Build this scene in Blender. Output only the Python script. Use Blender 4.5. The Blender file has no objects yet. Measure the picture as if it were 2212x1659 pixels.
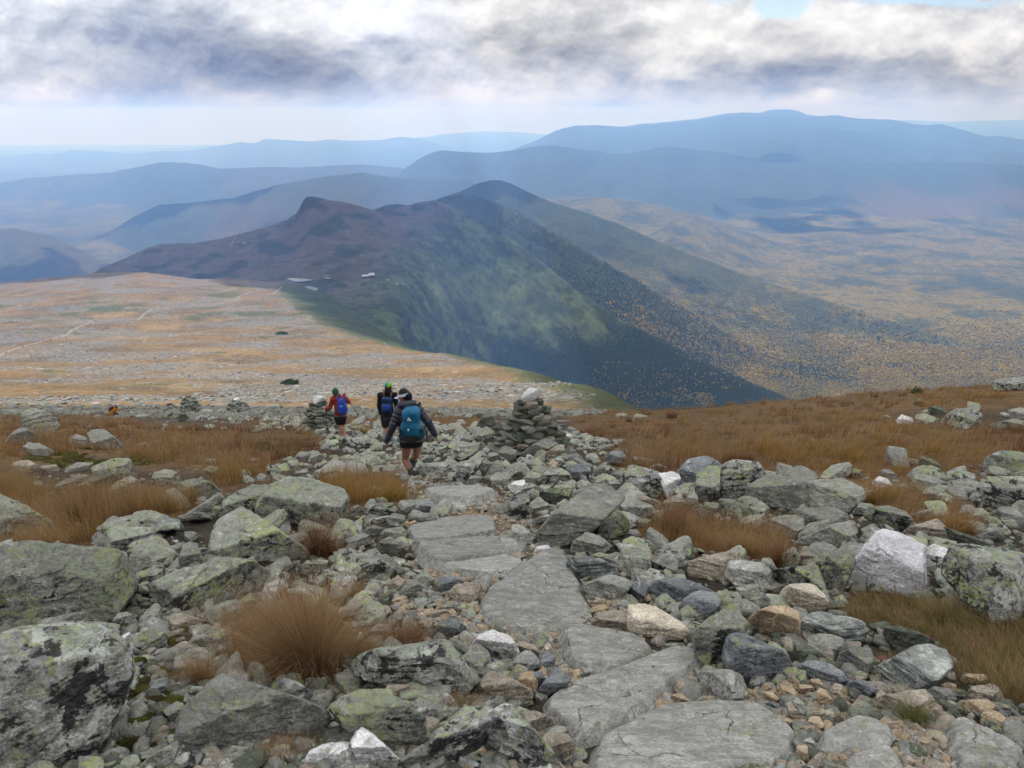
import bpy, math, random
import numpy as np
from mathutils import Vector, Matrix

rng = np.random.default_rng(11)
random.seed(11)
sc = bpy.context.scene
COL = sc.collection
# ------------------------------------------------------------------ view
PITCH = math.radians(19.4)
CP, SP = math.cos(PITCH), math.sin(PITCH)
F, CX, CY, EYE = 1661.0, 1106.0, 829.5, 1.6      # photo measured on a 2212 x 1659 grid


def ray(px, py):
    """view ray as (x per metre forward, z per metre forward)"""
    xc = (np.asarray(px, float) - CX) / F
    yc = (CY - np.asarray(py, float)) / F
    dy = CP + yc * SP
    return xc / dy, (-SP + yc * CP) / dy


def to_px(X, Y, Z):
    Z = np.asarray(Z) - EYE
    d = Y * CP - Z * SP
    return CX + F * X / d, CY - F * (Y * SP + Z * CP) / d, d


# ------------------------------------------------------------------ noise
_G = rng.normal(size=(4096, 3))
_G /= np.linalg.norm(_G, axis=1, keepdims=True)


def perlin(p):
    p = np.asarray(p, float)
    out = np.empty(len(p))
    for s in range(0, len(p), 400000):
        q = p[s:s + 400000]
        i = np.floor(q).astype(np.int64)
        f = q - i
        w = f * f * f * (f * (f * 6 - 15) + 10)
        acc = 0
        for dx in (0, 1):
            for dy in (0, 1):
                for dz in (0, 1):
                    h = ((i[:, 0] + dx) * 73856093) ^ ((i[:, 1] + dy) * 19349663) ^ ((i[:, 2] + dz) * 83492791)
                    h = (h ^ (h >> 13)) & 4095
                    g = _G[h]
                    d = g[:, 0] * (f[:, 0] - dx) + g[:, 1] * (f[:, 1] - dy) + g[:, 2] * (f[:, 2] - dz)
                    ww = (w[:, 0] if dx else 1 - w[:, 0]) * (w[:, 1] if dy else 1 - w[:, 1]) * (w[:, 2] if dz else 1 - w[:, 2])
                    acc = acc + d * ww
        out[s:s + 400000] = acc
    return out * 1.5


def fbm(p, octv=4, gain=0.5, lac=2.03):
    p = np.asarray(p, float)
    a, t, o = 1.0, 0.0, 0.0
    for k in range(octv):
        o = o + a * perlin(p + 17.3 * k)
        t += a
        p = p * lac
        a *= gain
    return o / t


def n2(x, y, scale, octv=4, seed=0.0, gain=0.5):
    x, y = np.broadcast_arrays(np.asarray(x, float), np.asarray(y, float))
    p = np.stack([x.ravel() / scale, y.ravel() / scale, np.full(x.size, 3.7 + seed)], 1)
    return fbm(p, octv, gain).reshape(x.shape)


def n3(x, y, z, scale, octv=4, seed=0.0):
    p = np.stack([np.ravel(x) / scale, np.ravel(y) / scale, np.ravel(z) / scale * 1.6 + seed * 3.1], 1)
    return fbm(p, octv).reshape(np.shape(x))


def sstep(a, b, x):
    t = np.clip((np.asarray(x, float) - a) / (b - a), 0, 1)
    return t * t * (3 - 2 * t)


def in_poly(px, py, poly):
    px = np.asarray(px, float); py = np.asarray(py, float)
    ins = np.zeros(px.shape, bool)
    n = len(poly)
    for i in range(n):
        x0, y0 = poly[i]; x1, y1 = poly[(i + 1) % n]
        if y0 == y1:
            continue
        c = ((y0 > py) != (y1 > py)) & (px < (x1 - x0) * (py - y0) / (y1 - y0) + x0)
        ins ^= c
    return ins


def poly_dist(px, py, poly):
    """signed distance in grid units, positive inside"""
    px = np.asarray(px, float); py = np.asarray(py, float)
    best = np.full(px.shape, 1e9)
    n = len(poly)
    for i in range(n):
        ax, ay = poly[i]; bx, by = poly[(i + 1) % n]
        dx, dy = bx - ax, by - ay
        t = np.clip(((px - ax) * dx + (py - ay) * dy) / (dx * dx + dy * dy + 1e-9), 0, 1)
        best = np.minimum(best, np.hypot(px - ax - t * dx, py - ay - t * dy))
    return np.where(in_poly(px, py, poly), best, -best)


# ------------------------------------------------------------------ mesh helpers
def mk_mesh(name, V, faces, smooth=True):
    """faces: (n,3) or (n,4) array, or a list of such arrays"""
    if isinstance(faces, np.ndarray):
        faces = [faces]
    faces = [np.asarray(f, np.int32) for f in faces if len(f)]
    me = bpy.data.meshes.new(name)
    V = np.asarray(V, np.float32)
    me.vertices.add(len(V))
    me.vertices.foreach_set('co', V.ravel())
    nl = sum(f.size for f in faces); npoly = sum(len(f) for f in faces)
    me.loops.add(nl); me.polygons.add(npoly)
    me.loops.foreach_set('vertex_index', np.concatenate([f.ravel() for f in faces]))
    st = []; o = 0
    for f in faces:
        st.append(o + np.arange(len(f)) * f.shape[1]); o += f.size
    me.polygons.foreach_set('loop_start', np.concatenate(st).astype(np.int32))
    me.polygons.foreach_set('use_smooth', np.full(npoly, smooth, bool))
    me.update(calc_edges=True)
    return me


def link(name, me, mat=None, parent=None, loc=(0, 0, 0), rot=(0, 0, 0), scale=(1, 1, 1)):
    o = bpy.data.objects.new(name, me)
    COL.objects.link(o)
    if mat is not None and me is not None and not len(me.materials):
        me.materials.append(mat)
    o.location = loc; o.rotation_euler = rot; o.scale = scale
    if parent is not None:
        o.parent = parent
    return o


def tag(o, label=None, cat=None, group=None, kind=None):
    if label: o['label'] = label
    if cat: o['category'] = cat
    if group: o['group'] = group
    if kind: o['kind'] = kind
    return o


_ico = {}


def ico(n):
    if n in _ico:
        return _ico[n]
    if n == 0:
        t = (1 + 5 ** .5) / 2
        V = np.array([(-1, t, 0), (1, t, 0), (-1, -t, 0), (1, -t, 0), (0, -1, t), (0, 1, t), (0, -1, -t), (0, 1, -t),
                      (t, 0, -1), (t, 0, 1), (-t, 0, -1), (-t, 0, 1)], float)
        Fc = np.array([(0, 11, 5), (0, 5, 1), (0, 1, 7), (0, 7, 10), (0, 10, 11), (1, 5, 9), (5, 11, 4), (11, 10, 2), (10, 7, 6),
                       (7, 1, 8), (3, 9, 4), (3, 4, 2), (3, 2, 6), (3, 6, 8), (3, 8, 9), (4, 9, 5), (2, 4, 11), (6, 2, 10), (8, 6, 7), (9, 8, 1)])
    else:
        V, Fc = ico(n - 1)
        e = np.sort(np.concatenate([Fc[:, [0, 1]], Fc[:, [1, 2]], Fc[:, [2, 0]]]), 1)
        ue, inv = np.unique(e, axis=0, return_inverse=True)
        inv = inv.ravel()
        m = len(Fc)
        a, b, c = [len(V) + inv[k * m:(k + 1) * m] for k in range(3)]
        V = np.concatenate([V, (V[ue[:, 0]] + V[ue[:, 1]]) / 2])
        Fc = np.concatenate([np.stack(s, 1) for s in ((Fc[:, 0], a, c), (Fc[:, 1], b, a), (Fc[:, 2], c, b), (a, b, c))])
    V = V / np.linalg.norm(V, axis=1, keepdims=True)
    _ico[n] = (V, Fc)
    return V, Fc


def nrm(v):
    v = np.asarray(v, float)
    return v / (np.linalg.norm(v) + 1e-12)


def planes_solid(N, D, axes, ext, sub, p=16):
    """star-shaped solid inside the half spaces N.x<=D; axes/ext spread the samples. Returns points, radial dirs, faces"""
    S, Fc = ico(sub)
    d = (S * np.asarray(ext)) @ np.asarray(axes)
    d /= np.linalg.norm(d, axis=1, keepdims=True)
    q = np.maximum(d @ np.asarray(N).T, 0) / np.asarray(D)[None, :]
    r = (q ** p).sum(1) ** (-1.0 / p)
    return d * r[:, None], d, Fc


# ------------------------------------------------------------------ node helpers
class NT:
    def __init__(s, tree):
        s.t = tree; s.n = tree.nodes; s.l = tree.links; s.n.clear()

    def new(s, typ, **kw):
        n = s.n.new(typ)
        for k, v in kw.items():
            setattr(n, k, v)
        return n

    def set(s, sock, v):
        if hasattr(v, 'is_output') or isinstance(v, bpy.types.NodeSocket):
            s.l.new(v, sock)
        elif v is not None:
            if sock.type == 'RGBA' and not isinstance(v, (int, float)) and len(v) == 3:
                v = (*v, 1)
            sock.default_value = v

    def math(s, op, a, b=None, c=None, clamp=False):
        n = s.new('ShaderNodeMath', operation=op, use_clamp=clamp)
        for i, v in enumerate((a, b, c)):
            if v is not None:
                s.set(n.inputs[i], v)
        return n.outputs[0]

    def vmath(s, op, a, b=None):
        n = s.new('ShaderNodeVectorMath', operation=op)
        s.set(n.inputs[0], a)
        if b is not None:
            s.set(n.inputs[1] if op != 'SCALE' else n.inputs['Scale'], b)
        return n.outputs['Value'] if op in ('DOT_PRODUCT', 'LENGTH', 'DISTANCE') else n.outputs['Vector']

    def mix(s, f, a, b, mode='MIX'):
        n = s.new('ShaderNodeMix', data_type='RGBA', blend_type=mode)
        s.set(n.inputs[0], f); s.set(n.inputs[6], a); s.set(n.inputs[7], b)
        return n.outputs[2]

    def noise(s, vec, scale, detail=4, rough=0.55, dist=0.0):
        n = s.new('ShaderNodeTexNoise')
        s.set(n.inputs['Vector'], vec)
        n.inputs['Scale'].default_value = scale; n.inputs['Detail'].default_value = detail
        n.inputs['Roughness'].default_value = rough; n.inputs['Distortion'].default_value = dist
        return n

    def voro(s, vec, scale, rand=1.0, feature='F1'):
        n = s.new('ShaderNodeTexVoronoi', feature=feature)
        s.set(n.inputs['Vector'], vec)
        n.inputs['Scale'].default_value = scale; n.inputs['Randomness'].default_value = rand
        return n

    def ramp(s, v, lo, hi, a=0.0, b=1.0, smooth=True):
        n = s.new('ShaderNodeMapRange', interpolation_type='SMOOTHSTEP' if smooth else 'LINEAR')
        s.set(n.inputs[0], v)
        for i, x in ((1, lo), (2, hi), (3, a), (4, b)):
            s.set(n.inputs[i], x)
        return n.outputs[0]

    def attr(s, name):
        return s.new('ShaderNodeAttribute', attribute_name=name)

    def sep(s, v):
        n = s.new('ShaderNodeSeparateXYZ'); s.set(n.inputs[0], v); return n.outputs

    def comb(s, x, y, z):
        n = s.new('ShaderNodeCombineXYZ')
        for i, v in enumerate((x, y, z)):
            s.set(n.inputs[i], v)
        return n.outputs[0]


def new_mat(name):
    m = bpy.data.materials.new(name); m.use_nodes = True
    return m, NT(m.node_tree)


def finish(nt, col, rough=0.9, bump=None, bstr=0.4, bdist=0.02, spec=0.25, trans=None):
    b = nt.new('ShaderNodeBsdfPrincipled')
    nt.set(b.inputs['Base Color'], col); nt.set(b.inputs['Roughness'], rough)
    b.inputs['Specular IOR Level'].default_value = spec
    if bump is not None:
        bn = nt.new('ShaderNodeBump')
        nt.set(bn.inputs['Strength'], bstr); bn.inputs['Distance'].default_value = bdist
        nt.l.new(bump, bn.inputs['Height']); nt.l.new(bn.outputs[0], b.inputs['Normal'])
    o = nt.new('ShaderNodeOutputMaterial')
    sh = b.outputs[0]
    if trans:
        tr = nt.new('ShaderNodeBsdfTranslucent'); nt.set(tr.inputs[0], col)
        mx = nt.new('ShaderNodeMixShader'); mx.inputs[0].default_value = trans
        nt.l.new(sh, mx.inputs[1]); nt.l.new(tr.outputs[0], mx.inputs[2]); sh = mx.outputs[0]
    nt.l.new(sh, o.inputs[0])
    return b


def plain_mat(name, c, rough=0.8, spec=0.3, var=0.15, scale=30, bump=0.15):
    m, nt = new_mat(name)
    tc = nt.new('ShaderNodeTexCoord').outputs['Object']
    n = nt.noise(tc, scale, 4)
    v = nt.ramp(n.outputs[0], 0.3, 0.7, 1 - var, 1 + var)
    col = nt.vmath('SCALE', c, v)
    finish(nt, col, rough, n.outputs[0], bump, 0.01, spec)
    return m
# ------------------------------------------------------------------ near slope
SKY_PX = np.array([-900, -400, 0, 200, 400, 600, 800, 1000, 1100, 1250, 1400, 1500, 1600, 1700, 1800, 1900, 2000, 2100, 2212, 2600, 3200])
SKY_PY = np.array([890, 890, 889, 893, 890, 889, 891, 888, 888, 892, 886, 886, 873, 863, 856, 846, 842, 834, 823, 810, 800])
SKY_Y = np.array([80, 78, 76, 74, 76, 78, 76, 72, 68, 62, 56, 54, 52, 50, 48, 46, 45, 44, 43, 42, 42.])
_su, _sw = ray(SKY_PX, SKY_PY)


def smooth_interp(x, xs, ys, h):
    return (np.interp(x - h, xs, ys) + np.interp(x - h / 2, xs, ys) + np.interp(x, xs, ys) + np.interp(x + h / 2, xs, ys) + np.interp(x + h, xs, ys)) / 5


_te = -_sw - EYE / SKY_Y


def near_z(u, y):
    u = np.asarray(u, float); y = np.asarray(y, float)
    ye = smooth_interp(u, _su, SKY_Y, .03)
    te = smooth_interp(u, _su, _te, .03)
    k = sstep(6, 48, y)
    t = .3575 * (1 - k) + te * k
    z = -t * np.minimum(y, ye)
    d = np.maximum(y - ye, 0)
    return z - .40 * d - .35 * np.maximum(d - 6, 0) * sstep(0, 1, (u + .05) / .3)


def bumps(x, y):
    return (.10 * n2(x, y, 4.5, 3, 1) + .05 * n2(x, y, 1.1, 3, 2)) * sstep(1.5, 4, np.abs(y) + 1)


def ground_z(x, y):
    return near_z(np.asarray(x) / np.maximum(y, 1.0), y) + bumps(x, y)


_ys = np.geomspace(1.3, 140, 2400)


def ground_hit(px, py):
    u, w = ray(px, py)
    zg = near_z(u, _ys)
    zr = EYE + w * _ys
    i = np.argmax(zr < zg)
    if not (zr < zg).any():
        i = np.argmin(np.where(_ys < 70, zr - zg, 9e9))
    y = _ys[i]
    return np.array([u * y, y, float(ground_z(u * y, y))])


# ------------------------------------------------------------------ far layers: (px, py, forward metres)
R_MONROE = [(-600, 900, 1500), (0, 760, 1600), (100, 690, 1650), (150, 640, 1700), (205, 588, 1750), (230, 575, 1800), (270, 558, 1900), (320, 535, 2000), (350, 527, 2050),
            (420, 525, 2100), (480, 515, 2150), (540, 500, 2200), (590, 486, 2250), (620, 474, 2280), (640, 461, 2300), (648, 447, 2310), (655, 433, 2315),
            (662, 425, 2320), (675, 423, 2320), (690, 427, 2320), (720, 433, 2330), (745, 437, 2340), (760, 440, 2350), (800, 452, 2380), (820, 458, 2400),
            (850, 453, 2450), (880, 444, 2500), (905, 437, 2520), (940, 433, 2540), (965, 441, 2550), (1010, 462, 2560), (1060, 485, 2550),
            (1130, 535, 2500), (1200, 590, 2450), (1260, 640, 2400), (1330, 685, 2350), (1400, 722, 2300), (1480, 765, 2250),
            (1560, 802, 2200), (1700, 862, 2150), (1900, 930, 2100), (2600, 1050, 2000)]
R_FRANK = [(600, 560, 3000), (780, 470, 3000), (815, 450, 3000), (830, 444, 3000), (860, 441, 3000), (900, 445, 3050), (940, 433, 3100), (965, 424, 3150), (1000, 421, 3200),
           (1040, 428, 3250), (1080, 443, 3250), (1120, 460, 3200), (1180, 495, 3150), (1250, 535, 3100), (1320, 575, 3000), (1400, 622, 2950),
           (1500, 680, 2900), (1600, 735, 2850), (1700, 790, 2800), (1850, 860, 2700), (2000, 930, 2600), (2600, 1050, 2500)]
R_EISEN = [(700, 520, 4400), (960, 425, 4400), (1000, 412, 4500), (1030, 397, 4500), (1060, 390, 4500), (1080, 389, 4500), (1110, 399, 4480), (1140, 415, 4450), (1170, 428, 4400),
           (1200, 440, 4300), (1260, 458, 4200), (1330, 482, 4100), (1400, 512, 4000), (1450, 535, 3900), (1520, 560, 3800), (1600, 592, 3700),
           (1700, 625, 3600), (1800, 655, 3500), (1900, 690, 3300), (2000, 722, 3150), (2100, 752, 3000), (2212, 785, 2850), (2600, 880, 2600)]
R_HILL = [(1050, 470, 6800), (1180, 434, 6600), (1250, 430, 6500), (1310, 428, 6400), (1350, 432, 6300), (1400, 442, 6200), (1450, 455, 6000), (1520, 475, 5900), (1700, 540, 5600)]
R_LEFTHILL = [(-500, 470, 5600), (-200, 480, 5600), (0, 495, 5500), (25, 493, 5500), (60, 500, 5500), (110, 512, 5450), (150, 530, 5400), (220, 565, 5300), (400, 640, 5200)]
R_D = [(-100, 640, 6600), (100, 570, 6700), (220, 512, 6900), (310, 457, 7000), (345, 442, 7000), (420, 438, 7000), (500, 428, 7100), (600, 400, 7200), (700, 381, 7300), (780, 372, 7300),
       (860, 385, 7300), (940, 388, 7300), (1000, 387, 7300), (1060, 402, 7200), (1200, 450, 7000)]
R_LM = [(-900, 400, 11000), (-300, 402, 11000), (0, 395, 11000), (60, 385, 11000), (150, 378, 11000), (245, 372, 11000), (290, 362, 11000), (350, 350, 11000), (400, 352, 11000),
        (440, 357, 11000), (480, 365, 11000), (560, 361, 11200), (650, 362, 11300), (700, 359, 11300), (780, 355, 11300), (860, 362, 11300), (1000, 380, 11000)]
R_C = [(600, 460, 9200), (760, 415, 9300), (820, 396, 9300), (860, 376, 9400), (900, 346, 9500), (930, 330, 9500), (950, 325, 9500), (1000, 328, 9500), (1050, 331, 9500), (1100, 326, 9500), (1160, 316, 9500),
       (1195, 314, 9500), (1250, 322, 9500), (1330, 333, 9500), (1360, 331, 9500), (1440, 315, 9500), (1500, 323, 9500), (1560, 329, 9400), (1600, 345, 9300),
       (1640, 353, 9200), (1700, 352, 9200), (1800, 350, 9200), (1900, 353, 9200), (2000, 350, 9200), (2212, 356, 9200), (3000, 350, 9200)]
R_G = [(1300, 380, 12000), (1500, 340, 12000), (1560, 322, 12000), (1620, 306, 12000), (1700, 292, 12000), (1780, 280, 12000), (1850, 283, 12000), (1920, 300, 12000), (2000, 318, 12000),
       (2100, 328, 12000), (2212, 331, 12000), (3000, 330, 12000)]
R_F = [(850, 420, 15000), (1000, 385, 15000), (1060, 345, 15000), (1120, 318, 15000), (1165, 300, 15000), (1200, 282, 15000), (1240, 272, 15000), (1290, 270, 15000), (1350, 275, 15000), (1420, 268, 15000),
       (1500, 262, 15000), (1560, 252, 15000), (1650, 252, 15000), (1740, 257, 15000), (1795, 248, 15000), (1850, 256, 15000), (1920, 258, 15000), (1970, 266, 15000),
       (2000, 271, 15000), (2030, 267, 15000), (2070, 278, 15000), (2130, 295, 15000), (2165, 294, 15000), (2212, 302, 15000), (3000, 315, 15000)]
R_F2 = [(1250, 290, 18500), (1380, 268, 18500), (1450, 263, 18500), (1510, 256, 18500), (1560, 247, 18500), (1600, 243, 18500), (1640, 244, 18500), (1665, 237, 18500), (1690, 236, 18500), (1720, 238, 18500), (1745, 248, 18500),
        (1800, 254, 18500), (2000, 275, 18500)]
R_E = [(-900, 345, 24000), (-200, 345, 24000), (0, 338, 24000), (45, 336, 24000), (85, 331, 24000), (105, 334, 24000), (130, 330, 24000), (165, 323, 24000), (200, 326, 24000), (245, 329, 24000),
       (300, 332, 24000), (350, 326, 24000), (400, 327, 24000), (435, 322, 24000), (455, 318, 24000), (500, 310, 24000), (525, 306, 24000), (545, 312, 24000), (570, 301, 24000),
       (610, 302, 24000), (670, 306, 24000), (712, 301, 24000), (760, 305, 24000), (820, 303, 24000), (865, 296, 24000), (905, 299, 24000), (960, 315, 24000), (1010, 330, 24000), (1200, 360, 24000)]
R_E2 = [(-900, 330, 34000), (300, 326, 34000), (540, 309, 34000), (700, 305, 34000), (880, 301, 34000), (960, 290, 34000), (1040, 284, 34000), (1110, 285, 34000), (1180, 291, 34000), (1400, 285, 34000), (1750, 262, 34000),
        (1850, 262, 34000), (1900, 259, 34000), (1960, 260, 34000), (2050, 263, 34000), (2212, 259, 34000), (3000, 262, 34000)]
LAYERS = [('monroe', R_MONROE, .42, .5), ('frank', R_FRANK, .40, .35), ('eisen', R_EISEN, .34, .35), ('hill', R_HILL, .10, .12), ('lefthill', R_LEFTHILL, .22, .3),
          ('d', R_D, .26, .3), ('lm', R_LM, .2, .25), ('c', R_C, .19, .22), ('g', R_G, .14, .2), ('f', R_F, .10, .15), ('f2', R_F2, .06, .1), ('e', R_E, .06, .1), ('e2', R_E2, .04, .06)]
TAB = {}
for nm, R, sf, sb in LAYERS:
    a = np.array(R, float)
    uu, ww = ray(a[:, 0], a[:, 1])
    zz, y3 = EYE + ww * a[:, 2], a[:, 2]
    if uu[0] > -.85:
        uu, zz, y3 = np.r_[uu[0] - .25, uu], np.r_[zz[0] - .10 * y3[0] - 300, zz], np.r_[y3[0], y3]
    if uu[-1] < .85:
        uu, zz, y3 = np.r_[uu, uu[-1] + .25], np.r_[zz, zz[-1] - .10 * y3[-1] - 300], np.r_[y3, y3[-1]]
    TAB[nm] = (uu, zz, y3)
# open tundra shelf between the near slope and the lakes
P_PY = np.array([915, 900, 880, 850, 820, 785, 750, 715, 680, 650, 620, 605, 596])
P_Y = np.array([85, 100, 128, 220, 340, 470, 600, 750, 930, 1080, 1270, 1400, 1500.])
P_Z = EYE + ray(1106, P_PY)[1] * P_Y
EDGE = np.array([(610, 600), (603, 625), (640, 665), (700, 700), (790, 738), (960, 768), (1100, 802), (1200, 842), (1290, 888), (1340, 915)], float)
_eu = ray(EDGE[:, 0], EDGE[:, 1])[0]
_ey = np.interp(-EDGE[:, 1], -P_PY, P_Y)
_o = np.argsort(_ey)
_ey, _eu = _ey[_o], _eu[_o]
LCR_PX = np.array([-900, -300, 0, 100, 200, 300, 330, 420, 520, 610, 700])      # shelf crest line
LCR_PY = np.array([640, 628, 613, 601, 591, 586, 586, 604, 603, 612, 622])


def plain_edge(u, y):
    return (u - np.interp(y, _ey, _eu)) * y + 7 * n2(u * y, y, 60, 3, 5) + 4 * n2(u * y, y, 16, 3, 6)


def shelf_z(u, y):
    z = np.interp(y, P_Y, P_Z)
    lu, lw = ray(LCR_PX, LCR_PY)
    wc = smooth_interp(u, lu, lw, .02)
    yc = 1480.0
    # lift / lower the far part so that its crest meets the photographed line
    z = z + (EYE + wc * yc - np.interp(yc, P_Y, P_Z)) * sstep(900, yc, y) * (u < .05)
    over = np.maximum(y - yc, 0)
    back = .34 - .12 * sstep(-.5, -.28, u)
    z = z - back * np.maximum(over - 6, 0)
    e = np.maximum(plain_edge(u, y), 0)
    k = .10 + .5 * sstep(1100, 500, y)
    z = z - k * (np.sqrt(e * e + 400) - 20) * (e > 0) - .5 * np.maximum(e - 70, 0)
    return z


def ridge_z(nm, sf, sb, u, y, x):
    uu, zc_, yc_ = TAB[nm]
    h = .0010 if nm in ('monroe', 'frank') else .003
    zc = smooth_interp(u, uu, zc_, h); yc = np.interp(u, uu, yc_)
    d = yc - y
    e = (.006 if nm in ('monroe', 'frank') else .012) * yc
    ad = np.sqrt(d * d + e * e) - e
    if nm == 'monroe':
        q = np.clip(d / np.maximum(yc - 1600, 50), 0, 1.0)
        base = -346.0 - .02 * np.maximum(1600 - y, 0)
        za = base + (zc - base) * (1 - q) ** 1.7
        zb = zc - sf * ad
        k = sstep(float(ray(830, 500)[0]), float(ray(1080, 500)[0]), u)
        front = za * (1 - k) + zb * k
    else:
        front = zc - sf * ad
    z = np.where(d > 0, front, zc - sb * ad)
    # gullies that deepen away from the crest, rough crest
    g = np.minimum(np.abs(d), 900) * (.13 if nm in ('monroe', 'frank', 'eisen') else .12)
    wl = {'monroe': 190, 'frank': 260, 'eisen': 330}.get(nm, .10 * float(np.mean(yc_)))
    ac, al = x * .42 + y * .906, (x * .906 - y * .42) * .4
    if nm not in ('monroe', 'frank', 'eisen'):
        ac, al = x, y * .45
    gn = -np.abs(n2(ac, al, wl, 4, 9 + len(nm))) * 1.5 + .35
    gm = .25 + .35 * sstep(.0, .25, u) if nm == 'monroe' else 1.0
    z = z + g * gn * gm * (d > 0)
    if nm in ('monroe', 'frank', 'eisen'):
        z = z + np.clip(np.abs(d) / 250, 0, 1) * 9 * n2(x, y, 70 if nm == 'monroe' else 130, 4, 23)
    z = z + yc * .0011 * n2(x, y, .012 * float(np.mean(yc_)), 3, 21)
    return z


def floor_z(u, y, x):
    base = np.where(u > 0, -905, -905 - 140 * sstep(0, -.3, u))
    return base + 45 * n2(x, y, 1700, 4, 31) - .018 * np.maximum(y - 9000, 0)


def far_terrain(u, y):
    """height and index of the layer on top (0 near, 1 shelf, 2 floor, 3.. ridges)"""
    x = u * y
    zs = [near_z(u, y), np.full(y.shape, -4000.0), np.full(y.shape, -4000.0)]
    ii = np.nonzero((y[:, 0] > 84) & (y[:, 0] < 2500))[0]; a, b = ii[0], ii[-1] + 1
    ua, ya, xa = u[a:b], y[a:b], x[a:b]
    zs[1][a:b] = shelf_z(ua, ya) + sstep(95, 200, ya) * (6.5 * n2(xa, ya, 120, 4, 41) + 2.0 * n2(xa, ya, 32, 4, 42))
    ii = np.nonzero(y[:, 0] > 690)[0]; a = ii[0]
    zs[2][a:] = floor_z(u[a:], y[a:], x[a:])
    for nm, R, sf, sb in LAYERS:
        zz = np.full(y.shape, -4000.0)
        yc = TAB[nm][2]
        ii = np.nonzero((y[:, 0] > .50 * yc.min()) & (y[:, 0] < 1.9 * yc.max()))[0]
        a, b = ii[0], ii[-1] + 1
        zz[a:b] = ridge_z(nm, sf, sb, u[a:b], y[a:b], x[a:b])
        zs.append(zz)
    zs[0] = np.where(y > 160, -4000, zs[0])
    zs[1] = np.where((y < 85) | (y > 2400), -4000, zs[1])
    for k in range(3, len(zs)):
        zs[k] = np.where(y < 700, -4000, zs[k])
    zs[2] = np.where(y < 700, -4000, zs[2])
    Z = np.stack(zs)
    top = Z.argmax(0)
    m = Z.max(0)
    kk = np.clip(.004 * y, .3, 40)
    s = m + kk * np.log(np.exp(np.clip((Z - m) / kk, -40, 0)).sum(0))
    s = s - kk * 0.0
    near = y < 84
    ii = np.nonzero(y[:, 0] < 90)[0]; b = ii[-1] + 1
    bz = np.zeros(y.shape); bz[:b] = bumps(x[:b], y[:b])
    s = np.where(near, zs[0] + bz, s)
    return s, top


# landcover outlines measured on the photo grid, projected on the near slope
GRASS = [
    [(1225, 893), (1400, 880), (1600, 866), (1800, 850), (2000, 835), (2300, 810), (2300, 985), (2050, 1000), (1890, 1012), (1700, 1005), (1640, 992), (1560, 985), (1480, 985), (1420, 992), (1330, 962), (1260, 938)],
    [(-100, 890), (110, 905), (270, 903), (350, 930), (450, 925), (640, 925), (690, 955), (700, 980), (620, 1000), (560, 1040), (480, 1060), (440, 1010), (300, 1000), (280, 985), (190, 978), (120, 990), (-100, 1000)],
    [(-100, 1000), (60, 1050), (130, 1075), (230, 1050), (290, 1062), (410, 1075), (425, 1110), (320, 1128), (230, 1140), (180, 1185), (90, 1205), (-100, 1190)],
    [(690, 1038), (800, 1033), (870, 1048), (895, 1070), (850, 1085), (760, 1092), (700, 1062)],
    [(480, 1390), (600, 1335), (700, 1335), (770, 1420), (640, 1490), (530, 1465)],
    [(1370, 1150), (1440, 1090), (1520, 1110), (1560, 1140), (1700, 1150), (1690, 1225), (1560, 1200), (1420, 1190)],
    [(1870, 1060), (1960, 1060), (2060, 1085), (2130, 1140), (2060, 1165), (1930, 1130)],
    [(1790, 1300), (1950, 1275), (2050, 1300), (2300, 1330), (2300, 1520), (2120, 1500), (2080, 1440), (2040, 1400), (1930, 1345), (1850, 1350)],
    [(1300, 970), (1420, 988), (1560, 980), (1570, 1008), (1400, 1032), (1310, 1000)],
    [(1640, 988), (1890, 1008), (2050, 996), (2300, 980), (2300, 1004), (2050, 1030), (1890, 1045), (1640, 1012)],
    [(520, 920), (700, 905), (1000, 885), (1060, 900), (1000, 925), (850, 915), (760, 912), (660, 905)],
]
NOGRASS = [[(1890, 895), (1960, 880), (2080, 885), (2300, 868), (2300, 925), (2050, 930), (1930, 915)]]
GRAVEL = [[(1300, 1700), (1500, 1500), (1650, 1480), (1800, 1470), (2000, 1480), (2060, 1520), (2100, 1700)], [(830, 1250), (960, 1230), (1040, 1290), (1250, 1340), (1330, 1440), (1150, 1480), (1020, 1380), (860, 1330)],
          [(870, 1050), (1000, 1035), (1100, 1060), (1160, 1150), (1330, 1300), (1400, 1400), (1700, 1520), (1500, 1600), (1100, 1450), (960, 1300), (880, 1180)], [(820, 985), (900, 960), (960, 1010), (1000, 1060), (880, 1060)]]


def cover_near(x, y, z):
    px, py, _ = to_px(x, y, z)
    w = 14 * n2(x, y, .8, 3, 51)
    g = np.full(px.shape, -1e9)
    for P in GRASS:
        g = np.maximum(g, poly_dist(px, py, P))
    for P in NOGRASS:
        g = np.minimum(g, -poly_dist(px, py, P))
    v = np.full(px.shape, -1e9)
    for P in GRAVEL:
        v = np.maximum(v, poly_dist(px, py, P))
    return sstep(-30, 4, g + w), sstep(-10, 25, v + w)


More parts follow.
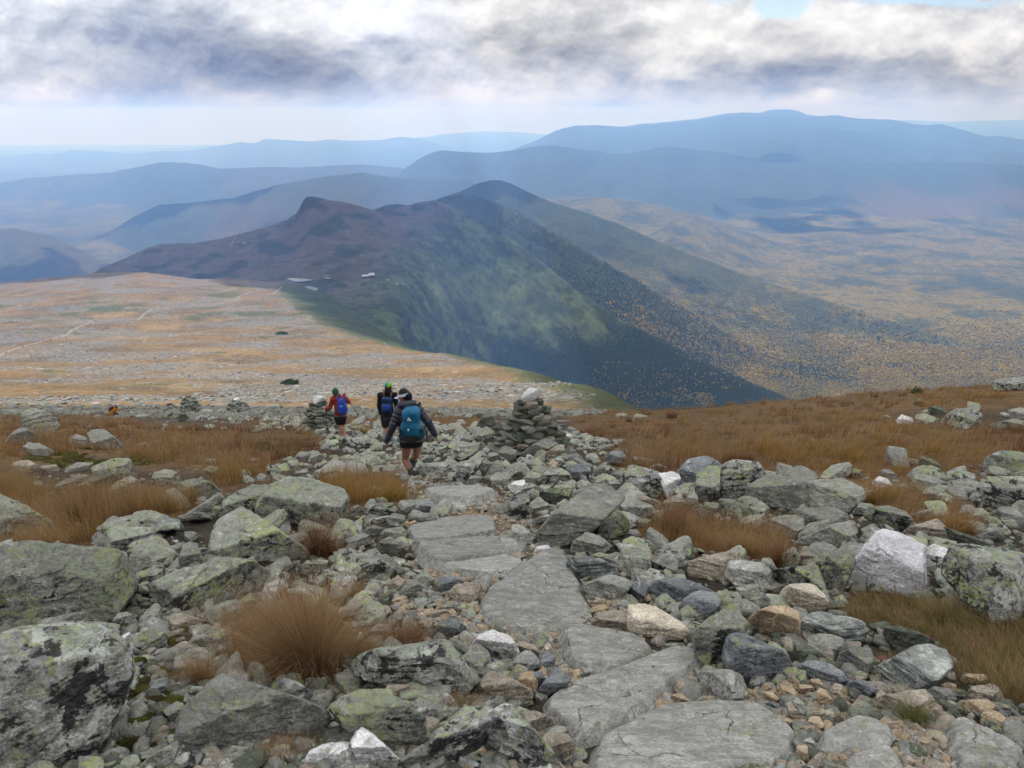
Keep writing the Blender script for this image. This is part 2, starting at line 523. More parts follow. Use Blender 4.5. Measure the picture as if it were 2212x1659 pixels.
def build_terrain():
    uu = np.concatenate([np.linspace(-1.5, -.76, 110)[:-1], np.linspace(-.76, .76, 1050), np.linspace(.76, 1.5, 110)[1:]])
    yy = np.concatenate([np.geomspace(.8, 90, 330)[:-1], np.geomspace(90, 1000, 260)[:-1], np.geomspace(1000, 12000, 480)[:-1], np.geomspace(12000, 46000, 130)])
    U, Y = np.meshgrid(uu, yy)
    Z, top = far_terrain(U, Y)
    X = U * Y
    nu, ny = len(uu), len(yy)
    V = np.stack([X, Y, Z], -1).reshape(-1, 3)
    idx = np.arange(nu * ny).reshape(ny, nu)
    Q = np.stack([idx[:-1, :-1], idx[:-1, 1:], idx[1:, 1:], idx[1:, :-1]], -1).reshape(-1, 4)
    me = mk_mesh('ground', V, Q)
    # ---- land cover colour
    px, py, _ = to_px(X, Y, Z)
    col = np.zeros(X.shape + (3,)); scree = np.zeros(X.shape); forest = np.zeros(X.shape); autumn = np.zeros(X.shape)
    soil = np.array([.060, .050, .037]); brown = np.array([.15, .092, .045]); gravel = np.array([.20, .155, .105])
    nearm = top == 0
    g, gv = cover_near(X[nearm], Y[nearm], Z[nearm])
    c = soil[None] * (1 - g[:, None]) + brown[None] * g[:, None]
    c = c * (1 - gv[:, None]) + gravel[None] * gv[:, None]
    far = sstep(60, 80, Y[nearm])[:, None]
    c = c * (1 - .7 * far) + np.array([.19, .12, .06])[None] * .7 * far
    c = c * (1 + .5 * sstep(55, 75, Y[nearm])[:, None] * n2(X[nearm], Y[nearm], 2.5, 4, 57)[:, None])
    col[nearm] = c
    scree[nearm] = (.55 * (1 - g)) * sstep(25, 60, Y[nearm])
    # shelf: tan sedge, grey scree, a few green mats; beyond its edge dark krummholz
    s = top == 1
    xs, ys, us = X[s], Y[s], U[s]
    tan = np.array([.152, .094, .035]); rust = np.array([.105, .072, .034]); green = np.array([.060, .070, .026]); gold = np.array([.205, .134, .054])
    t1 = sstep(-.15, .25, n2(xs, ys, 90, 4, 61)); t2 = sstep(.12, .3, n2(xs, ys * .6, 45, 4, 62))
    c = tan * (1 - t1[:, None]) + rust * t1[:, None]
    c = c * (1 - .75 * t2[:, None]) + gold * .75 * t2[:, None]
    gm = sstep(.12, .30, n2(xs, ys, 70, 4, 63)) * sstep(500, 900, ys) + sstep(.30, .38, n2(xs, ys, 22, 3, 64)) * .8 * sstep(150, 250, ys)
    gm = np.clip(gm, 0, 1)[:, None]
    c = c * (1 - gm) + green * gm
    redl = (sstep(1000, 1450, ys) * .6)[:, None]
    c = c * (1 - redl) + np.array([.150, .100, .052]) * redl
    e = plain_edge(us, ys)
    fringe = sstep(-9, 4, e)[:, None]
    c = c * (1 - fringe) + np.array([.066, .074, .032]) * fringe
    dk = sstep(8, 45, e)[:, None]
    c = c * (1 - dk) + np.array([.050, .070, .030]) * dk
    col[s] = c
    sc_ = sstep(-.10, .16, n2(xs * .7, ys, 60, 5, 65) + .04 * sstep(900, 300, ys))
    scree[s] = np.clip(np.maximum(sc_, .17 + .25 * sstep(180, 110, ys)), 0, 1) * (1 - fringe[:, 0]) * (1 - .8 * gm[:, 0]) + .18 * dk[:, 0] * sstep(.1, .4, n2(xs, ys, 40, 4, 66))
    forest[s] = .3 * dk[:, 0]
    # valley floor
    s = top == 2
    col[s] = np.array([.055, .062, .026]); forest[s] = 1
    autumn[s] = np.clip(.70 + .9 * n2(X[s], Y[s] * .6, 700, 5, 71), .02, .95)
    dark = sstep(.18, .30, n2(X[s], Y[s] * .5, 800, 3, 72))
    autumn[s] *= 1 - .9 * dark
    autumn[s] = np.clip(autumn[s] + .35 * sstep(4600, 3200, Y[s]), 0, 1)
    autumn[s] *= np.where(U[s] < -.05, .6, 1)
    names = [l[0] for l in LAYERS]
    for k, nm in enumerate(names):
        s = top == 3 + k
        if not s.any():
            continue
        xs, ys, us, zs, pxs, pys = X[s], Y[s], U[s], Z[s], px[s], py[s]
        if nm == 'monroe':
            a = np.array([.080, .070, .059]); b = np.array([.036, .044, .030])
            m = sstep(-.02, .14, n3(xs, ys * .7, zs, 90, 5, 81) - .04)[:, None]
            c = a * (1 - m) + b * m
            gr = sstep(-60, 75, pxs + (pys - 460) * 1.0 - 955 + 55 * n2(xs, ys, 70, 4, 88))[:, None]
            c = c * (1 - gr) + (np.array([.085, .112, .044]) * (1 - .5 * sstep(-.12, .16, n3(xs, ys, zs, 80, 5, 82)))[:, None] * (1 - .5 * sstep(0, .2, n3(xs, ys, zs, 22, 4, 93)))[:, None]) * gr
            # sunlight on the mid-height slope, painted as a lighter cover colour
            sunlit = (poly_dist(pxs, pys, [(930, 600), (990, 580), (1080, 600), (1170, 655), (1270, 715), (1180, 712), (1060, 660), (960, 635)]) + 30 * n2(xs, ys, 40, 3, 83))
            sunlit = (sstep(-60, 50, sunlit) * .3)[:, None]
            c = c * (1 - sunlit) + np.array([.13, .155, .052]) * sunlit
            sr = sstep(.05, .3, n2(xs, ys, 50, 4, 84)) * .35 * (1 - gr[:, 0])
            lakes = np.exp(-(((pxs - 800) / 130) ** 2 + ((pys - 620) / 30) ** 2))
            scree[s] = np.clip(sr + lakes * .5 * sstep(0, .2, n2(xs, ys, 25, 3, 85)), 0, .8)
            low = sstep(-560, -720, zs)
            forest[s] = np.clip(gr[:, 0] * .35 * sstep(-.2, .2, n2(xs, ys, 120, 3, 91)) + low, 0, 1) * (1 - .7 * sunlit[:, 0])
            autumn[s] = np.clip(.10 * sstep(-650, -850, zs) * (1 + n2(xs, ys, 200, 3, 86)), 0, 1)
        elif nm in ('frank', 'eisen'):
            c = np.array([.088, .108, .054]) * (1 - .45 * sstep(-.1, .2, n3(xs, ys, zs, 130, 5, 92)))[:, None]
            topm = sstep(-285, -230, zs)[:, None] if nm == 'frank' else sstep(-330, -270, zs)[:, None]
            c = c * (1 - topm) + np.array([.15, .085, .05]) * topm
            forest[s] = 1 - topm[:, 0]
            lowm = sstep(-520, -860, zs)
            autumn[s] = np.clip(lowm ** 1.6 * (.50 + .9 * n2(xs, ys, 350, 4, 87)), 0, .8)
        elif nm in ('hill',):
            c = np.tile(np.array([.055, .062, .026]), (len(xs), 1)); forest[s] = 1; autumn[s] = .5
        else:
            c = np.tile(np.array([.048, .064, .042]), (len(xs), 1))
            sz = {'lefthill': 700, 'd': 900}.get(nm, 1500)
            rel = sstep(-500, -950, zs)
            m = (sstep(.0, .25, n2(xs, ys * .6, sz, 4, 90 + k)) * rel)[:, None]
            c = c * (1 - m) + (np.array([.115, .085, .05]) if nm in ('c', 'g') else np.array([.075, .07, .045])) * m
            forest[s] = 0
        col[s] = c
    a = me.attributes.new('cover', 'FLOAT_COLOR', 'POINT')
    a.data.foreach_set('color', np.concatenate([col, np.ones(X.shape + (1,))], -1).astype(np.float32).ravel())
    for nm, arr in (('scree', scree), ('forest', forest), ('autumn', autumn)):
        at = me.attributes.new(nm, 'FLOAT', 'POINT')
        at.data.foreach_set('value', arr.astype(np.float32).ravel())
    gm = ground_mat()
    o = link('ground', me, gm)
    xb = np.linspace(-90, 90, 60); yb = np.linspace(-120, 1.3, 60)
    XB, YB = np.meshgrid(xb, yb)
    ib = np.arange(3600).reshape(60, 60)
    mb = mk_mesh('ground_behind', np.stack([XB, YB, -.3575 * YB - .07 + .25 * n2(XB, YB, 6, 3, 99) * sstep(-1, -8, YB)], -1).reshape(-1, 3), np.stack([ib[:-1, :-1], ib[:-1, 1:], ib[1:, 1:], ib[1:, :-1]], -1).reshape(-1, 4))
    ab = mb.attributes.new('cover', 'FLOAT_COLOR', 'POINT'); ab.data.foreach_set('color', np.tile(np.array([.13, .12, .10, 1], np.float32), 3600))
    tag(link('ground', mb, gm), kind='structure')
    tag(o, kind='structure')
    return U, Y, Z, top, autumn, forest, uu, yy


def ground_mat():
    m, nt = new_mat('ground_cover')
    pos = nt.new('ShaderNodeNewGeometry').outputs['Position']
    col = nt.attr('cover').outputs['Color']
    scr = nt.attr('scree').outputs['Fac']; fo = nt.attr('forest').outputs['Fac']; au = nt.attr('autumn').outputs['Fac']
    # fine tone variation at several sizes
    for s, lo, hi in ((.03, .82, 1.18), (.25, .8, 1.2), (2.2, .7, 1.3), (14, .65, 1.35)):
        n = nt.noise(pos, s, 5, .6)
        col = nt.vmath('SCALE', col, nt.ramp(n.outputs[0], .3, .7, lo, hi))
    # loose rock: pale and dark cells, dense or sparse
    for sc_, th in ((.30, .5), (.75, .45), (1.6, .42)):
        v = nt.voro(nt.vmath('ADD', pos, nt.vmath('SCALE', nt.noise(pos, sc_ * 1.7, 2).outputs['Color'], .8 / sc_)), sc_)
        r = nt.sep(v.outputs['Color'])
        rock = nt.mix(r[1], (.040, .043, .048), (.21, .215, .21))
        rock = nt.mix(nt.ramp(r[2], .93, .98), rock, (.36, .36, .34))
        cover = nt.math('MULTIPLY', nt.math('LESS_THAN', r[0], nt.math('MULTIPLY', scr, th * 2.1)), nt.ramp(v.outputs['Distance'], .55, .35))
        col = nt.mix(nt.math('MULTIPLY', cover, .92), col, rock)
    # forest: dark conifers and yellow birch crowns
    st1 = nt.noise(pos, .0035, 6, .62); st2 = nt.noise(pos, .018, 5, .6)
    au = nt.math('MULTIPLY', au, nt.math('MULTIPLY', nt.ramp(st1.outputs[0], .36, .58, .15, 1.35), nt.ramp(st2.outputs[0], .34, .60, .35, 1.3)), clamp=True)
    tree = None
    for sc_, k in ((.11, 1.0), (.045, .6)):
        v = nt.voro(pos, sc_)
        r = nt.sep(v.outputs['Color'])
        con = nt.mix(r[1], (.034, .050, .026), (.062, .080, .036))
        bir = nt.mix(r[2], (.21, .155, .034), (.30, .235, .050))
        c = nt.mix(nt.math('MULTIPLY', au, nt.ramp(r[0], .1, .9, .55, 1.3)), con, bir)
        c = nt.vmath('SCALE', c, nt.ramp(v.outputs['Distance'], .2, .75, 1.1, .55))
        tree = c if tree is None else nt.mix(.35, tree, c)
    col = nt.mix(nt.math('MULTIPLY', fo, .8), col, tree)
    bn = nt.noise(pos, 6, 6, .65)
    b2 = nt.voro(pos, .085)
    h = nt.math('ADD', nt.math('MULTIPLY', bn.outputs[0], .06), nt.math('MULTIPLY', nt.math('MULTIPLY', b2.outputs['Distance'], fo), -5.0))
    finish(nt, col, .95, h, .7, 1.0, .1)
    return m
# ------------------------------------------------------------------ light, sky, clouds, air
SUN_AZ, SUN_EL = math.radians(-24), math.radians(47)          # ahead and to the left, behind the clouds
SUN = np.array([math.sin(SUN_AZ) * math.cos(SUN_EL), math.cos(SUN_AZ) * math.cos(SUN_EL), math.sin(SUN_EL)])


def build_sky():
    w = bpy.data.worlds.new('World'); sc.world = w; w.use_nodes = True
    nt = NT(w.node_tree)
    d = nt.new('ShaderNodeTexCoord').outputs['Generated']
    x, y, z = nt.sep(d)
    yy = nt.math('MAXIMUM', y, .25)
    su = nt.math('DIVIDE', x, yy); sv = nt.math('DIVIDE', z, yy)
    P = nt.comb(su, sv, 0)
    # billowing warp, then cloud thickness: thin edges glow, thick cores are dark
    def tex(sx, sy, off, det, rough, dist=0.0, typ=None):
        n = nt.noise(nt.comb(nt.math('MULTIPLY', su, sx), nt.math('MULTIPLY', sv, sy), off), 1, det, rough, dist)
        if typ:
            n.noise_type = typ
        return n
    big = tex(4.2, 9.5, .3, 4, .5)
    mid = tex(11, 19, 2.3, 6, .58, .25)
    fine = tex(36, 52, 5.1, 6, .6, .3)
    wv = lambda n, a, b: nt.vmath('MULTIPLY', nt.vmath('SUBTRACT', n.outputs['Color'], (.5, .5, .5)), (a, b, 0))
    Q2 = nt.vmath('ADD', nt.vmath('ADD', P, wv(mid, .05, .028)), wv(fine, .018, .012))
    Q = nt.vmath('ADD', Q2, wv(big, .12, .05))
    # puffs: overlapping round lobes in two sizes
    def puff(scale, sy, rnd):
        v = nt.new('ShaderNodeTexVoronoi', feature='SMOOTH_F1')
        m = nt.new('ShaderNodeMapping'); m.inputs['Scale'].default_value = (1, sy, 1); m.inputs['Location'].default_value = (rnd, rnd * .7, 0)
        nt.l.new(nt.vmath('ADD', nt.vmath('ADD', P, wv(mid, .035, .022)), wv(fine, .022, .014)), m.inputs[0]); nt.l.new(m.outputs[0], v.inputs['Vector'])
        v.inputs['Scale'].default_value = scale; v.inputs['Smoothness'].default_value = .15
        return v.outputs['Distance']
    p1 = puff(8.0, 1.7, 3.1); p2 = puff(20.0, 1.5, 8.3)
    blobs = [(520, 140, 190, 62, 1.35), (430, 75, 120, 45, .45), (660, 165, 130, 42, .75), (120, 150, 130, 30, .25), (250, 185, 60, 22, .3), (350, 205, 120, 18, .25),
             (700, 232, 70, 12, .5), (900, 125, 100, 42, .35), (1290, 125, 180, 46, .5), (1180, 62, 130, 34, .25), (1930, 150, 300, 30, .70), (1660, 165, 140, 24, .5),
             (1800, 198, 200, 12, .45), (1480, 188, 180, 17, .35), (1050, 165, 130, 26, .25), (60, 60, 260, 34, .25), (2150, 192, 120, 14, .35), (90, 238, 45, 16, .45), (420, 228, 60, 16, .5),
             (600, 28, 100, 30, -.55), (800, 45, 160, 40, -.5), (290, 118, 90, 22, -.25), (110, 218, 140, 14, -.35), (1020, 212, 240, 13, -.35), (1090, 18, 250, 28, -.35),
             (1780, 28, 80, 22, -.5), (1960, 72, 230, 36, -.45), (1480, 45, 150, 36, -.3), (2160, 55, 80, 45, -.35), (735, 95, 80, 44, -.4), (1750, 95, 90, 28, -.3), (560, 222, 90, 10, -.3)]
    V = None
    for px, py, rx, ry, a in blobs:
        u0, v0 = ray(px, py)
        e = nt.vmath('MULTIPLY', nt.vmath('SUBTRACT', Q, (float(u0), float(v0), 0)), (F / rx, F / ry, 0))
        g = nt.math('MULTIPLY', nt.math('EXPONENT', nt.math('MULTIPLY', nt.vmath('DOT_PRODUCT', e, e), -1)), a)
        V = g if V is None else nt.math('ADD', V, g)
    # relief: the same billows sampled a little towards the sun; sides facing it are brighter
    def relief(sx, sy, off, det, rough, dx, dy, dist):
        a = nt.noise(nt.vmath('ADD', nt.comb(nt.math('MULTIPLY', su, sx), nt.math('MULTIPLY', sv, sy), off), nt.vmath('SCALE', wv(mid, .6, .6), 1.0)), 1, det, rough, dist)
        b = nt.noise(nt.vmath('ADD', nt.comb(nt.math('MULTIPLY', nt.math('ADD', su, dx), sx), nt.math('MULTIPLY', nt.math('ADD', sv, dy), sy), off), nt.vmath('SCALE', wv(mid, .6, .6), 1.0)), 1, det, rough, dist)
        return a, nt.math('SUBTRACT', a.outputs[0], b.outputs[0])
    r1, e1 = relief(9.5, 17, 4.4, 9, .55, -.008, .014, .2)
    r2, e2 = relief(34, 48, 9.2, 8, .64, -.002, .005, .2)
    T = nt.math('ADD', nt.math('MULTIPLY', V, 1.2), nt.ramp(big.outputs[0], .3, .7, .34, .72, False))
    T = nt.math('ADD', T, nt.math('MULTIPLY', nt.math('SUBTRACT', r1.outputs[0], .5), 1.5))
    T = nt.math('ADD', T, nt.math('MULTIPLY', nt.math('SUBTRACT', .42, p1), .75))
    T = nt.math('ADD', T, nt.math('MULTIPLY', nt.math('SUBTRACT', .40, p2), .65))
    T = nt.math('ADD', T, nt.math('MULTIPLY', nt.math('SUBTRACT', r2.outputs[0], .5), 1.0))
    T = nt.math('DIVIDE', nt.math('LOGARITHM', nt.math('ADD', nt.math('EXPONENT', nt.math('MULTIPLY', T, 3.2)), 1.0), math.e), 3.2)
    V = nt.math('ADD', nt.math('MULTIPLY', nt.math('EXPONENT', nt.math('MULTIPLY', T, -1.15)), SKY_B), .15)
    V = nt.math('SUBTRACT', V, nt.math('ADD', nt.math('MULTIPLY', e1, .46), nt.math('MULTIPLY', e2, .20)))
    V = nt.math('MAXIMUM', V, .12)
    colr = nt.vmath('MULTIPLY', nt.comb(V, V, V), nt.mix(nt.ramp(V, .2, .6), (.95, .985, 1.04), (.975, .995, 1.02)))
    # pale haze band under the cloud base
    hzn = nt.math('ADD', nt.math('MULTIPLY', nt.math('SUBTRACT', big.outputs[0], .5), .055), nt.math('MULTIPLY', nt.math('SUBTRACT', r1.outputs[0], .5), .075))
    hz0 = nt.ramp(nt.math('ADD', sv, hzn), .020, -.020)
    hcol = nt.mix(nt.ramp(su, -.6, .55), (.42, .49, .58), (.38, .46, .58))
    colr = nt.mix(hz0, colr, hcol)
    below = nt.ramp(sv, -.06, -.12)
    colr = nt.mix(below, colr, (.22, .26, .30))
    front = nt.ramp(y, .2, .35)
    colr = nt.mix(front, nt.mix(nt.ramp(z, -.06, .0), (.10, .09, .08), (.62, .64, .68)), colr)
    bg = nt.new('ShaderNodeBackground'); nt.set(bg.inputs[0], colr); bg.inputs[1].default_value = 1.0
    # clear blue gaps
    gap = None
    for px, py, rx, ry, a in [(1690, 12, 62, 24, 1.2), (2010, 2, 200, 13, .85), (1560, -5, 60, 14, .6)]:
        u0, v0 = ray(px, py)
        e = nt.vmath('MULTIPLY', nt.vmath('SUBTRACT', Q2, (float(u0), float(v0), 0)), (F / rx, F / ry, 0))
        g = nt.math('MULTIPLY', nt.math('EXPONENT', nt.math('MULTIPLY', nt.vmath('DOT_PRODUCT', e, e), -1)), a)
        gap = g if gap is None else nt.math('MAXIMUM', gap, g)
    gap = nt.math('MULTIPLY', nt.ramp(gap, .25, .75), .85)
    sky = nt.new('ShaderNodeTexSky', sky_type='NISHITA')
    sky.sun_disc = False; sky.sun_elevation = SUN_EL; sky.sun_rotation = SUN_AZ % (2 * math.pi)
    sky.altitude = 1800; sky.dust_density = 1.5
    bs = nt.new('ShaderNodeBackground'); nt.l.new(sky.outputs[0], bs.inputs[0]); bs.inputs[1].default_value = .10
    mx = nt.new('ShaderNodeMixShader'); nt.l.new(gap, mx.inputs[0]); nt.l.new(bg.outputs[0], mx.inputs[1]); nt.l.new(bs.outputs[0], mx.inputs[2])
    o = nt.new('ShaderNodeOutputWorld'); nt.l.new(mx.outputs[0], o.inputs[0])
    w.cycles.sampling_method = 'MANUAL'; w.cycles.sample_map_resolution = 1024

    l = bpy.data.lights.new('sun', 'SUN'); l.energy = 3.4; l.angle = math.radians(.53); l.color = (1, .97, .93)
    lo = bpy.data.objects.new('sun', l); COL.objects.link(lo)
    lo.rotation_euler = Vector(SUN).to_track_quat('Z', 'Y').to_euler()

    cam = bpy.data.cameras.new('camera'); co = bpy.data.objects.new('camera', cam); COL.objects.link(co)
    cam.sensor_width = 36; cam.lens = 18 * F / CX; cam.clip_start = .05; cam.clip_end = 200000
    co.location = (0, 0, EYE); co.rotation_euler = (math.pi / 2 - PITCH, 0, 0)
    sc.camera = co
    sc.view_settings.view_transform = 'Standard'; sc.view_settings.look = 'None'
    sc.view_settings.exposure = EXPOSURE; sc.view_settings.gamma = 1
    sc.cycles.use_denoising = True
    sc.cycles.max_bounces = 6; sc.cycles.diffuse_bounces = 3; sc.cycles.transparent_max_bounces = 8
    sc.cycles.volume_bounces = 2; sc.cycles.caustics_reflective = False; sc.cycles.caustics_refractive = False


EXPOSURE = 0.56
SKY_B = .60

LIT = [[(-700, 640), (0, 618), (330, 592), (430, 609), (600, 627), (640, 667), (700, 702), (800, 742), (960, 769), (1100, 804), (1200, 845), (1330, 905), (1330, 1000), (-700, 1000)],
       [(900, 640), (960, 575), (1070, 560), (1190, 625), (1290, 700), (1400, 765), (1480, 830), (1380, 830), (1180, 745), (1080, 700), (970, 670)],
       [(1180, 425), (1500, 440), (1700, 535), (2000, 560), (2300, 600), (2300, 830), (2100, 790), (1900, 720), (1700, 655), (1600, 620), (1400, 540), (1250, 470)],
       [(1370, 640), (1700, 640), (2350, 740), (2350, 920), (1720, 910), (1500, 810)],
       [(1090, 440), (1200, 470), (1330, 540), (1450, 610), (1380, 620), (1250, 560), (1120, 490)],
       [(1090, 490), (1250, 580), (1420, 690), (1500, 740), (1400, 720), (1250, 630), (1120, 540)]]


def build_clouds(Zf):
    """broken cloud sheet added out of view to shade the ground; its gaps let the sun reach the tundra and the valley"""
    H = 1250.0
    nx, ny = 300, 310
    xs = np.linspace(-5200, 5200, nx); ys = np.concatenate([np.linspace(-1500, 4200, 220), np.linspace(4250, 9300, 90)])
    X, Y = np.meshgrid(xs, ys)
    hx, hy = SUN[0] / SUN[2], SUN[1] / SUN[2]
    z = np.full(X.shape, -300.0)
    for _ in range(25):
        gx, gy = X - hx * (H - z), Y - hy * (H - z)
        zn = Zf(gx, gy)
        z = .5 * z + .5 * zn
    gx, gy = X - hx * (H - z), Y - hy * (H - z)
    ok = gy > 5
    px, py, _ = to_px(gx, np.where(ok, gy, 5), z)
    u = gx / np.where(ok, gy, 5)
    lit = np.full(X.shape, -1e9)
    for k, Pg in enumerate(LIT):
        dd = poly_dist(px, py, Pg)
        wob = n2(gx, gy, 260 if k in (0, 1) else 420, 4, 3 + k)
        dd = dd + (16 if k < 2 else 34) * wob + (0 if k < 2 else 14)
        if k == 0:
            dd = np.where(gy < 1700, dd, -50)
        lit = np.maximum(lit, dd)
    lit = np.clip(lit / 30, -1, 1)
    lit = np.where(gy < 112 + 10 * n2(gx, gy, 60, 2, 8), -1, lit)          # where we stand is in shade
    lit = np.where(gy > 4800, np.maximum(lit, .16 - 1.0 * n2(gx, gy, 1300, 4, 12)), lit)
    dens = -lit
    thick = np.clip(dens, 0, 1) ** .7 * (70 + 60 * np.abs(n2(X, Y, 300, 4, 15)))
    top = H + thick + 20 * n2(X, Y, 120, 3, 16) * (thick > 1); bot = H - .35 * thick
    keep = dens > 0
    idx = np.arange(X.size).reshape(X.shape)
    kq = keep[:-1, :-1] & keep[:-1, 1:] & keep[1:, 1:] & keep[1:, :-1]
    Q = np.stack([idx[:-1, :-1], idx[:-1, 1:], idx[1:, 1:], idx[1:, :-1]], -1)[kq]
    V = np.concatenate([np.stack([X, Y, top], -1).reshape(-1, 3), np.stack([X, Y, bot], -1).reshape(-1, 3)])
    Fa = np.concatenate([Q, Q[:, ::-1] + X.size])
    used = np.unique(Fa); re = np.full(len(V), -1); re[used] = np.arange(len(used))
    me = mk_mesh('unseen_cloud_layer', V[used], re[Fa])
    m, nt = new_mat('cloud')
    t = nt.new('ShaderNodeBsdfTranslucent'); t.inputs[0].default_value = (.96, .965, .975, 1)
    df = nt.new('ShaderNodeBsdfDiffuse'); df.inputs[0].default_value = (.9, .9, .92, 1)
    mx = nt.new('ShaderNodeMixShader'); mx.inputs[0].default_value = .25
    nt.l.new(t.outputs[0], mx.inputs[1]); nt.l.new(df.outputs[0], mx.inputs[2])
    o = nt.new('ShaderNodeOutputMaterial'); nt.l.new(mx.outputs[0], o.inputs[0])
    tag(link('unseen_cloud_layer', me, m), kind='structure')  # out of frame, added to cast shade around the sunlit gaps


HAZE_D = 1.12e-4


def build_haze(zlo):
    b = 42000.0
    x0, x1, y0, y1, z0, z1 = -b, b, -2000.0, 48000.0, zlo, 240.0
    V = [(x, y, z) for z in (z0, z1) for x, y in ((x0, y0), (x1, y0), (x1, y1), (x0, y1))]
    Q = [(3, 2, 1, 0), (4, 5, 6, 7), (0, 1, 5, 4), (1, 2, 6, 5), (2, 3, 7, 6), (3, 0, 4, 7)]
    me = mk_mesh('haze', V, np.array(Q), False)
    m, nt = new_mat('haze')
    v = nt.new('ShaderNodeVolumePrincipled')
    v.inputs['Color'].default_value = (.175, .40, 1.0, 1); v.inputs['Density'].default_value = HAZE_D
    v.inputs['Absorption Color'].default_value = (.866, .72, 1, 1)
    v.inputs['Anisotropy'].default_value = .35
    o = nt.new('ShaderNodeOutputMaterial'); nt.l.new(v.outputs[0], o.inputs['Volume'])
    tag(link('haze', me, m), kind='stuff')
# ------------------------------------------------------------------ rock materials
def rock_mat(name, a, b, green=.3, black=.2, crust=.2, streak=.4, gcol=(.24, .275, .13), spots=.0, grain=70, crack=.0, mott=.3):
    m, nt = new_mat(name)
    tc = nt.new('ShaderNodeTexCoord').outputs['Object']
    rnd = nt.new('ShaderNodeObjectInfo').outputs['Random']
    isl = nt.new('ShaderNodeNewGeometry').outputs['Random Per Island']
    off = nt.math('MULTIPLY', nt.math('ADD', rnd, isl), 37.0)
    P = nt.vmath('ADD', tc, nt.comb(off, nt.math('MULTIPLY', off, 1.7), off))
    n1 = nt.noise(P, 5, 6, .6)
    n2_ = nt.noise(P, 22, 5, .65)
    gr = nt.noise(P, grain, 3, .7)
    # foliation: thin wavy bands across the rock
    sv = nt.new('ShaderNodeMapping'); nt.l.new(P, sv.inputs[0])
    sv.inputs['Rotation'].default_value = (.5, .35, .2); sv.inputs['Scale'].default_value = (2.2, 5, 26)
    st = nt.noise(sv.outputs[0], 1.6, 6, .62, .8)
    col = nt.mix(nt.ramp(n1.outputs[0], .34, .66), a, b)
    col = nt.vmath('SCALE', col, nt.ramp(st.outputs[0], .32, .68, 1 - .75 * streak, 1 + .75 * streak))
    col = nt.vmath('SCALE', col, nt.ramp(gr.outputs[0], .3, .7, .60, 1.40))
    if mott:
        mz = nt.noise(nt.vmath('ADD', P, (31, 2, 5)), 13, 6, .72, .6)
        col = nt.vmath('SCALE', col, nt.ramp(mz.outputs[0], .36, .62, 1 - mott, 1 + .7 * mott))
    # map lichen: patchy islands broken by speckle
    lz = nt.noise(P, 3.2, 7, .68, .4)
    ls = nt.voro(P, 42)
    lv = nt.math('ADD', lz.outputs[0], nt.math('MULTIPLY', nt.math('SUBTRACT', nt.sep(ls.outputs['Color'])[0], .5), .26))
    lv = nt.math('ADD', lv, nt.math('MULTIPLY', nt.math('SUBTRACT', gr.outputs[0], .5), .25))
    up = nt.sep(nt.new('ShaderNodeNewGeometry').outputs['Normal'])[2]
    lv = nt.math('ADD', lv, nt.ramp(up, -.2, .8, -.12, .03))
    col = nt.mix(nt.math('MULTIPLY', nt.ramp(nt.math('ADD', up, nt.math('MULTIPLY', n2_.outputs[0], .5)), .6, 1.15), .35), col, nt.vmath('SCALE', b, 1.35))  # up-facing sides painted paler, as if lit from above
    th = .70 - .27 * green
    lg = nt.ramp(lv, th, th + .09)
    lcol = nt.mix(nt.ramp(nt.noise(P, 2.1, 3).outputs[0], .4, .6), nt.mix(nt.sep(ls.outputs['Color'])[1], gcol, (.30, .335, .16)), (.245, .275, .20))
    col = nt.mix(nt.math('MULTIPLY', lg, .72), col, lcol)
    # pale crust lichen
    cz = nt.noise(nt.vmath('ADD', P, (9, 4, 7)), 6.5, 7, .7, .5)
    th = .74 - .30 * crust
    col = nt.mix(nt.math('MULTIPLY', nt.ramp(cz.outputs[0], th, th + .05), .85), col, nt.mix(n2_.outputs[0], (.36, .38, .34), (.50, .51, .47)))
    # black lichen, denser on down-facing sides
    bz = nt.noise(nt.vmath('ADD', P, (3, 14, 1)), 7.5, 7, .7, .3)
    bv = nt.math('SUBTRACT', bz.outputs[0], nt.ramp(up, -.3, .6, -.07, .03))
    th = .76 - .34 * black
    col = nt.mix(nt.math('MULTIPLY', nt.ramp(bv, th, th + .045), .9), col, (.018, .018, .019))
    if spots:
        pv = nt.voro(P, 26)
        col = nt.mix(nt.math('MULTIPLY', nt.math('LESS_THAN', pv.outputs['Distance'], nt.math('MULTIPLY', nt.sep(pv.outputs['Color'])[0], spots)), .8), col, (.02, .02, .02))
    ck = None
    if crack:
        cv = nt.voro(nt.vmath('ADD', P, nt.vmath('SCALE', nt.vmath('SUBTRACT', nt.noise(P, 3.5, 4).outputs['Color'], (.5, .5, .5)), .35)), 2.3, 1, 'DISTANCE_TO_EDGE')
        ck = nt.ramp(cv.outputs['Distance'], .0, .013, 1, 0)
        ck = nt.math('MULTIPLY', ck, nt.ramp(n1.outputs[0], .50, .62))
        col = nt.mix(nt.math('MULTIPLY', ck, crack), col, (.03, .029, .026))
    tone = nt.math('ADD', nt.math('MULTIPLY', rnd, .42), nt.math('MULTIPLY', isl, .30))
    col = nt.vmath('SCALE', col, nt.math('ADD', tone, .93))
    h = nt.math('ADD', nt.math('MULTIPLY', n2_.outputs[0], .55), nt.math('ADD', nt.math('MULTIPLY', gr.outputs[0], .22), nt.math('MULTIPLY', st.outputs[0], .6 * streak + .1)))
    h = nt.math('ADD', h, nt.math('MULTIPLY', lg, .12))
    if ck is not None:
        h = nt.math('SUBTRACT', h, nt.math('MULTIPLY', ck, .5))
    finish(nt, col, .92, h, 1.0, .05, .2)
    return m


ROCK = {}


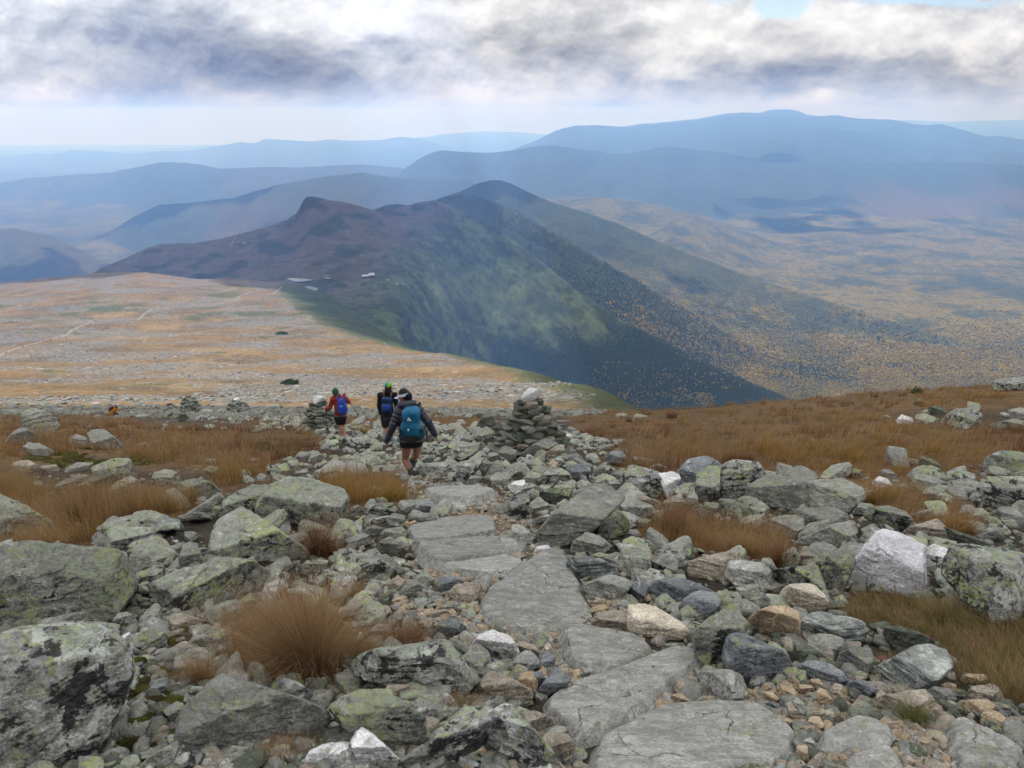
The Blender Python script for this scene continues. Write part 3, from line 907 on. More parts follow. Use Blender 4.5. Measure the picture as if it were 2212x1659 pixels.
def rock_mats():
    R = ROCK
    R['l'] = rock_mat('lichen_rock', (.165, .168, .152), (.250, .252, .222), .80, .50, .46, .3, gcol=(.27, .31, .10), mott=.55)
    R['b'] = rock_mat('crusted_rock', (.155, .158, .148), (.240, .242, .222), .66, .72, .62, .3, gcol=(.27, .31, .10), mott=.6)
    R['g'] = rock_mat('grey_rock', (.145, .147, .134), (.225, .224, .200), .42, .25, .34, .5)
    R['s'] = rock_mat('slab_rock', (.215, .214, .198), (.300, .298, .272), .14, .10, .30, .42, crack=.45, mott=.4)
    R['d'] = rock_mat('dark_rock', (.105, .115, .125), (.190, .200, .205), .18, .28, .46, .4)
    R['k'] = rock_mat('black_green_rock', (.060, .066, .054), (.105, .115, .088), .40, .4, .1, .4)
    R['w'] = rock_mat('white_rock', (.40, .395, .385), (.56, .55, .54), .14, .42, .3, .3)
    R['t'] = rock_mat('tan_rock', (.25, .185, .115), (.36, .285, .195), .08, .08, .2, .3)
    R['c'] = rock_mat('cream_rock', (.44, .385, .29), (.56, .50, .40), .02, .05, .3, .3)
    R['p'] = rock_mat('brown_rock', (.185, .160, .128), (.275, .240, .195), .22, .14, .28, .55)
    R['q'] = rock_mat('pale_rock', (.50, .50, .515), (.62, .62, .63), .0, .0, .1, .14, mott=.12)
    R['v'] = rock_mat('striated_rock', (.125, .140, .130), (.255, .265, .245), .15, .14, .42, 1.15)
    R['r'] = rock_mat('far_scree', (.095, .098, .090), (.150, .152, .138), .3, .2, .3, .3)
    return R


# ------------------------------------------------------------------ rocks from their photographed outline
def hull2(P):
    P = sorted(map(tuple, P))
    def half(pts):
        h = []
        for p in pts:
            while len(h) >= 2 and (h[-1][0] - h[-2][0]) * (p[1] - h[-2][1]) - (h[-1][1] - h[-2][1]) * (p[0] - h[-2][0]) <= 0:
                h.pop()
            h.append(p)
        return h[:-1]
    return np.array(half(P) + half(P[::-1]), float)


def rough(V, d, size, seed, k=1.0, strata=None):
    s = seed * 7.31
    q = V / size
    n = .060 * fbm(q * 1.7 + s, 3) + .042 * fbm(q * 5.0 + s, 3) + .020 * fbm(q * 15 + s, 3)
    if strata is not None:
        t = (q @ strata)[:, None] * np.array([1, 0, 0])
        lay = (q @ strata) * 6.5 + .9 * fbm(q * 2.2 + s, 3)
        n = n - .034 * (lay - np.floor(lay)) * (.4 + np.clip(fbm(q * 1.3 + s + 5, 2) * 3, 0, 1))
        n = n + .030 * fbm(t * 13 + q * .9 + s, 3)
    return V + d * (n * size * k)[:, None]


FWD = np.array([0, CP, -SP]); UPV = np.array([0, SP, CP]); RGT = np.array([1.0, 0, 0])
CAM = np.array([0, 0, EYE])


def pix_dir(px, py):
    v = FWD + RGT * ((px - CX) / F) + UPV * ((CY - py) / F)
    return v                       # depth 1 along the optical axis


def poly_rock(P, seed, kind, slab=False):
    """solid whose outline, seen from the path, is polygon P; returns origin, local verts, faces, size"""
    r = np.random.default_rng(seed + 1000)
    P = np.array(P, float); P = P.mean(0) + (P - P.mean(0)) * (1.0 if slab else 1.07)
    H = hull2(P)
    if ((H[0][0] - H[1][0]) == 0 and False):
        return
    cx, cy = H.mean(0)
    x0, y0 = H.min(0); x1, y1 = H.max(0)
    if slab:
        pts = np.array([ground_hit(a, b) for a, b in H])
        c = pts.mean(0)
        # ground plane through the outline
        A = np.c_[pts[:, 0] - c[0], pts[:, 1] - c[1], np.ones(len(pts))]
        g, *_ = np.linalg.lstsq(A, pts[:, 2] - c[2], rcond=None)
        n = nrm([-g[0], -g[1], 1])
        ex = nrm(np.cross([0, 1, 0], n)); ey = np.cross(n, ex)
        Q = np.c_[(pts - c) @ ex, (pts - c) @ ey]
        Q = hull2(Q)
        size = float(np.sqrt(np.prod(Q.max(0) - Q.min(0))))
        th = .025 + .025 * size + .02 * r.random()
        N, D = [], []
        for i in range(len(Q)):
            a, b = Q[i], Q[(i + 1) % len(Q)]
            e = b - a; m = np.array([e[1], -e[0]]); m = m / (np.linalg.norm(m) + 1e-9)
            tilt = .35 + .7 * r.random()
            nn = nrm(ex * m[0] + ey * m[1] + n * tilt)
            D.append(max(float((ex * a[0] + ey * a[1]) @ nn), .02)); N.append(nn)
        tn = nrm(n + ex * r.normal(0, .03) + ey * r.normal(0, .03))
        N.append(tn); D.append(th); N.append(-n); D.append(.22)
        ext = ((Q[:, 0].max() - Q[:, 0].min()) / 2, (Q[:, 1].max() - Q[:, 1].min()) / 2, .16)
        V, d, Fc = planes_solid(N, D, [ex, ey, n], ext, 6 if size > .45 else 5, 22)
        top = np.clip((d @ n - .15) / .3, 0, 1)
        V = rough(V, d, size, seed, .35)
        rip = fbm(np.c_[(V @ nrm(ex + .6 * ey)) * 2.2, (V @ nrm(ey - .6 * ex)) * 9, V[:, 2] * 3] / max(size, .3) + seed, 4)
        V = V + n * (rip * .04 * max(size, .3) * top)[:, None]
        return c, V, Fc, size
    base = ground_hit(np.clip(cx, x0, x1), y1 - .06 * (y1 - y0))
    zb = (base - CAM) @ FWD
    W = (x1 - x0) * zb / F; Hh = (y1 - y0) * zb / F
    T = .55 * min(W, 1.5 * Hh) + .12 * Hh
    zc = zb + .42 * T
    C = CAM + pix_dir(cx, cy) * zc
    v = nrm(pix_dir(cx, cy)); nv = -v
    up = nrm(UPV - v * (UPV @ v)); rt = np.cross(v, up)
    size = float(np.sqrt(W * Hh))
    N, D = [], []
    sgn = 1.0
    for i in range(len(H)):
        a = pix_dir(*H[i]); b = pix_dir(*H[(i + 1) % len(H)])
        m = nrm(np.cross(a, b))
        if m @ (C - CAM) > 0:
            m = -m
        dd = -float(m @ (C - CAM))
        N.append(m); D.append(max(dd, .03 * size))
    # crest between the upper and the front facet
    k = .50 + .22 * r.random()
    R0 = nv * (.40 + .12 * r.random()) * T + up * ((k - .5) * Hh)
    yaw = r.normal(0, .35)
    nt_ = nrm(np.array([0, 0, 1.0]) + .25 * nv + .35 * yaw * rt + .12 * r.normal(size=3))
    hz = nrm([nv[0], nv[1], 0])
    nf = nrm(hz + .35 * np.array([0, 0, 1.0]) * r.random() + yaw * rt + .15 * r.normal(size=3))
    for n_ in (nt_, nf):
        N.append(n_); D.append(max(float(R0 @ n_), .14 * size))
    for s in (-1, 1):
        n_ = nrm(s * rt * (.7 + .4 * r.random()) + nv * .7 + .3 * r.normal(size=3))
        N.append(n_); D.append((.36 + .14 * r.random()) * min(W, 1.6 * Hh) + .05 * T)
    for q in range(3):
        n_ = nrm(v + .55 * r.normal(size=3)); N.append(n_); D.append((.55 + .2 * r.random()) * T)
    pw = {'d': 14, 't': 13, 'c': 13, 's': 22}.get(kind, 34)
    sub = 6 if (x1 - x0) > 260 else 5 if (x1 - x0) > 55 else 4
    V, d, Fc = planes_solid(N, D, [rt, up, nv], (W / 2, Hh / 2, T / 2), sub, pw)
    st = nrm(np.array([0, 0, 1.0]) + .5 * r.normal(size=3))
    V = rough(V, d, size, seed, .75 if (x1 - x0) > 60 else .6, st)
    return C, V, Fc, size


TILE = {'A1': (0, 1750, 1000), 'B1': (1000, 1750, 1000), 'C1': (2000, 1750, 1000), 'D1': (3000, 1750, 1000), 'A2': (0, 2374, 1000), 'B2': (1000, 2374, 1000),
        'C2': (2000, 2374, 1000), 'D2': (3000, 2374, 1000), 'M1': (0, 1500, 700), 'M2': (650, 1500, 700), 'CC': (1750, 1480, 700), 'R1': (2400, 1450, 800), 'R2': (3200, 1450, 832)}


def tile_px(t, x, y):
    ox, oy, w = TILE[t]
    k = 2212 / 4032
    return (ox + x * w / 2212) * k, (oy + y * w / 2212) * k


ROCKS = []          # dict: obj, px, py, w, kind, label


def parse_rocks():
    for ln in ROCK_TXT.strip().splitlines():
        ln = ln.strip()
        if not ln:
            continue
        lab = None
        if '|' in ln:
            ln, lab = [q.strip() for q in ln.split('|')]
        tk = ln.split()
        pts = [tile_px(tk[0], *map(float, q.split(','))) for q in tk[2:]]
        kind = tk[1]
        slab = kind.endswith('_')
        yield kind.rstrip('_'), slab, pts, lab


def build_rocks():
    for i, (kind, slab, P, lab) in enumerate(parse_rocks()):
        Cc, V, Fc, size = poly_rock(P, i, kind, slab)
        zmin = V[:, 2].min()
        org = Cc.copy()
        nm = 'stone_slab' if slab else ('boulder' if size > .42 else 'rock')
        me = mk_mesh(nm, V, Fc)
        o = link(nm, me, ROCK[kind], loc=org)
        a = np.array(P)
        ROCKS.append(dict(o=o, px=a[:, 0].mean(), py=a[:, 1].mean(), w=np.ptp(a[:, 0]), h=np.ptp(a[:, 1]), kind=kind, slab=slab, lab=lab, size=size))


# ------------------------------------------------------------------ loose stones
def stone_shape(r, sub, flat=.6, p=24, rough_k=1.0):
    N = r.normal(size=(9 + r.integers(0, 5), 3)); N /= np.linalg.norm(N, axis=1, keepdims=True)
    D = .62 + .34 * r.random(len(N))
    N = np.concatenate([N, np.eye(3), -np.eye(3)]); D = np.concatenate([D, [1, .95, flat, .95, 1, flat]])
    V, d, Fc = planes_solid(N, D, np.eye(3), (1, 1, flat), sub, p)
    V = rough(V, d, 1.6, float(r.random() * 90), rough_k)
    return V, Fc


def rotm(r, tilt=.35):
    ax, ay, az = r.normal(0, tilt), r.normal(0, tilt), r.random() * 6.283
    cx, sx, cy, sy, cz, sz = math.cos(ax), math.sin(ax), math.cos(ay), math.sin(ay), math.cos(az), math.sin(az)
    return np.array([[cz, -sz, 0], [sz, cz, 0], [0, 0, 1]]) @ np.array([[cy, 0, sy], [0, 1, 0], [-sy, 0, cy]]) @ np.array([[1, 0, 0], [0, cx, -sx], [0, sx, cx]])


def scatter(name, mat, spots, lib, kind='stuff', tilt=.35):
    """spots: (x, y, z, sx, sy, sz); one mesh for what nobody would count"""
    r = np.random.default_rng(len(spots) + 5)
    Vs, Fs, o = [], [], 0
    for s in spots:
        V, Fc = lib[r.integers(len(lib))]
        W = (V * np.array(s[3:6])) @ rotm(r, tilt).T + np.array(s[:3])
        Vs.append(W); Fs.append(Fc + o); o += len(V)
    me = mk_mesh(name, np.concatenate(Vs), np.concatenate(Fs))
    ob = link(name, me, mat)
    tag(ob, kind=kind)
    return ob


FILL = [([(-30, 886), (1060, 886), (1060, 900), (640, 905), (350, 896), (-30, 896)], 5, 14, 260),
        ([(370, 885), (450, 880), (560, 893), (640, 905), (700, 918), (690, 940), (620, 930), (520, 920), (400, 905)], 7, 22, 170),
        ([(690, 935), (760, 918), (850, 905), (1010, 893), (1060, 930), (1000, 1000), (960, 1055), (880, 1045), (830, 1010), (700, 985)], 9, 34, 480),
        ([(600, 985), (700, 985), (830, 1010), (880, 1030), (690, 1035), (560, 1045), (500, 1050)], 10, 34, 70),
        ([(955, 960), (1050, 930), (1100, 950), (1200, 945), (1240, 930), (1330, 960), (1400, 1010), (1480, 1060), (1300, 1090), (1100, 1080), (980, 1045)], 12, 40, 330),
        ([(1885, 888), (1960, 878), (2080, 885), (2230, 868), (2230, 925), (2050, 930), (1930, 915)], 10, 40, 60),
        ([(180, 895), (330, 890), (420, 905), (560, 930), (640, 940), (560, 950), (380, 960), (200, 940)], 8, 24, 40),
        ([(-30, 1180), (500, 1060), (900, 1050), (1300, 1040), (1800, 1010), (2240, 990), (2240, 1300), (1700, 1320), (1300, 1340), (900, 1330), (-30, 1330)], 12, 78, 1250),
        ([(-30, 1330), (900, 1330), (1300, 1340), (1750, 1330), (1800, 1480), (1600, 1560), (1600, 1680), (-30, 1680)], 16, 84, 900)]


def build_loose():
    r = np.random.default_rng(77)
    lib3 = [stone_shape(r, 3, .28 + .42 * r.random(), 44, 1.25) for _ in range(20)]
    spots = {'g': [], 'l': [], 'b': []}
    slabs = [hull2(P) for k, sl, P, _ in parse_rocks() if sl]
    for poly, lo, hi, n in FILL:
        a = np.array(poly); c = 0
        while c < n:
            px, py = r.uniform(a[:, 0].min(), a[:, 0].max()), r.uniform(a[:, 1].min(), a[:, 1].max())
            if not in_poly(px, py, poly):
                continue
            if any(in_poly(px, py, s) for s in slabs):
                c += 1
                continue
            g = max(float(poly_dist(px, py, P)) for P in GRASS)
            if g > 4 and r.random() < .93:
                c += 1
                continue
            p = ground_hit(px, py); dz = (p - CAM) @ FWD
            s = .5 * lo * (hi / lo) ** (r.random() ** 1.5) * dz / F
            gv = max(float(poly_dist(px, py, P)) for P in GRAVEL)
            if gv > 0:
                s *= .6
            spots['g' if r.random() < .45 else 'l' if r.random() < .5 else 'b'].append((p[0], p[1], p[2] + .25 * s, s * r.uniform(.85, 1.3), s * r.uniform(.7, 1.1), s * r.uniform(.55, .95)))
            c += 1
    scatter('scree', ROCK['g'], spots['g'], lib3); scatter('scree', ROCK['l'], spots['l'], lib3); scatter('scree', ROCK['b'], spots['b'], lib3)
    # gravel between the slabs
    lib1 = [stone_shape(r, 2, .55 + .3 * r.random(), 10, .5) for _ in range(8)]
    gs = {'t': [], 'p': [], 's': []}
    for poly, n in zip(GRAVEL, (2300, 1200, 2600, 260)):
        a = np.array(poly); c = 0
        while c < n:
            px, py = r.uniform(a[:, 0].min(), a[:, 0].max()), r.uniform(a[:, 1].min(), min(a[:, 1].max(), 1690))
            if not in_poly(px, py, poly):
                continue
            c += 1
            if any(poly_dist(px, py, s) > 3 for s in slabs):
                continue
            p = ground_hit(px, py)
            s = .008 * (3.6 ** (r.random() ** 1.3)) * (1.15 if py > 1350 else 1.5)
            gs[r.choice(['t', 'p', 's'], p=[.5, .25, .25])].append((p[0], p[1], p[2] + .3 * s, s * r.uniform(.9, 1.4), s, s * r.uniform(.6, .9)))
    for k in gs:
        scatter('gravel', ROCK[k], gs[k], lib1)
    # broken rubble in the gaps between the boulders
    rb = {'g': [], 'p': [], 'k': []}
    c = 0
    while c < 5200:
        px, py = r.uniform(-40, 2250), 1010 + 670 * r.random() ** .8
        c += 1
        if max(float(poly_dist(px, py, P)) for P in GRASS) > 2 or any(in_poly(px, py, s) for s in slabs):
            continue
        p = ground_hit(px, py); s = .016 * 4.0 ** (r.random() ** 1.5)
        rb[r.choice(['g', 'p', 'k'], p=[.5, .25, .25])].append((p[0], p[1], p[2] + .25 * s, s * r.uniform(.9, 1.5), s, s * r.uniform(.45, .8)))
    for k in rb:
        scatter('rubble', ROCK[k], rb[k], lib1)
    # scree on the open tundra below
    lib0 = [stone_shape(r, 1, .5, 12, .4) for _ in range(8)]
    sp = []; n = 0
    while n < 20000:
        y = 84 * (1000 / 84) ** (r.random() ** .8); u = r.uniform(-.72, .14)
        if plain_edge(np.array([u]), np.array([y]))[0] > 4:
            n += 1; continue
        x = u * y
        if y > 135 and n2(np.array([x * .7]), np.array([y]), 60, 3, 65)[0] < .0 + .1 * r.random():
            n += 1; continue
        s = .17 * 4 ** (r.random() ** 2.6) * (1 + y / 1400)
        sp.append((x, y, float(Zf(np.array([x]), np.array([y]))[0]) + .15 * s, s * 1.3, s, s * .6)); n += 1
    scatter('tundra_scree', ROCK['r'], sp, lib0)


def build_rim():
    """stones and low sedge where the near slope rolls over towards the tundra"""
    r = np.random.default_rng(31)
    lib = [stone_shape(r, 2, .5, 20, 1) for _ in range(8)]
    sp = []
    for _ in range(4200):
        y = r.uniform(50, 118); x = r.uniform(-.72, .12) * y
        if n2(np.array([x]), np.array([y]), 14, 3, 67)[0] < -.25:
            continue
        s = .10 * 4.5 ** (r.random() ** 1.8)
        sp.append((x, y, float(Zf(np.array([x]), np.array([y]))[0]) + .2 * s, s * 1.2, s, s * .7))
    scatter('rim_scree', ROCK['r'], sp, lib)
    R, L, Le, W = [], [], [], []
    for _ in range(2300):
        y = r.uniform(48, 130); x = r.uniform(-.72, .14) * y
        if n2(np.array([x]), np.array([y]), 14, 3, 67)[0] > .10:
            continue
        n = 11; a = r.random(n) * 6.28; q = .35 * np.sqrt(r.random(n))
        xs, ys = x + q * np.cos(a), y + q * np.sin(a)
        R.append(np.stack([xs, ys, Zf(xs, ys)], 1)); L.append(r.uniform(.18, .5, n)); W.append(np.full(n, .022) * r.uniform(.6, 1.4, n))
        Le.append(np.stack([np.cos(a) * .4 + .3, np.sin(a) * .4, 0 * a], 1))
    V, Q, T = blades(np.concatenate(R), np.concatenate(L), np.concatenate(Le), np.concatenate(W), r, seg=3)
    tag(blade_obj('grass', V, Q, T, GMAT['brown']), kind='stuff')
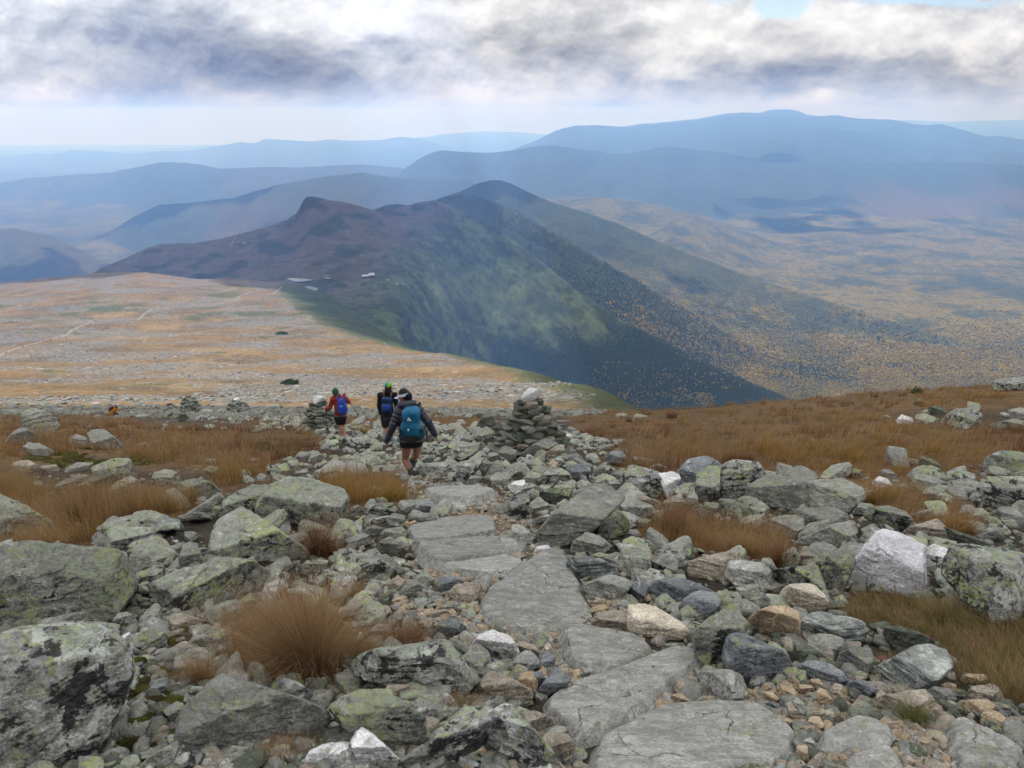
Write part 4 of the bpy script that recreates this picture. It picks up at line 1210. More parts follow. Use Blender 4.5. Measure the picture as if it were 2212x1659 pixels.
# outlines of the rocks one can tell apart: photo tile, kind, outline | own label
ROCK_TXT = """
A1 l 0,440 130,510 260,610 440,660 470,730 300,790 120,830 -120,860 -120,440 | sloping lichen boulder cut by the left frame edge behind blown brown grass
A1 l -60,880 180,860 260,955 480,950 680,950 1020,930 1060,1050 1030,1160 1180,1230 1100,1340 1040,1440 900,1550 450,1590 -60,1620 | broad craggy boulder plastered with yellow-green lichen above the mossy hollow
A1 l 1180,1300 1290,1230 1500,1120 1700,1060 1900,1005 2130,1010 2330,1100 2350,1250 2200,1400 2100,1450 1700,1480 1320,1440 1230,1360 | long low domed boulder of lime lichen behind the big grass tussock
A1 l 1140,1180 1240,1110 1340,1065 1440,1140 1400,1190 1200,1230
A1 l 970,730 1000,715 1130,735 1330,725 1400,770 1440,830 1280,870 1050,910 900,920 930,830 | flat-topped pale lichen rock with black blotches below the golden grass
A1 d 1370,690 1450,640 1560,660 1600,740 1500,790 1400,760
A1 l 1080,660 1190,650 1240,690 1250,740 1100,735
A1 g 1590,880 1650,850 1720,870 1760,1000 1740,1050 1590,1105 1560,1000
A1 g 1610,760 1680,760 1800,820 1720,850 1610,840
A1 g 1290,850 1450,840 1490,880 1350,910 1270,900
A1 g 1390,950 1480,890 1600,850 1610,920 1450,1000
A1 p 1170,1000 1270,950 1340,980 1280,1040 1180,1050
A1 g 1230,1040 1330,1010 1460,980 1450,1050 1340,1090 1240,1080
A1 g 1760,960 1850,900 1930,1000 1830,1040
A1 l 1840,900 1880,700 1960,580 2060,525 2150,590 2230,740 2500,830 2690,930 2740,1000 2600,1040 2300,1050 1990,1020 1930,980 | tall ridge-backed lichen boulder with the reddish tussock growing against it
B1 l 30,560 80,470 230,340 270,290 400,285 470,330 620,380 770,400 830,520 880,640 940,740 840,760 620,740 420,700 200,720 60,660 | big angular roof-shaped lichen boulder beside the orange grass patch
B1 l -290,560 -250,480 -100,440 0,340 100,345 240,330 60,520 -100,620 -290,640
A1 g 1700,510 1930,450 1940,500 1880,570 1750,540
A1 l 1530,340 1700,300 1830,330 1940,430 1700,500 1560,400
A1 l 1190,330 1240,270 1370,240 1450,215 1560,250 1630,310 1540,350 1370,310 1210,350
A1 l 750,240 830,190 1000,125 1120,130 1170,190 1200,290 1090,310 900,240 760,300 | largest rounded lichen boulder amid the brown meadow on the left slope
A1 k 770,320 830,245 930,235 1030,280 1050,300 930,360 800,390
A1 l 920,410 1020,330 1130,280 1190,310 1200,380 1000,430
A1 g 490,350 560,310 640,310 670,370 560,395 490,380
A1 g 590,290 690,255 780,260 770,340 680,330
A1 g 680,350 750,320 800,360 780,405 700,390
A1 g 560,210 680,155 800,160 810,200 700,240 550,245
A1 p 105,170 160,140 250,140 330,180 300,240 170,245
A1 p 330,185 520,175 545,230 400,240
A1 g 170,20 250,-20 350,0 470,60 400,110 280,100
A1 g 280,340 330,310 410,360 400,385 300,360
A1 l 850,720 940,690 970,730 930,800 860,780
A1 g 1690,560 1760,550 1860,600 1870,640 1790,630
M1 l 270,420 330,370 440,350 550,370 570,430 700,460 740,560 600,680 480,720 270,600 280,500 | tall lichen outcrop with white chips standing above the meadow at left
M1 g 60,760 150,650 210,600 290,580 400,640 480,760 250,800
M1 g 240,830 330,780 480,775 620,850 680,890 540,950 400,920
M1 g 1080,650 1110,590 1200,590 1280,590 1350,650 1450,720 1530,800 1560,860 1400,850 1200,830 1150,780 | grey whale-backed boulder sloping down to the right in the left meadow
M1 g 860,720 950,660 1060,700 1140,770 1060,800 870,770
M1 g 1730,790 1790,755 1850,800 1760,825
M1 g 1840,770 1900,740 1990,745 1950,780
M1 g 1060,600 1110,545 1180,585 1120,620
M1 g 1130,440 1200,420 1280,430 1370,500 1200,480
M1 g 1650,440 1750,410 1860,420 1900,490 1700,480
M1 w 1600,400 1640,388 1660,410 1620,435
M1 g 690,380 720,335 800,335 820,380
M2 k 160,480 200,370 250,400 300,460 190,510
M2 g 1610,950 1680,880 1800,885 1820,960 1700,990
M2 g 1810,1000 1820,870 1900,870 1960,960 2030,1010 1820,1030 | upright blocky grey rock among stones left of the woman in shorts
M2 s 2010,1010 2212,990 2212,1050 2090,1080
M2 g 1610,1140 1760,1085 1790,1150 1720,1200 1620,1170
M2 l 1790,1180 1880,1110 2040,1080 2212,1090 2350,1170 2212,1210 1800,1200
M2 k 1180,960 1220,920 1280,925 1280,975
M2 g 1030,990 1080,960 1170,980 1160,1020
M2 l 480,990 560,965 730,1000 700,1040 500,1030
M2 l 470,1110 560,1055 680,1080 780,1150 600,1170
M2 g 980,1060 1100,1030 1280,1040 1250,1070
M2 l 1290,1080 1400,1030 1480,1040 1610,1140 1400,1120
M2 g 1930,850 1990,800 2050,850 1990,880
M2 g 2050,850 2130,815 2190,860 2100,880
M2 g 860,500 930,460 1000,490 960,530
M2 g 1490,560 1580,520 1590,580 1520,620
M2 g 1600,640 1700,560 1730,640 1640,665
M2 g 1840,640 1990,580 2000,640 1880,670
B1 s_ 1470,390 1600,365 1740,370 1930,380 2150,440 2060,500 1850,530 1640,500 1520,450 | smooth grey path slab farthest up the path, under the cairn pile
B1 s_ 1310,760 1480,700 1700,640 2050,620 2110,680 2120,800 1950,840 1700,900 1400,930 1310,870 | broad wavy grey path slab in the middle of the path
B1 s_ 1390,930 1700,890 1950,840 2212,830 2400,900 2330,990 2130,1010 1650,1040 1590,1150 1450,1080 1390,1000 | dark crusted path slab with a frosted white edge
B1 s_ 1640,1040 2000,1000 2212,1000 2380,1080 2340,1180 2130,1220 1870,1110 1600,1160
B1 s_ 1640,520 1860,530 1870,560 1740,575
B1 s_ 500,270 620,210 860,200 1000,230 960,270 700,300
B1 s 1420,200 1480,170 1700,150 1760,200 1700,280 1600,290 1440,260 | flat-topped pale rock beside the boots of the woman in shorts
B1 g 1260,540 1280,490 1400,480 1540,470 1590,560 1450,610 1280,580
B1 d 1380,540 1470,480 1560,500 1590,590 1500,610
B1 g 1350,620 1400,570 1480,600 1650,660 1500,710 1380,690
B1 b 960,590 1080,520 1200,510 1250,580 1150,620 1020,650
B1 g 840,560 900,525 950,560 900,600
B1 s 1020,690 1050,640 1190,615 1180,650 1080,690
B1 g 1130,690 1210,600 1310,620 1320,660 1250,710
B1 t 1290,700 1330,665 1375,690 1350,735
B1 t 1360,680 1400,660 1440,700 1390,725
B1 g 920,680 1010,670 1020,740 940,750
B1 g 960,760 1040,705 1160,740 1050,800
B1 g 1040,830 1150,740 1290,720 1325,770 1300,870 1180,810
B1 g 1070,870 1170,805 1290,860 1260,970 1160,960
B1 g 800,830 940,770 1010,790 1010,870 850,910
B1 t 1000,850 1040,835 1060,870 1010,885
B1 t 1250,900 1280,880 1320,905 1290,930
B1 g 990,980 1050,900 1110,960 1060,990
B1 p 1140,1010 1230,975 1310,1020 1260,1080
B1 p 1250,1090 1330,1030 1400,1010 1430,1080 1280,1110
B1 b 640,990 700,920 850,910 990,980 1100,1000 1280,1120 1270,1170 1100,1220 990,1200 800,1120 650,1060 | black and green boulder with a crust of white lichen rosettes left of the path
B1 l 380,1060 500,1010 640,1010 630,1070 480,1150
B1 b 480,1160 620,1075 740,1120 830,1210 700,1240 500,1220
B1 l 540,780 640,740 800,780 880,900 700,910 560,850
B1 p 1080,1300 1120,1220 1240,1160 1330,1190 1240,1270 1100,1340
B1 g 1250,1330 1310,1230 1380,1185 1470,1240 1440,1330 1300,1370
B1 t 1420,1180 1560,1180 1590,1210 1500,1260 1430,1220
B1 d 1470,1150 1520,1130 1580,1150 1560,1180
B1 g 1290,1140 1370,1105 1460,1150 1400,1190 1300,1180
B1 d 1590,1240 1610,1160 1740,1145 1790,1190 1680,1310 1610,1335
B1 p 1700,1290 1760,1220 1960,1210 1970,1310 1870,1410 1740,1390 | brown block with a white foot in the tan gravel beside the path
B1 t 1860,1420 1950,1360 1950,1400 1880,1440
B1 t 1990,1210 2040,1195 2120,1220 2020,1260
B1 g 1800,1140 1850,1120 1870,1160 1830,1190
B1 g 1420,1340 1480,1330 1500,1370 1430,1390
B1 d 1510,1350 1580,1340 1620,1390 1560,1430
B1 p 1280,1400 1390,1370 1420,1400 1320,1430
B1 k 1440,160 1560,80 1580,110 1540,160 1470,170
B1 g 1010,230 1090,130 1150,150 1090,240
B1 g 1230,260 1330,230 1370,250 1260,285
B1 d 1260,290 1330,270 1400,300 1390,340 1310,330
B1 g 1500,300 1590,275 1660,300 1560,330
C1 s_ -300,1480 -170,1290 0,1230 110,1130 260,1045 480,1035 570,1120 650,1260 710,1390 770,1560 600,1610 300,1660 0,1630 -220,1560 | large cracked grey slab filling the path below the striped brown block
C1 s 40,680 140,720 240,810 180,900 60,890 30,780
C1 s_ -100,860 20,850 110,900 130,990 -50,1000
C1 g 190,920 250,780 350,660 530,560 560,480 680,400 800,365 930,355 1000,400 1010,480 850,560 740,690 720,760 560,850 430,920 250,930 | long grey boulder slanting down to the path below the big cairn
C1 g 540,470 600,400 760,325 830,350 640,460 550,500
C1 l 730,770 800,650 900,540 1000,600 1060,680 1040,780 860,840 760,810 | angular grey boulder with mossy green underside leaning on the long slanting one
C1 g 540,960 570,850 680,770 790,800 900,890 820,960 620,990 | smooth rounded grey boulder above the striped brown block
C1 g 960,560 1000,500 1130,490 1240,530 1280,600 1060,690 1000,610
C1 g 1050,700 1170,645 1240,660 1200,720 1080,740
C1 b 0,500 100,440 180,430 190,540 150,650 20,670 -10,620
C1 g 180,570 200,510 270,460 350,520 410,570 280,620 200,620
C1 s 160,700 260,640 370,600 340,650 220,710
C1 k 200,460 300,400 440,380 560,380 540,480 420,560 340,500
C1 d 410,370 480,330 640,330 640,380 500,390
C1 l 260,300 330,240 480,200 560,290 500,340 400,370 290,380
C1 d 490,190 630,165 720,210 710,290 640,330 560,290
C1 l 110,200 170,150 260,135 330,190 300,250 140,250
C1 g 120,300 200,260 270,290 260,350 170,360
C1 w 0,370 60,320 140,310 160,380 60,440
C1 d 540,110 590,70 650,110 640,170 550,170
C1 p 260,150 330,80 420,10 480,0 490,60 400,120
C1 t 340,200 400,135 450,180 380,210
C1 d 840,140 900,60 990,60 1030,120 960,180
C1 g 740,230 830,160 860,160 820,280 770,330
C1 b 1070,160 1100,100 1180,120 1260,130 1280,180 1150,190
C1 l 1210,200 1310,165 1380,200 1290,240
C1 b 980,320 1050,220 1130,200 1260,230 1330,290 1370,370 1320,450 1200,470 1080,430 1060,350 | round boulder half green half pinkish white left of the row of wall stones
C1 g 820,310 950,230 1080,205 990,310 850,330
C1 g 820,340 960,310 1050,350 1060,420 900,390
C1 w 1310,260 1470,230 1500,300 1430,440 1380,460 1360,350
C1 d 1420,320 1500,210 1560,140 1690,105 1800,130 1850,180 1680,250 1620,410 1500,410 1440,360 | frosted blue-grey boulder, first of the row edging the right meadow
C1 l 1630,390 1650,260 1740,200 1845,190 1840,400 1800,510 1690,525 1640,460 | upright oval boulder wedged in the row edging the right meadow
C1 b 1850,300 1870,180 1960,140 2100,150 2180,170 2240,270 2100,320 2060,420 1960,490 1880,490 1850,400 | dark boulder with a large pale lichen rosette, middle of the meadow-edge row
C1 g 2070,400 2120,300 2200,275 2400,280 2560,320 2600,420 2590,550 2450,570 2250,520 2090,470 | broad grey boulder with a diagonal groove in the meadow-edge row
D1 g 370,400 400,330 560,310 780,305 870,340 890,470 760,590 600,560 400,550 370,470 | grey flat-faced boulder with lime patches at the end of the meadow-edge row
C1 g 1540,480 1590,420 1640,420 1660,530 1570,550
C1 g 1640,570 1760,510 1880,510 1700,640
C1 b 1700,640 1900,520 2060,450 2212,490 2340,610 2200,670 2000,660 1800,670
C1 p 1040,450 1180,440 1300,500 1330,540 1200,560 1100,500
C1 p 1290,570 1400,470 1500,430 1560,540 1400,600
C1 l 970,970 1000,910 1120,900 1230,960 1240,1130 1200,1190 1050,1180 960,1060
C1 g 790,980 960,940 970,1060 900,1080
C1 b 1230,1030 1350,980 1440,960 1480,1050 1460,1150 1360,1180 1250,1160
C1 l 1350,950 1420,900 1580,880 1600,980 1470,1020
C1 p 1480,1040 1620,1000 1780,970 1880,940 2060,940 2100,1010 1900,1100 1880,1180 1600,1180 1480,1100 | long brown wedge-shaped rock below the tufted grasses right of the path
C1 v 520,1060 550,980 800,1000 920,1070 970,1140 700,1210 640,1240 580,1150 | striped pinkish brown block on the right edge of the path
C1 g 650,1230 770,1180 870,1140 1000,1160 1090,1200 960,1270 960,1370 830,1400 700,1320
C1 d 950,1270 1060,1210 1160,1190 1240,1250 1180,1350 1000,1370
C1 d 1215,1260 1300,1180 1400,1170 1530,1160 1620,1200 1790,1280 1640,1320 1550,1390 1420,1420 1320,1390 1250,1330 | saddle-shaped blue-grey rock above the cream brown block
C1 t 1160,1310 1210,1280 1290,1390 1200,1390
C1 d 1450,1450 1550,1340 1640,1280 1810,1290 1860,1350 1830,1430 1750,1480 1700,1520 1450,1490 | speckled blue-grey pyramid rock below the saddle-shaped one
C1 p 880,1410 920,1360 1000,1360 1060,1390 1020,1460 900,1450
C1 p 690,1340 800,1335 830,1390 720,1430
C1 t 710,1450 780,1410 880,1420 870,1450 740,1500
C1 s 1900,1160 1930,1020 2000,1010 2080,1040 2212,1040 2300,1120 2290,1230 2150,1270 1990,1240 | light grey blunt boulder sitting alone in the grass right of the brown wedge
C1 g 1860,1390 2050,1290 2212,1290 2380,1290 2300,1450 1900,1450
C1 w 200,970 260,890 350,875 370,920 260,980
C1 k 100,1010 200,985 310,1010 310,1050 170,1060
D1 q 700,1140 830,1050 900,890 960,860 1000,770 1080,750 1200,790 1330,850 1410,890 1415,1200 1370,1310 1200,1310 740,1220 | pale whitish-grey block with flat face and dark streak, standing in grass
D1 w 1420,1000 1430,910 1500,870 1620,920 1660,1030 1600,1080 1440,1050
D1 b 1600,1020 1640,900 1760,880 1950,900 2212,940 2340,1000 2340,1438 2050,1560 1850,1438 1800,1330 1680,1200 1580,1110 | huge lichen-mottled boulder at the right frame edge beside the pale block
D1 p 1230,770 1300,720 1520,645 1590,710 1640,860 1500,860 1300,820 | wedge-shaped rock with pinkish top behind the pale block
D1 k 1590,720 1740,780 1900,830 2010,890 1950,900 1640,860
D1 b 750,880 800,780 950,700 1080,705 1150,750 1000,780 900,890 830,970 760,950
D1 l 510,1130 560,1000 650,905 740,920 820,990 700,1130 720,1220 700,1310 600,1300 520,1200 | smooth egg-shaped lichen boulder leaning on the pale block
D1 g 260,900 340,820 480,790 640,730 820,640 1000,660 1060,700 900,710 780,790 740,880 560,920 320,930
D1 g 150,600 300,560 600,550 700,580 800,630 600,740 470,790 370,800 360,650
D1 g 0,680 160,620 300,615 360,660 370,790 200,830 0,760
D1 g 780,600 860,510 950,520 1000,560 900,620
D1 l 900,640 940,545 1100,540 1250,590 1300,650 1200,780 1060,690
D1 b 80,1100 250,1070 450,1060 520,1060 520,1200 560,1290 400,1260 170,1250
D1 s 0,1130 40,1110 80,1180 50,1270 -30,1260
D1 p 300,990 370,890 430,900 490,1040 380,1060
D1 t 530,950 590,900 610,930 540,1020
D1 c 150,1280 240,1225 340,1215 440,1220 560,1320 600,1400 560,1450 400,1480 200,1380 | cream-coloured rounded rock with grass blades in front
D1 l 1910,190 1960,110 2080,60 2212,60 2340,90 2350,260 1950,270
D1 b 1840,480 1920,380 1930,290 2212,280 2340,300 2340,560 2070,610 1900,560
D1 g 1960,640 2100,540 2212,540 2340,560 2340,700 2000,690
D1 k 1370,180 1390,100 1480,130 1530,160 1600,240 1380,240
D1 g 1210,330 1300,270 1400,260 1600,330 1560,380 1400,400 1280,350
D1 g 1380,250 1480,240 1660,290 1700,340 1600,350
D1 g 1030,230 1100,215 1170,260 1210,330 1130,340
D1 w 960,330 1020,280 1090,300 1140,360 1000,390 | small bright white rock in grass past the meadow-edge row
D1 l 670,230 800,210 940,240 900,290 680,280
D1 l 1470,380 1550,355 1670,400 1560,420 1480,410
D1 g 1160,350 1220,340 1330,390 1280,420
D1 g 1680,400 1800,380 1850,440 1700,470
D1 g 1420,430 1680,420 1690,480 1500,500
A2 b -100,350 140,270 260,210 400,230 640,170 860,190 1020,310 1120,470 1130,640 1080,740 1020,950 940,1150 860,1300 640,1400 300,1520 -100,1520 | massive boulder in the bottom left corner, yellow lichen above, mossy below
A2 b 880,200 960,175 1040,190 1050,320 980,280
A2 g 980,150 1030,90 1100,80 1190,110 1170,160 1050,190
A2 p 1460,160 1500,100 1580,95 1660,120 1790,150 1700,230 1540,250 1470,210
A2 b 1170,350 1200,290 1310,230 1440,270 1460,400 1340,470 1200,390
A2 w 1060,290 1120,255 1165,290 1100,360
A2 g 1650,330 1740,250 1850,310 1800,400 1680,440
A2 t 1380,470 1420,445 1480,460 1460,510 1400,510
A2 t 1480,480 1560,410 1640,430 1640,480 1500,510
A2 d 1140,600 1180,520 1250,500 1240,580 1160,660
A2 d 1270,770 1350,710 1440,700 1450,750 1330,830
A2 k 1060,960 1120,860 1230,810 1290,860 1200,950 1100,1000
A2 b 1420,940 1540,860 1590,880 1640,1020 1510,1110 1450,1030
A2 k 990,1120 1020,1050 1080,1060 1090,1110
A2 g 1575,800 1640,690 1760,620 1880,608 2030,660 2212,715 2470,800 2690,880 2820,950 2830,1070 2780,1160 2780,1250 2590,1290 2380,1330 2200,1310 1900,1380 1600,1370 1560,1300 1640,1040 1600,960 | large rounded trapezoid boulder, grey with yellow flecks, between moss and brown grass
A2 l 1170,1480 1300,1350 1420,1270 1540,1205 1560,1260 1500,1380 1440,1520 1180,1520
A2 b 1020,1438 1080,1350 1200,1330 1230,1360 1150,1420
A2 b 1370,1260 1400,1190 1500,1140 1530,1190 1420,1270
A2 d 1540,1170 1600,1060 1650,1030 1600,1180 1560,1250
B2 b 90,730 170,680 270,660 400,700 490,770 600,860 650,910 600,920 440,850 220,760
B2 b 850,600 900,500 1000,430 1090,440 1250,470 1450,440 1600,390 1720,320 1820,370 1890,500 1940,680 1840,770 1640,860 1560,800 1380,780 1180,690 870,640 | saddle-backed boulder, green-crusted top and black underside, beside the big tussock
B2 l 670,920 760,830 960,760 1060,790 1100,830 1220,830 1290,910 1470,990 1475,1200 1340,1320 1270,1360 1120,1230 860,1130 740,1010 | tilted five-sided boulder evenly covered in yellow-green lichen
B2 p 1150,760 1170,715 1340,715 1390,780 1380,860 1280,890 1170,830
B2 b 1370,880 1440,810 1560,800 1640,870 1690,970 1560,1060 1470,990
B2 p 940,730 1010,690 1090,740 1050,770
B2 g 630,1040 660,985 710,990 710,1060
B2 w 440,1400 490,1290 640,1230 800,1220 890,1290 880,1400 700,1500 440,1500
B2 w 850,1230 900,1130 950,1095 1020,1130 1120,1230 1270,1370 1350,1450 1100,1500 950,1480 900,1350 | white quartz wedge at the bottom edge under the five-sided lichen boulder
B2 g 1270,1370 1480,1230 1520,1290 1500,1400 1370,1480
B2 b 1520,1260 1560,1160 1680,1030 1830,915 1960,960 2100,940 2070,1100 2020,1200 1900,1200 1740,1320 1700,1500 1510,1500
B2 t 1735,1340 1830,1250 1950,1205 2020,1270 2020,1310 1800,1400 1745,1390 | single tan brick-shaped stone wedged between dark crusted rocks
B2 d 1780,1420 1880,1365 1980,1410 1960,1480 1780,1480
B2 b 2040,1120 2100,930 2212,890 2260,900 2400,1130 2600,1300 2660,1420 2700,1500 2080,1500 2060,1250 | dark pillar-like rock streaked black and white at the bottom edge
B2 w 1860,440 1900,370 1960,290 2080,245 2220,300 2290,390 2300,470 2200,520 2060,490 1920,470 | whitish pink rock right of the saddle-backed boulder
B2 p 1980,720 1990,660 2080,600 2212,640 2280,680 2400,760 2420,880 2250,870 2060,800
B2 d 2050,800 2100,740 2212,720 2212,850 2090,830
B2 g 980,270 1080,180 1170,190 1230,260 1150,310 1000,310
B2 t 1420,180 1500,130 1560,160 1570,200 1470,220
B2 d 1580,250 1620,160 1740,130 1890,250 1800,290 1620,290
B2 p 1500,100 1580,60 1690,70 1740,110 1580,160
B2 w 1410,140 1460,80 1500,120 1440,160
B2 g 1620,20 1740,0 1750,70 1640,60
C2 s_ 410,280 500,230 600,222 860,260 1080,300 1200,340 1260,400 1240,490 1130,520 900,600 700,640 480,540 500,450 | pointed grey slab with a yellow lichen patch below the cream brown block
C2 s_ 280,860 400,760 600,690 860,610 1180,510 1430,400 1620,430 1690,480 1680,590 1480,760 1300,900 1050,1030 800,1170 600,1240 540,1160 440,1100 420,1010 290,930 | long grey slab rising to the right with flecks of yellow lichen
C2 s_ 700,1240 860,1110 1050,1010 1390,870 1650,850 1900,835 2212,870 2380,980 2560,1130 2560,1250 2490,1400 2300,1460 1600,1560 660,1560 650,1400 | broadest grey slab, nearest on the path at the bottom edge
C2 s 1480,750 1500,680 1620,620 1880,580 2212,690 2300,740 2200,830 1900,840 1620,850
C2 d 1870,450 1900,320 1960,260 2090,270 2212,320 2400,400 2490,540 2490,680 2400,715 2212,690 1960,620 1880,520 | dark speckled rounded boulder beside the pile of orange stones
C2 l 1635,350 1650,230 1760,130 1900,60 2010,100 2090,200 2060,260 1920,300 1870,420 1880,560 1750,560 1680,450 | rounded grey boulder with yellow lichen behind the dark speckled one
C2 c 1045,170 1060,20 1150,0 1230,10 1360,90 1500,160 1570,240 1560,320 1400,340 1250,345 1130,300 1060,250 | cream brown block with pitted lower edge right of the path slabs
C2 p 720,150 850,80 970,70 1055,110 1040,220 980,275 780,240
C2 t 700,80 740,35 860,30 890,60 740,125
C2 g 1270,410 1300,370 1430,350 1620,350 1630,420 1420,400 1280,430
C2 t 1390,870 1430,800 1500,785 1600,860
C2 s 10,580 70,470 160,410 230,470 290,550 180,600 40,620
C2 t 80,680 110,620 200,600 260,680 250,780 170,800 110,750 | rust-red stone in the gravel left of the long grey slab
C2 p 60,370 130,340 230,370 290,450 200,480 120,420
C2 d 280,500 320,420 420,470 370,590 300,580
C2 d 310,800 350,680 420,560 550,650 500,740 380,780 300,830 220,820
C2 d 210,610 290,590 330,660 270,740
C2 g -80,470 -20,330 40,340 70,400 0,510
C2 c 310,390 350,340 395,410 370,440
C2 p 90,960 240,940 380,1010 440,1100 300,1140 200,1080 100,1010
C2 p 290,1200 340,1140 510,1140 590,1240 590,1340 480,1380 330,1310
D2 t -130,150 0,60 110,30 200,30 320,90 330,200 240,370 100,370 0,220 | dark rock with an orange-brown top beside the cream rounded rock
D2 v 240,220 330,170 400,110 500,80 600,130 850,160 915,240 880,320 740,350 560,360 400,340 300,290 | layered grey rock with splintered white streaks in the grass
D2 k 280,480 300,400 400,370 520,440 530,500 300,520
D2 d 290,620 310,540 400,500 520,510 680,590 740,680 600,720 300,690
D2 g 660,500 680,430 820,390 940,400 970,530 900,640 730,620
D2 l 760,620 850,590 930,620 900,670
D2 k 1065,260 1090,210 1190,205 1350,250 1500,330 1480,370 1280,400 1200,430 1110,350 | dark green-grey fin-shaped rock behind the scaly greenish boulder
D2 v 930,620 1010,550 1180,470 1330,380 1470,370 1600,430 1640,560 1540,660 1360,740 1160,770 1090,710 950,680 | scaly greenish-grey boulder in the lower right, rising to the right
D2 d 740,710 800,680 950,690 1040,730 920,770 900,830 790,800
D2 s 920,770 1030,730 1150,740 1100,780 960,820
D2 p 985,830 1080,800 1420,750 1440,840 1330,920 1250,1000 1060,990 1000,900 | flat pinkish brown stone above the green grass tuft in the gravel
D2 g 1440,770 1500,730 1640,750 1690,840 1580,880 1450,850
D2 t 1540,720 1620,690 1690,710 1690,780
D2 t 1690,670 1780,620 1930,620 1980,660 1830,710
D2 p 1760,830 1830,730 1930,720 2050,780 1980,870
D2 t 1670,900 1760,850 1960,840 2040,900 1990,960 1820,990
D2 t 1900,1050 1930,960 2030,940 2180,1040 2190,1090 2060,1110
D2 s_ 1560,1110 1680,1020 1850,1060 2000,1130 2212,1220 2340,1290 2340,1480 1750,1480 1600,1310 | blue-grey slab in the bottom right corner
D2 s_ 460,1170 560,1090 760,1000 950,1020 1200,1150 1200,1250 800,1270 560,1310 480,1260 | half-buried grey slab surrounded by gravel at lower right
D2 s_ 700,1370 860,1300 1050,1260 1240,1330 1280,1480 720,1480
D2 t 285,1340 310,1240 390,1240 410,1380 300,1400 | upright orange stone at the edge of the nearest slab
D2 t 0,860 10,780 90,770 150,840 120,870
D2 t 155,800 170,730 260,730 320,800 250,860
D2 t 305,760 330,710 430,715 460,760 380,810
D2 t 405,700 430,660 500,665 540,720 480,750
D2 t 465,790 500,745 560,760 650,900 600,925 520,890
D2 p 580,770 650,690 700,710 690,820 620,840
D2 p 200,880 250,860 340,990 310,1010 240,980
D2 s 275,860 310,830 395,920 370,980 310,950
D2 g 400,860 430,845 465,920 410,940
D2 g 390,810 440,785 475,840 410,840
D2 p 400,960 600,930 630,980 610,1045 520,1020
D2 t 400,1040 430,990 500,990 550,1080 480,1100
D2 t 160,1015 220,1000 290,1040 280,1085 220,1070
D2 t 310,1110 370,1070 460,1070 440,1150 350,1160
D2 d 30,880 80,855 170,890 150,930 50,930
D2 s 355,1205 420,1170 470,1220 440,1265 380,1250
D2 t 430,1370 490,1330 570,1370 480,1420
D2 t 110,1390 150,1360 220,1380 200,1430 130,1420
D2 g 225,1370 330,1370 360,1410 240,1440
D2 t 1370,1220 1410,1165 1460,1200 1430,1290 1380,1270
D2 t 1475,1190 1500,1145 1540,1170 1520,1240
D2 p 1260,1220 1310,1170 1350,1240 1290,1260
CC k 350,690 420,580 500,470 560,445 610,540 640,600 500,640 400,700 | dark pointed rock standing up behind the pile, left of the big cairn
CC b 100,1260 250,1080 500,900 560,930 440,1000 400,1130 380,1200 230,1350 150,1310 | long dark slab leaning up to the right against the big cairn pile
CC l 100,960 150,870 280,840 480,830 510,880 330,960 200,1060 110,1010
CC g 410,1180 430,1060 510,1020 600,1100 530,1200 470,1250
CC l 330,830 480,680 600,640 620,740 440,840
CC g 650,970 740,870 890,930 880,1030 800,1065 680,1000
CC g 510,1030 560,960 650,960 720,1050 650,1080
CC g 960,960 1100,860 1300,760 1400,730 1420,830 1250,880 1150,1000 1000,1060 | grey slab leaning up to the right at the foot of the big cairn
CC l 800,830 900,790 1080,800 1050,880 960,940 850,910
CC g 545,900 620,840 760,860 720,920 560,940
CC g 620,800 700,770 830,800 800,850 680,840
CC c 1090,800 1095,730 1180,730 1250,780 1180,830
CC g 1480,690 1560,625 1640,660 1600,720
CC g 1580,780 1620,730 1710,760 1710,830 1600,820
CC g 1500,960 1560,890 1640,930 1600,1000 1510,1010
CC l 60,760 150,690 230,700 200,760 100,800
CC l 130,850 250,750 400,740 330,830 200,860
CC p 15,690 70,635 150,660 80,720
CC d 470,690 520,640 580,650 540,700
CC g 570,1280 600,1230 780,1200 850,1310 790,1370 650,1390
CC g 260,1360 330,1240 480,1260 400,1350
CC w 1480,790 1520,720 1590,740 1570,810
CC l 2030,860 2100,790 2230,790 2240,860
R2 b 1600,235 1800,160 1980,110 2212,95 2400,120 2400,210 2100,230 1700,250 | dark rock outcrop breaking the skyline at the right frame edge
R2 l 1060,580 1080,490 1160,470 1330,540 1200,580 1080,630
R2 b 1340,570 1400,500 1500,430 1650,420 1800,480 1830,580 1600,640 1400,630 | largest mottled rock of the outcrop within the right meadow
R2 k 1210,410 1300,390 1420,460 1250,510
R2 l 700,510 780,490 860,530 760,550
R2 w 870,550 930,485 1040,520 1050,580 900,600
R2 k 1050,360 1110,320 1180,375 1100,390
R2 l 1850,590 2100,530 2212,520 2300,600 1900,650
R2 g 2050,440 2212,400 2300,520 2070,530
R2 l 1090,470 1200,430 1210,480 1120,490
R1 l 0,560 80,500 150,485 240,530 200,560
R1 l 240,565 280,490 400,520 420,590 260,590
"""
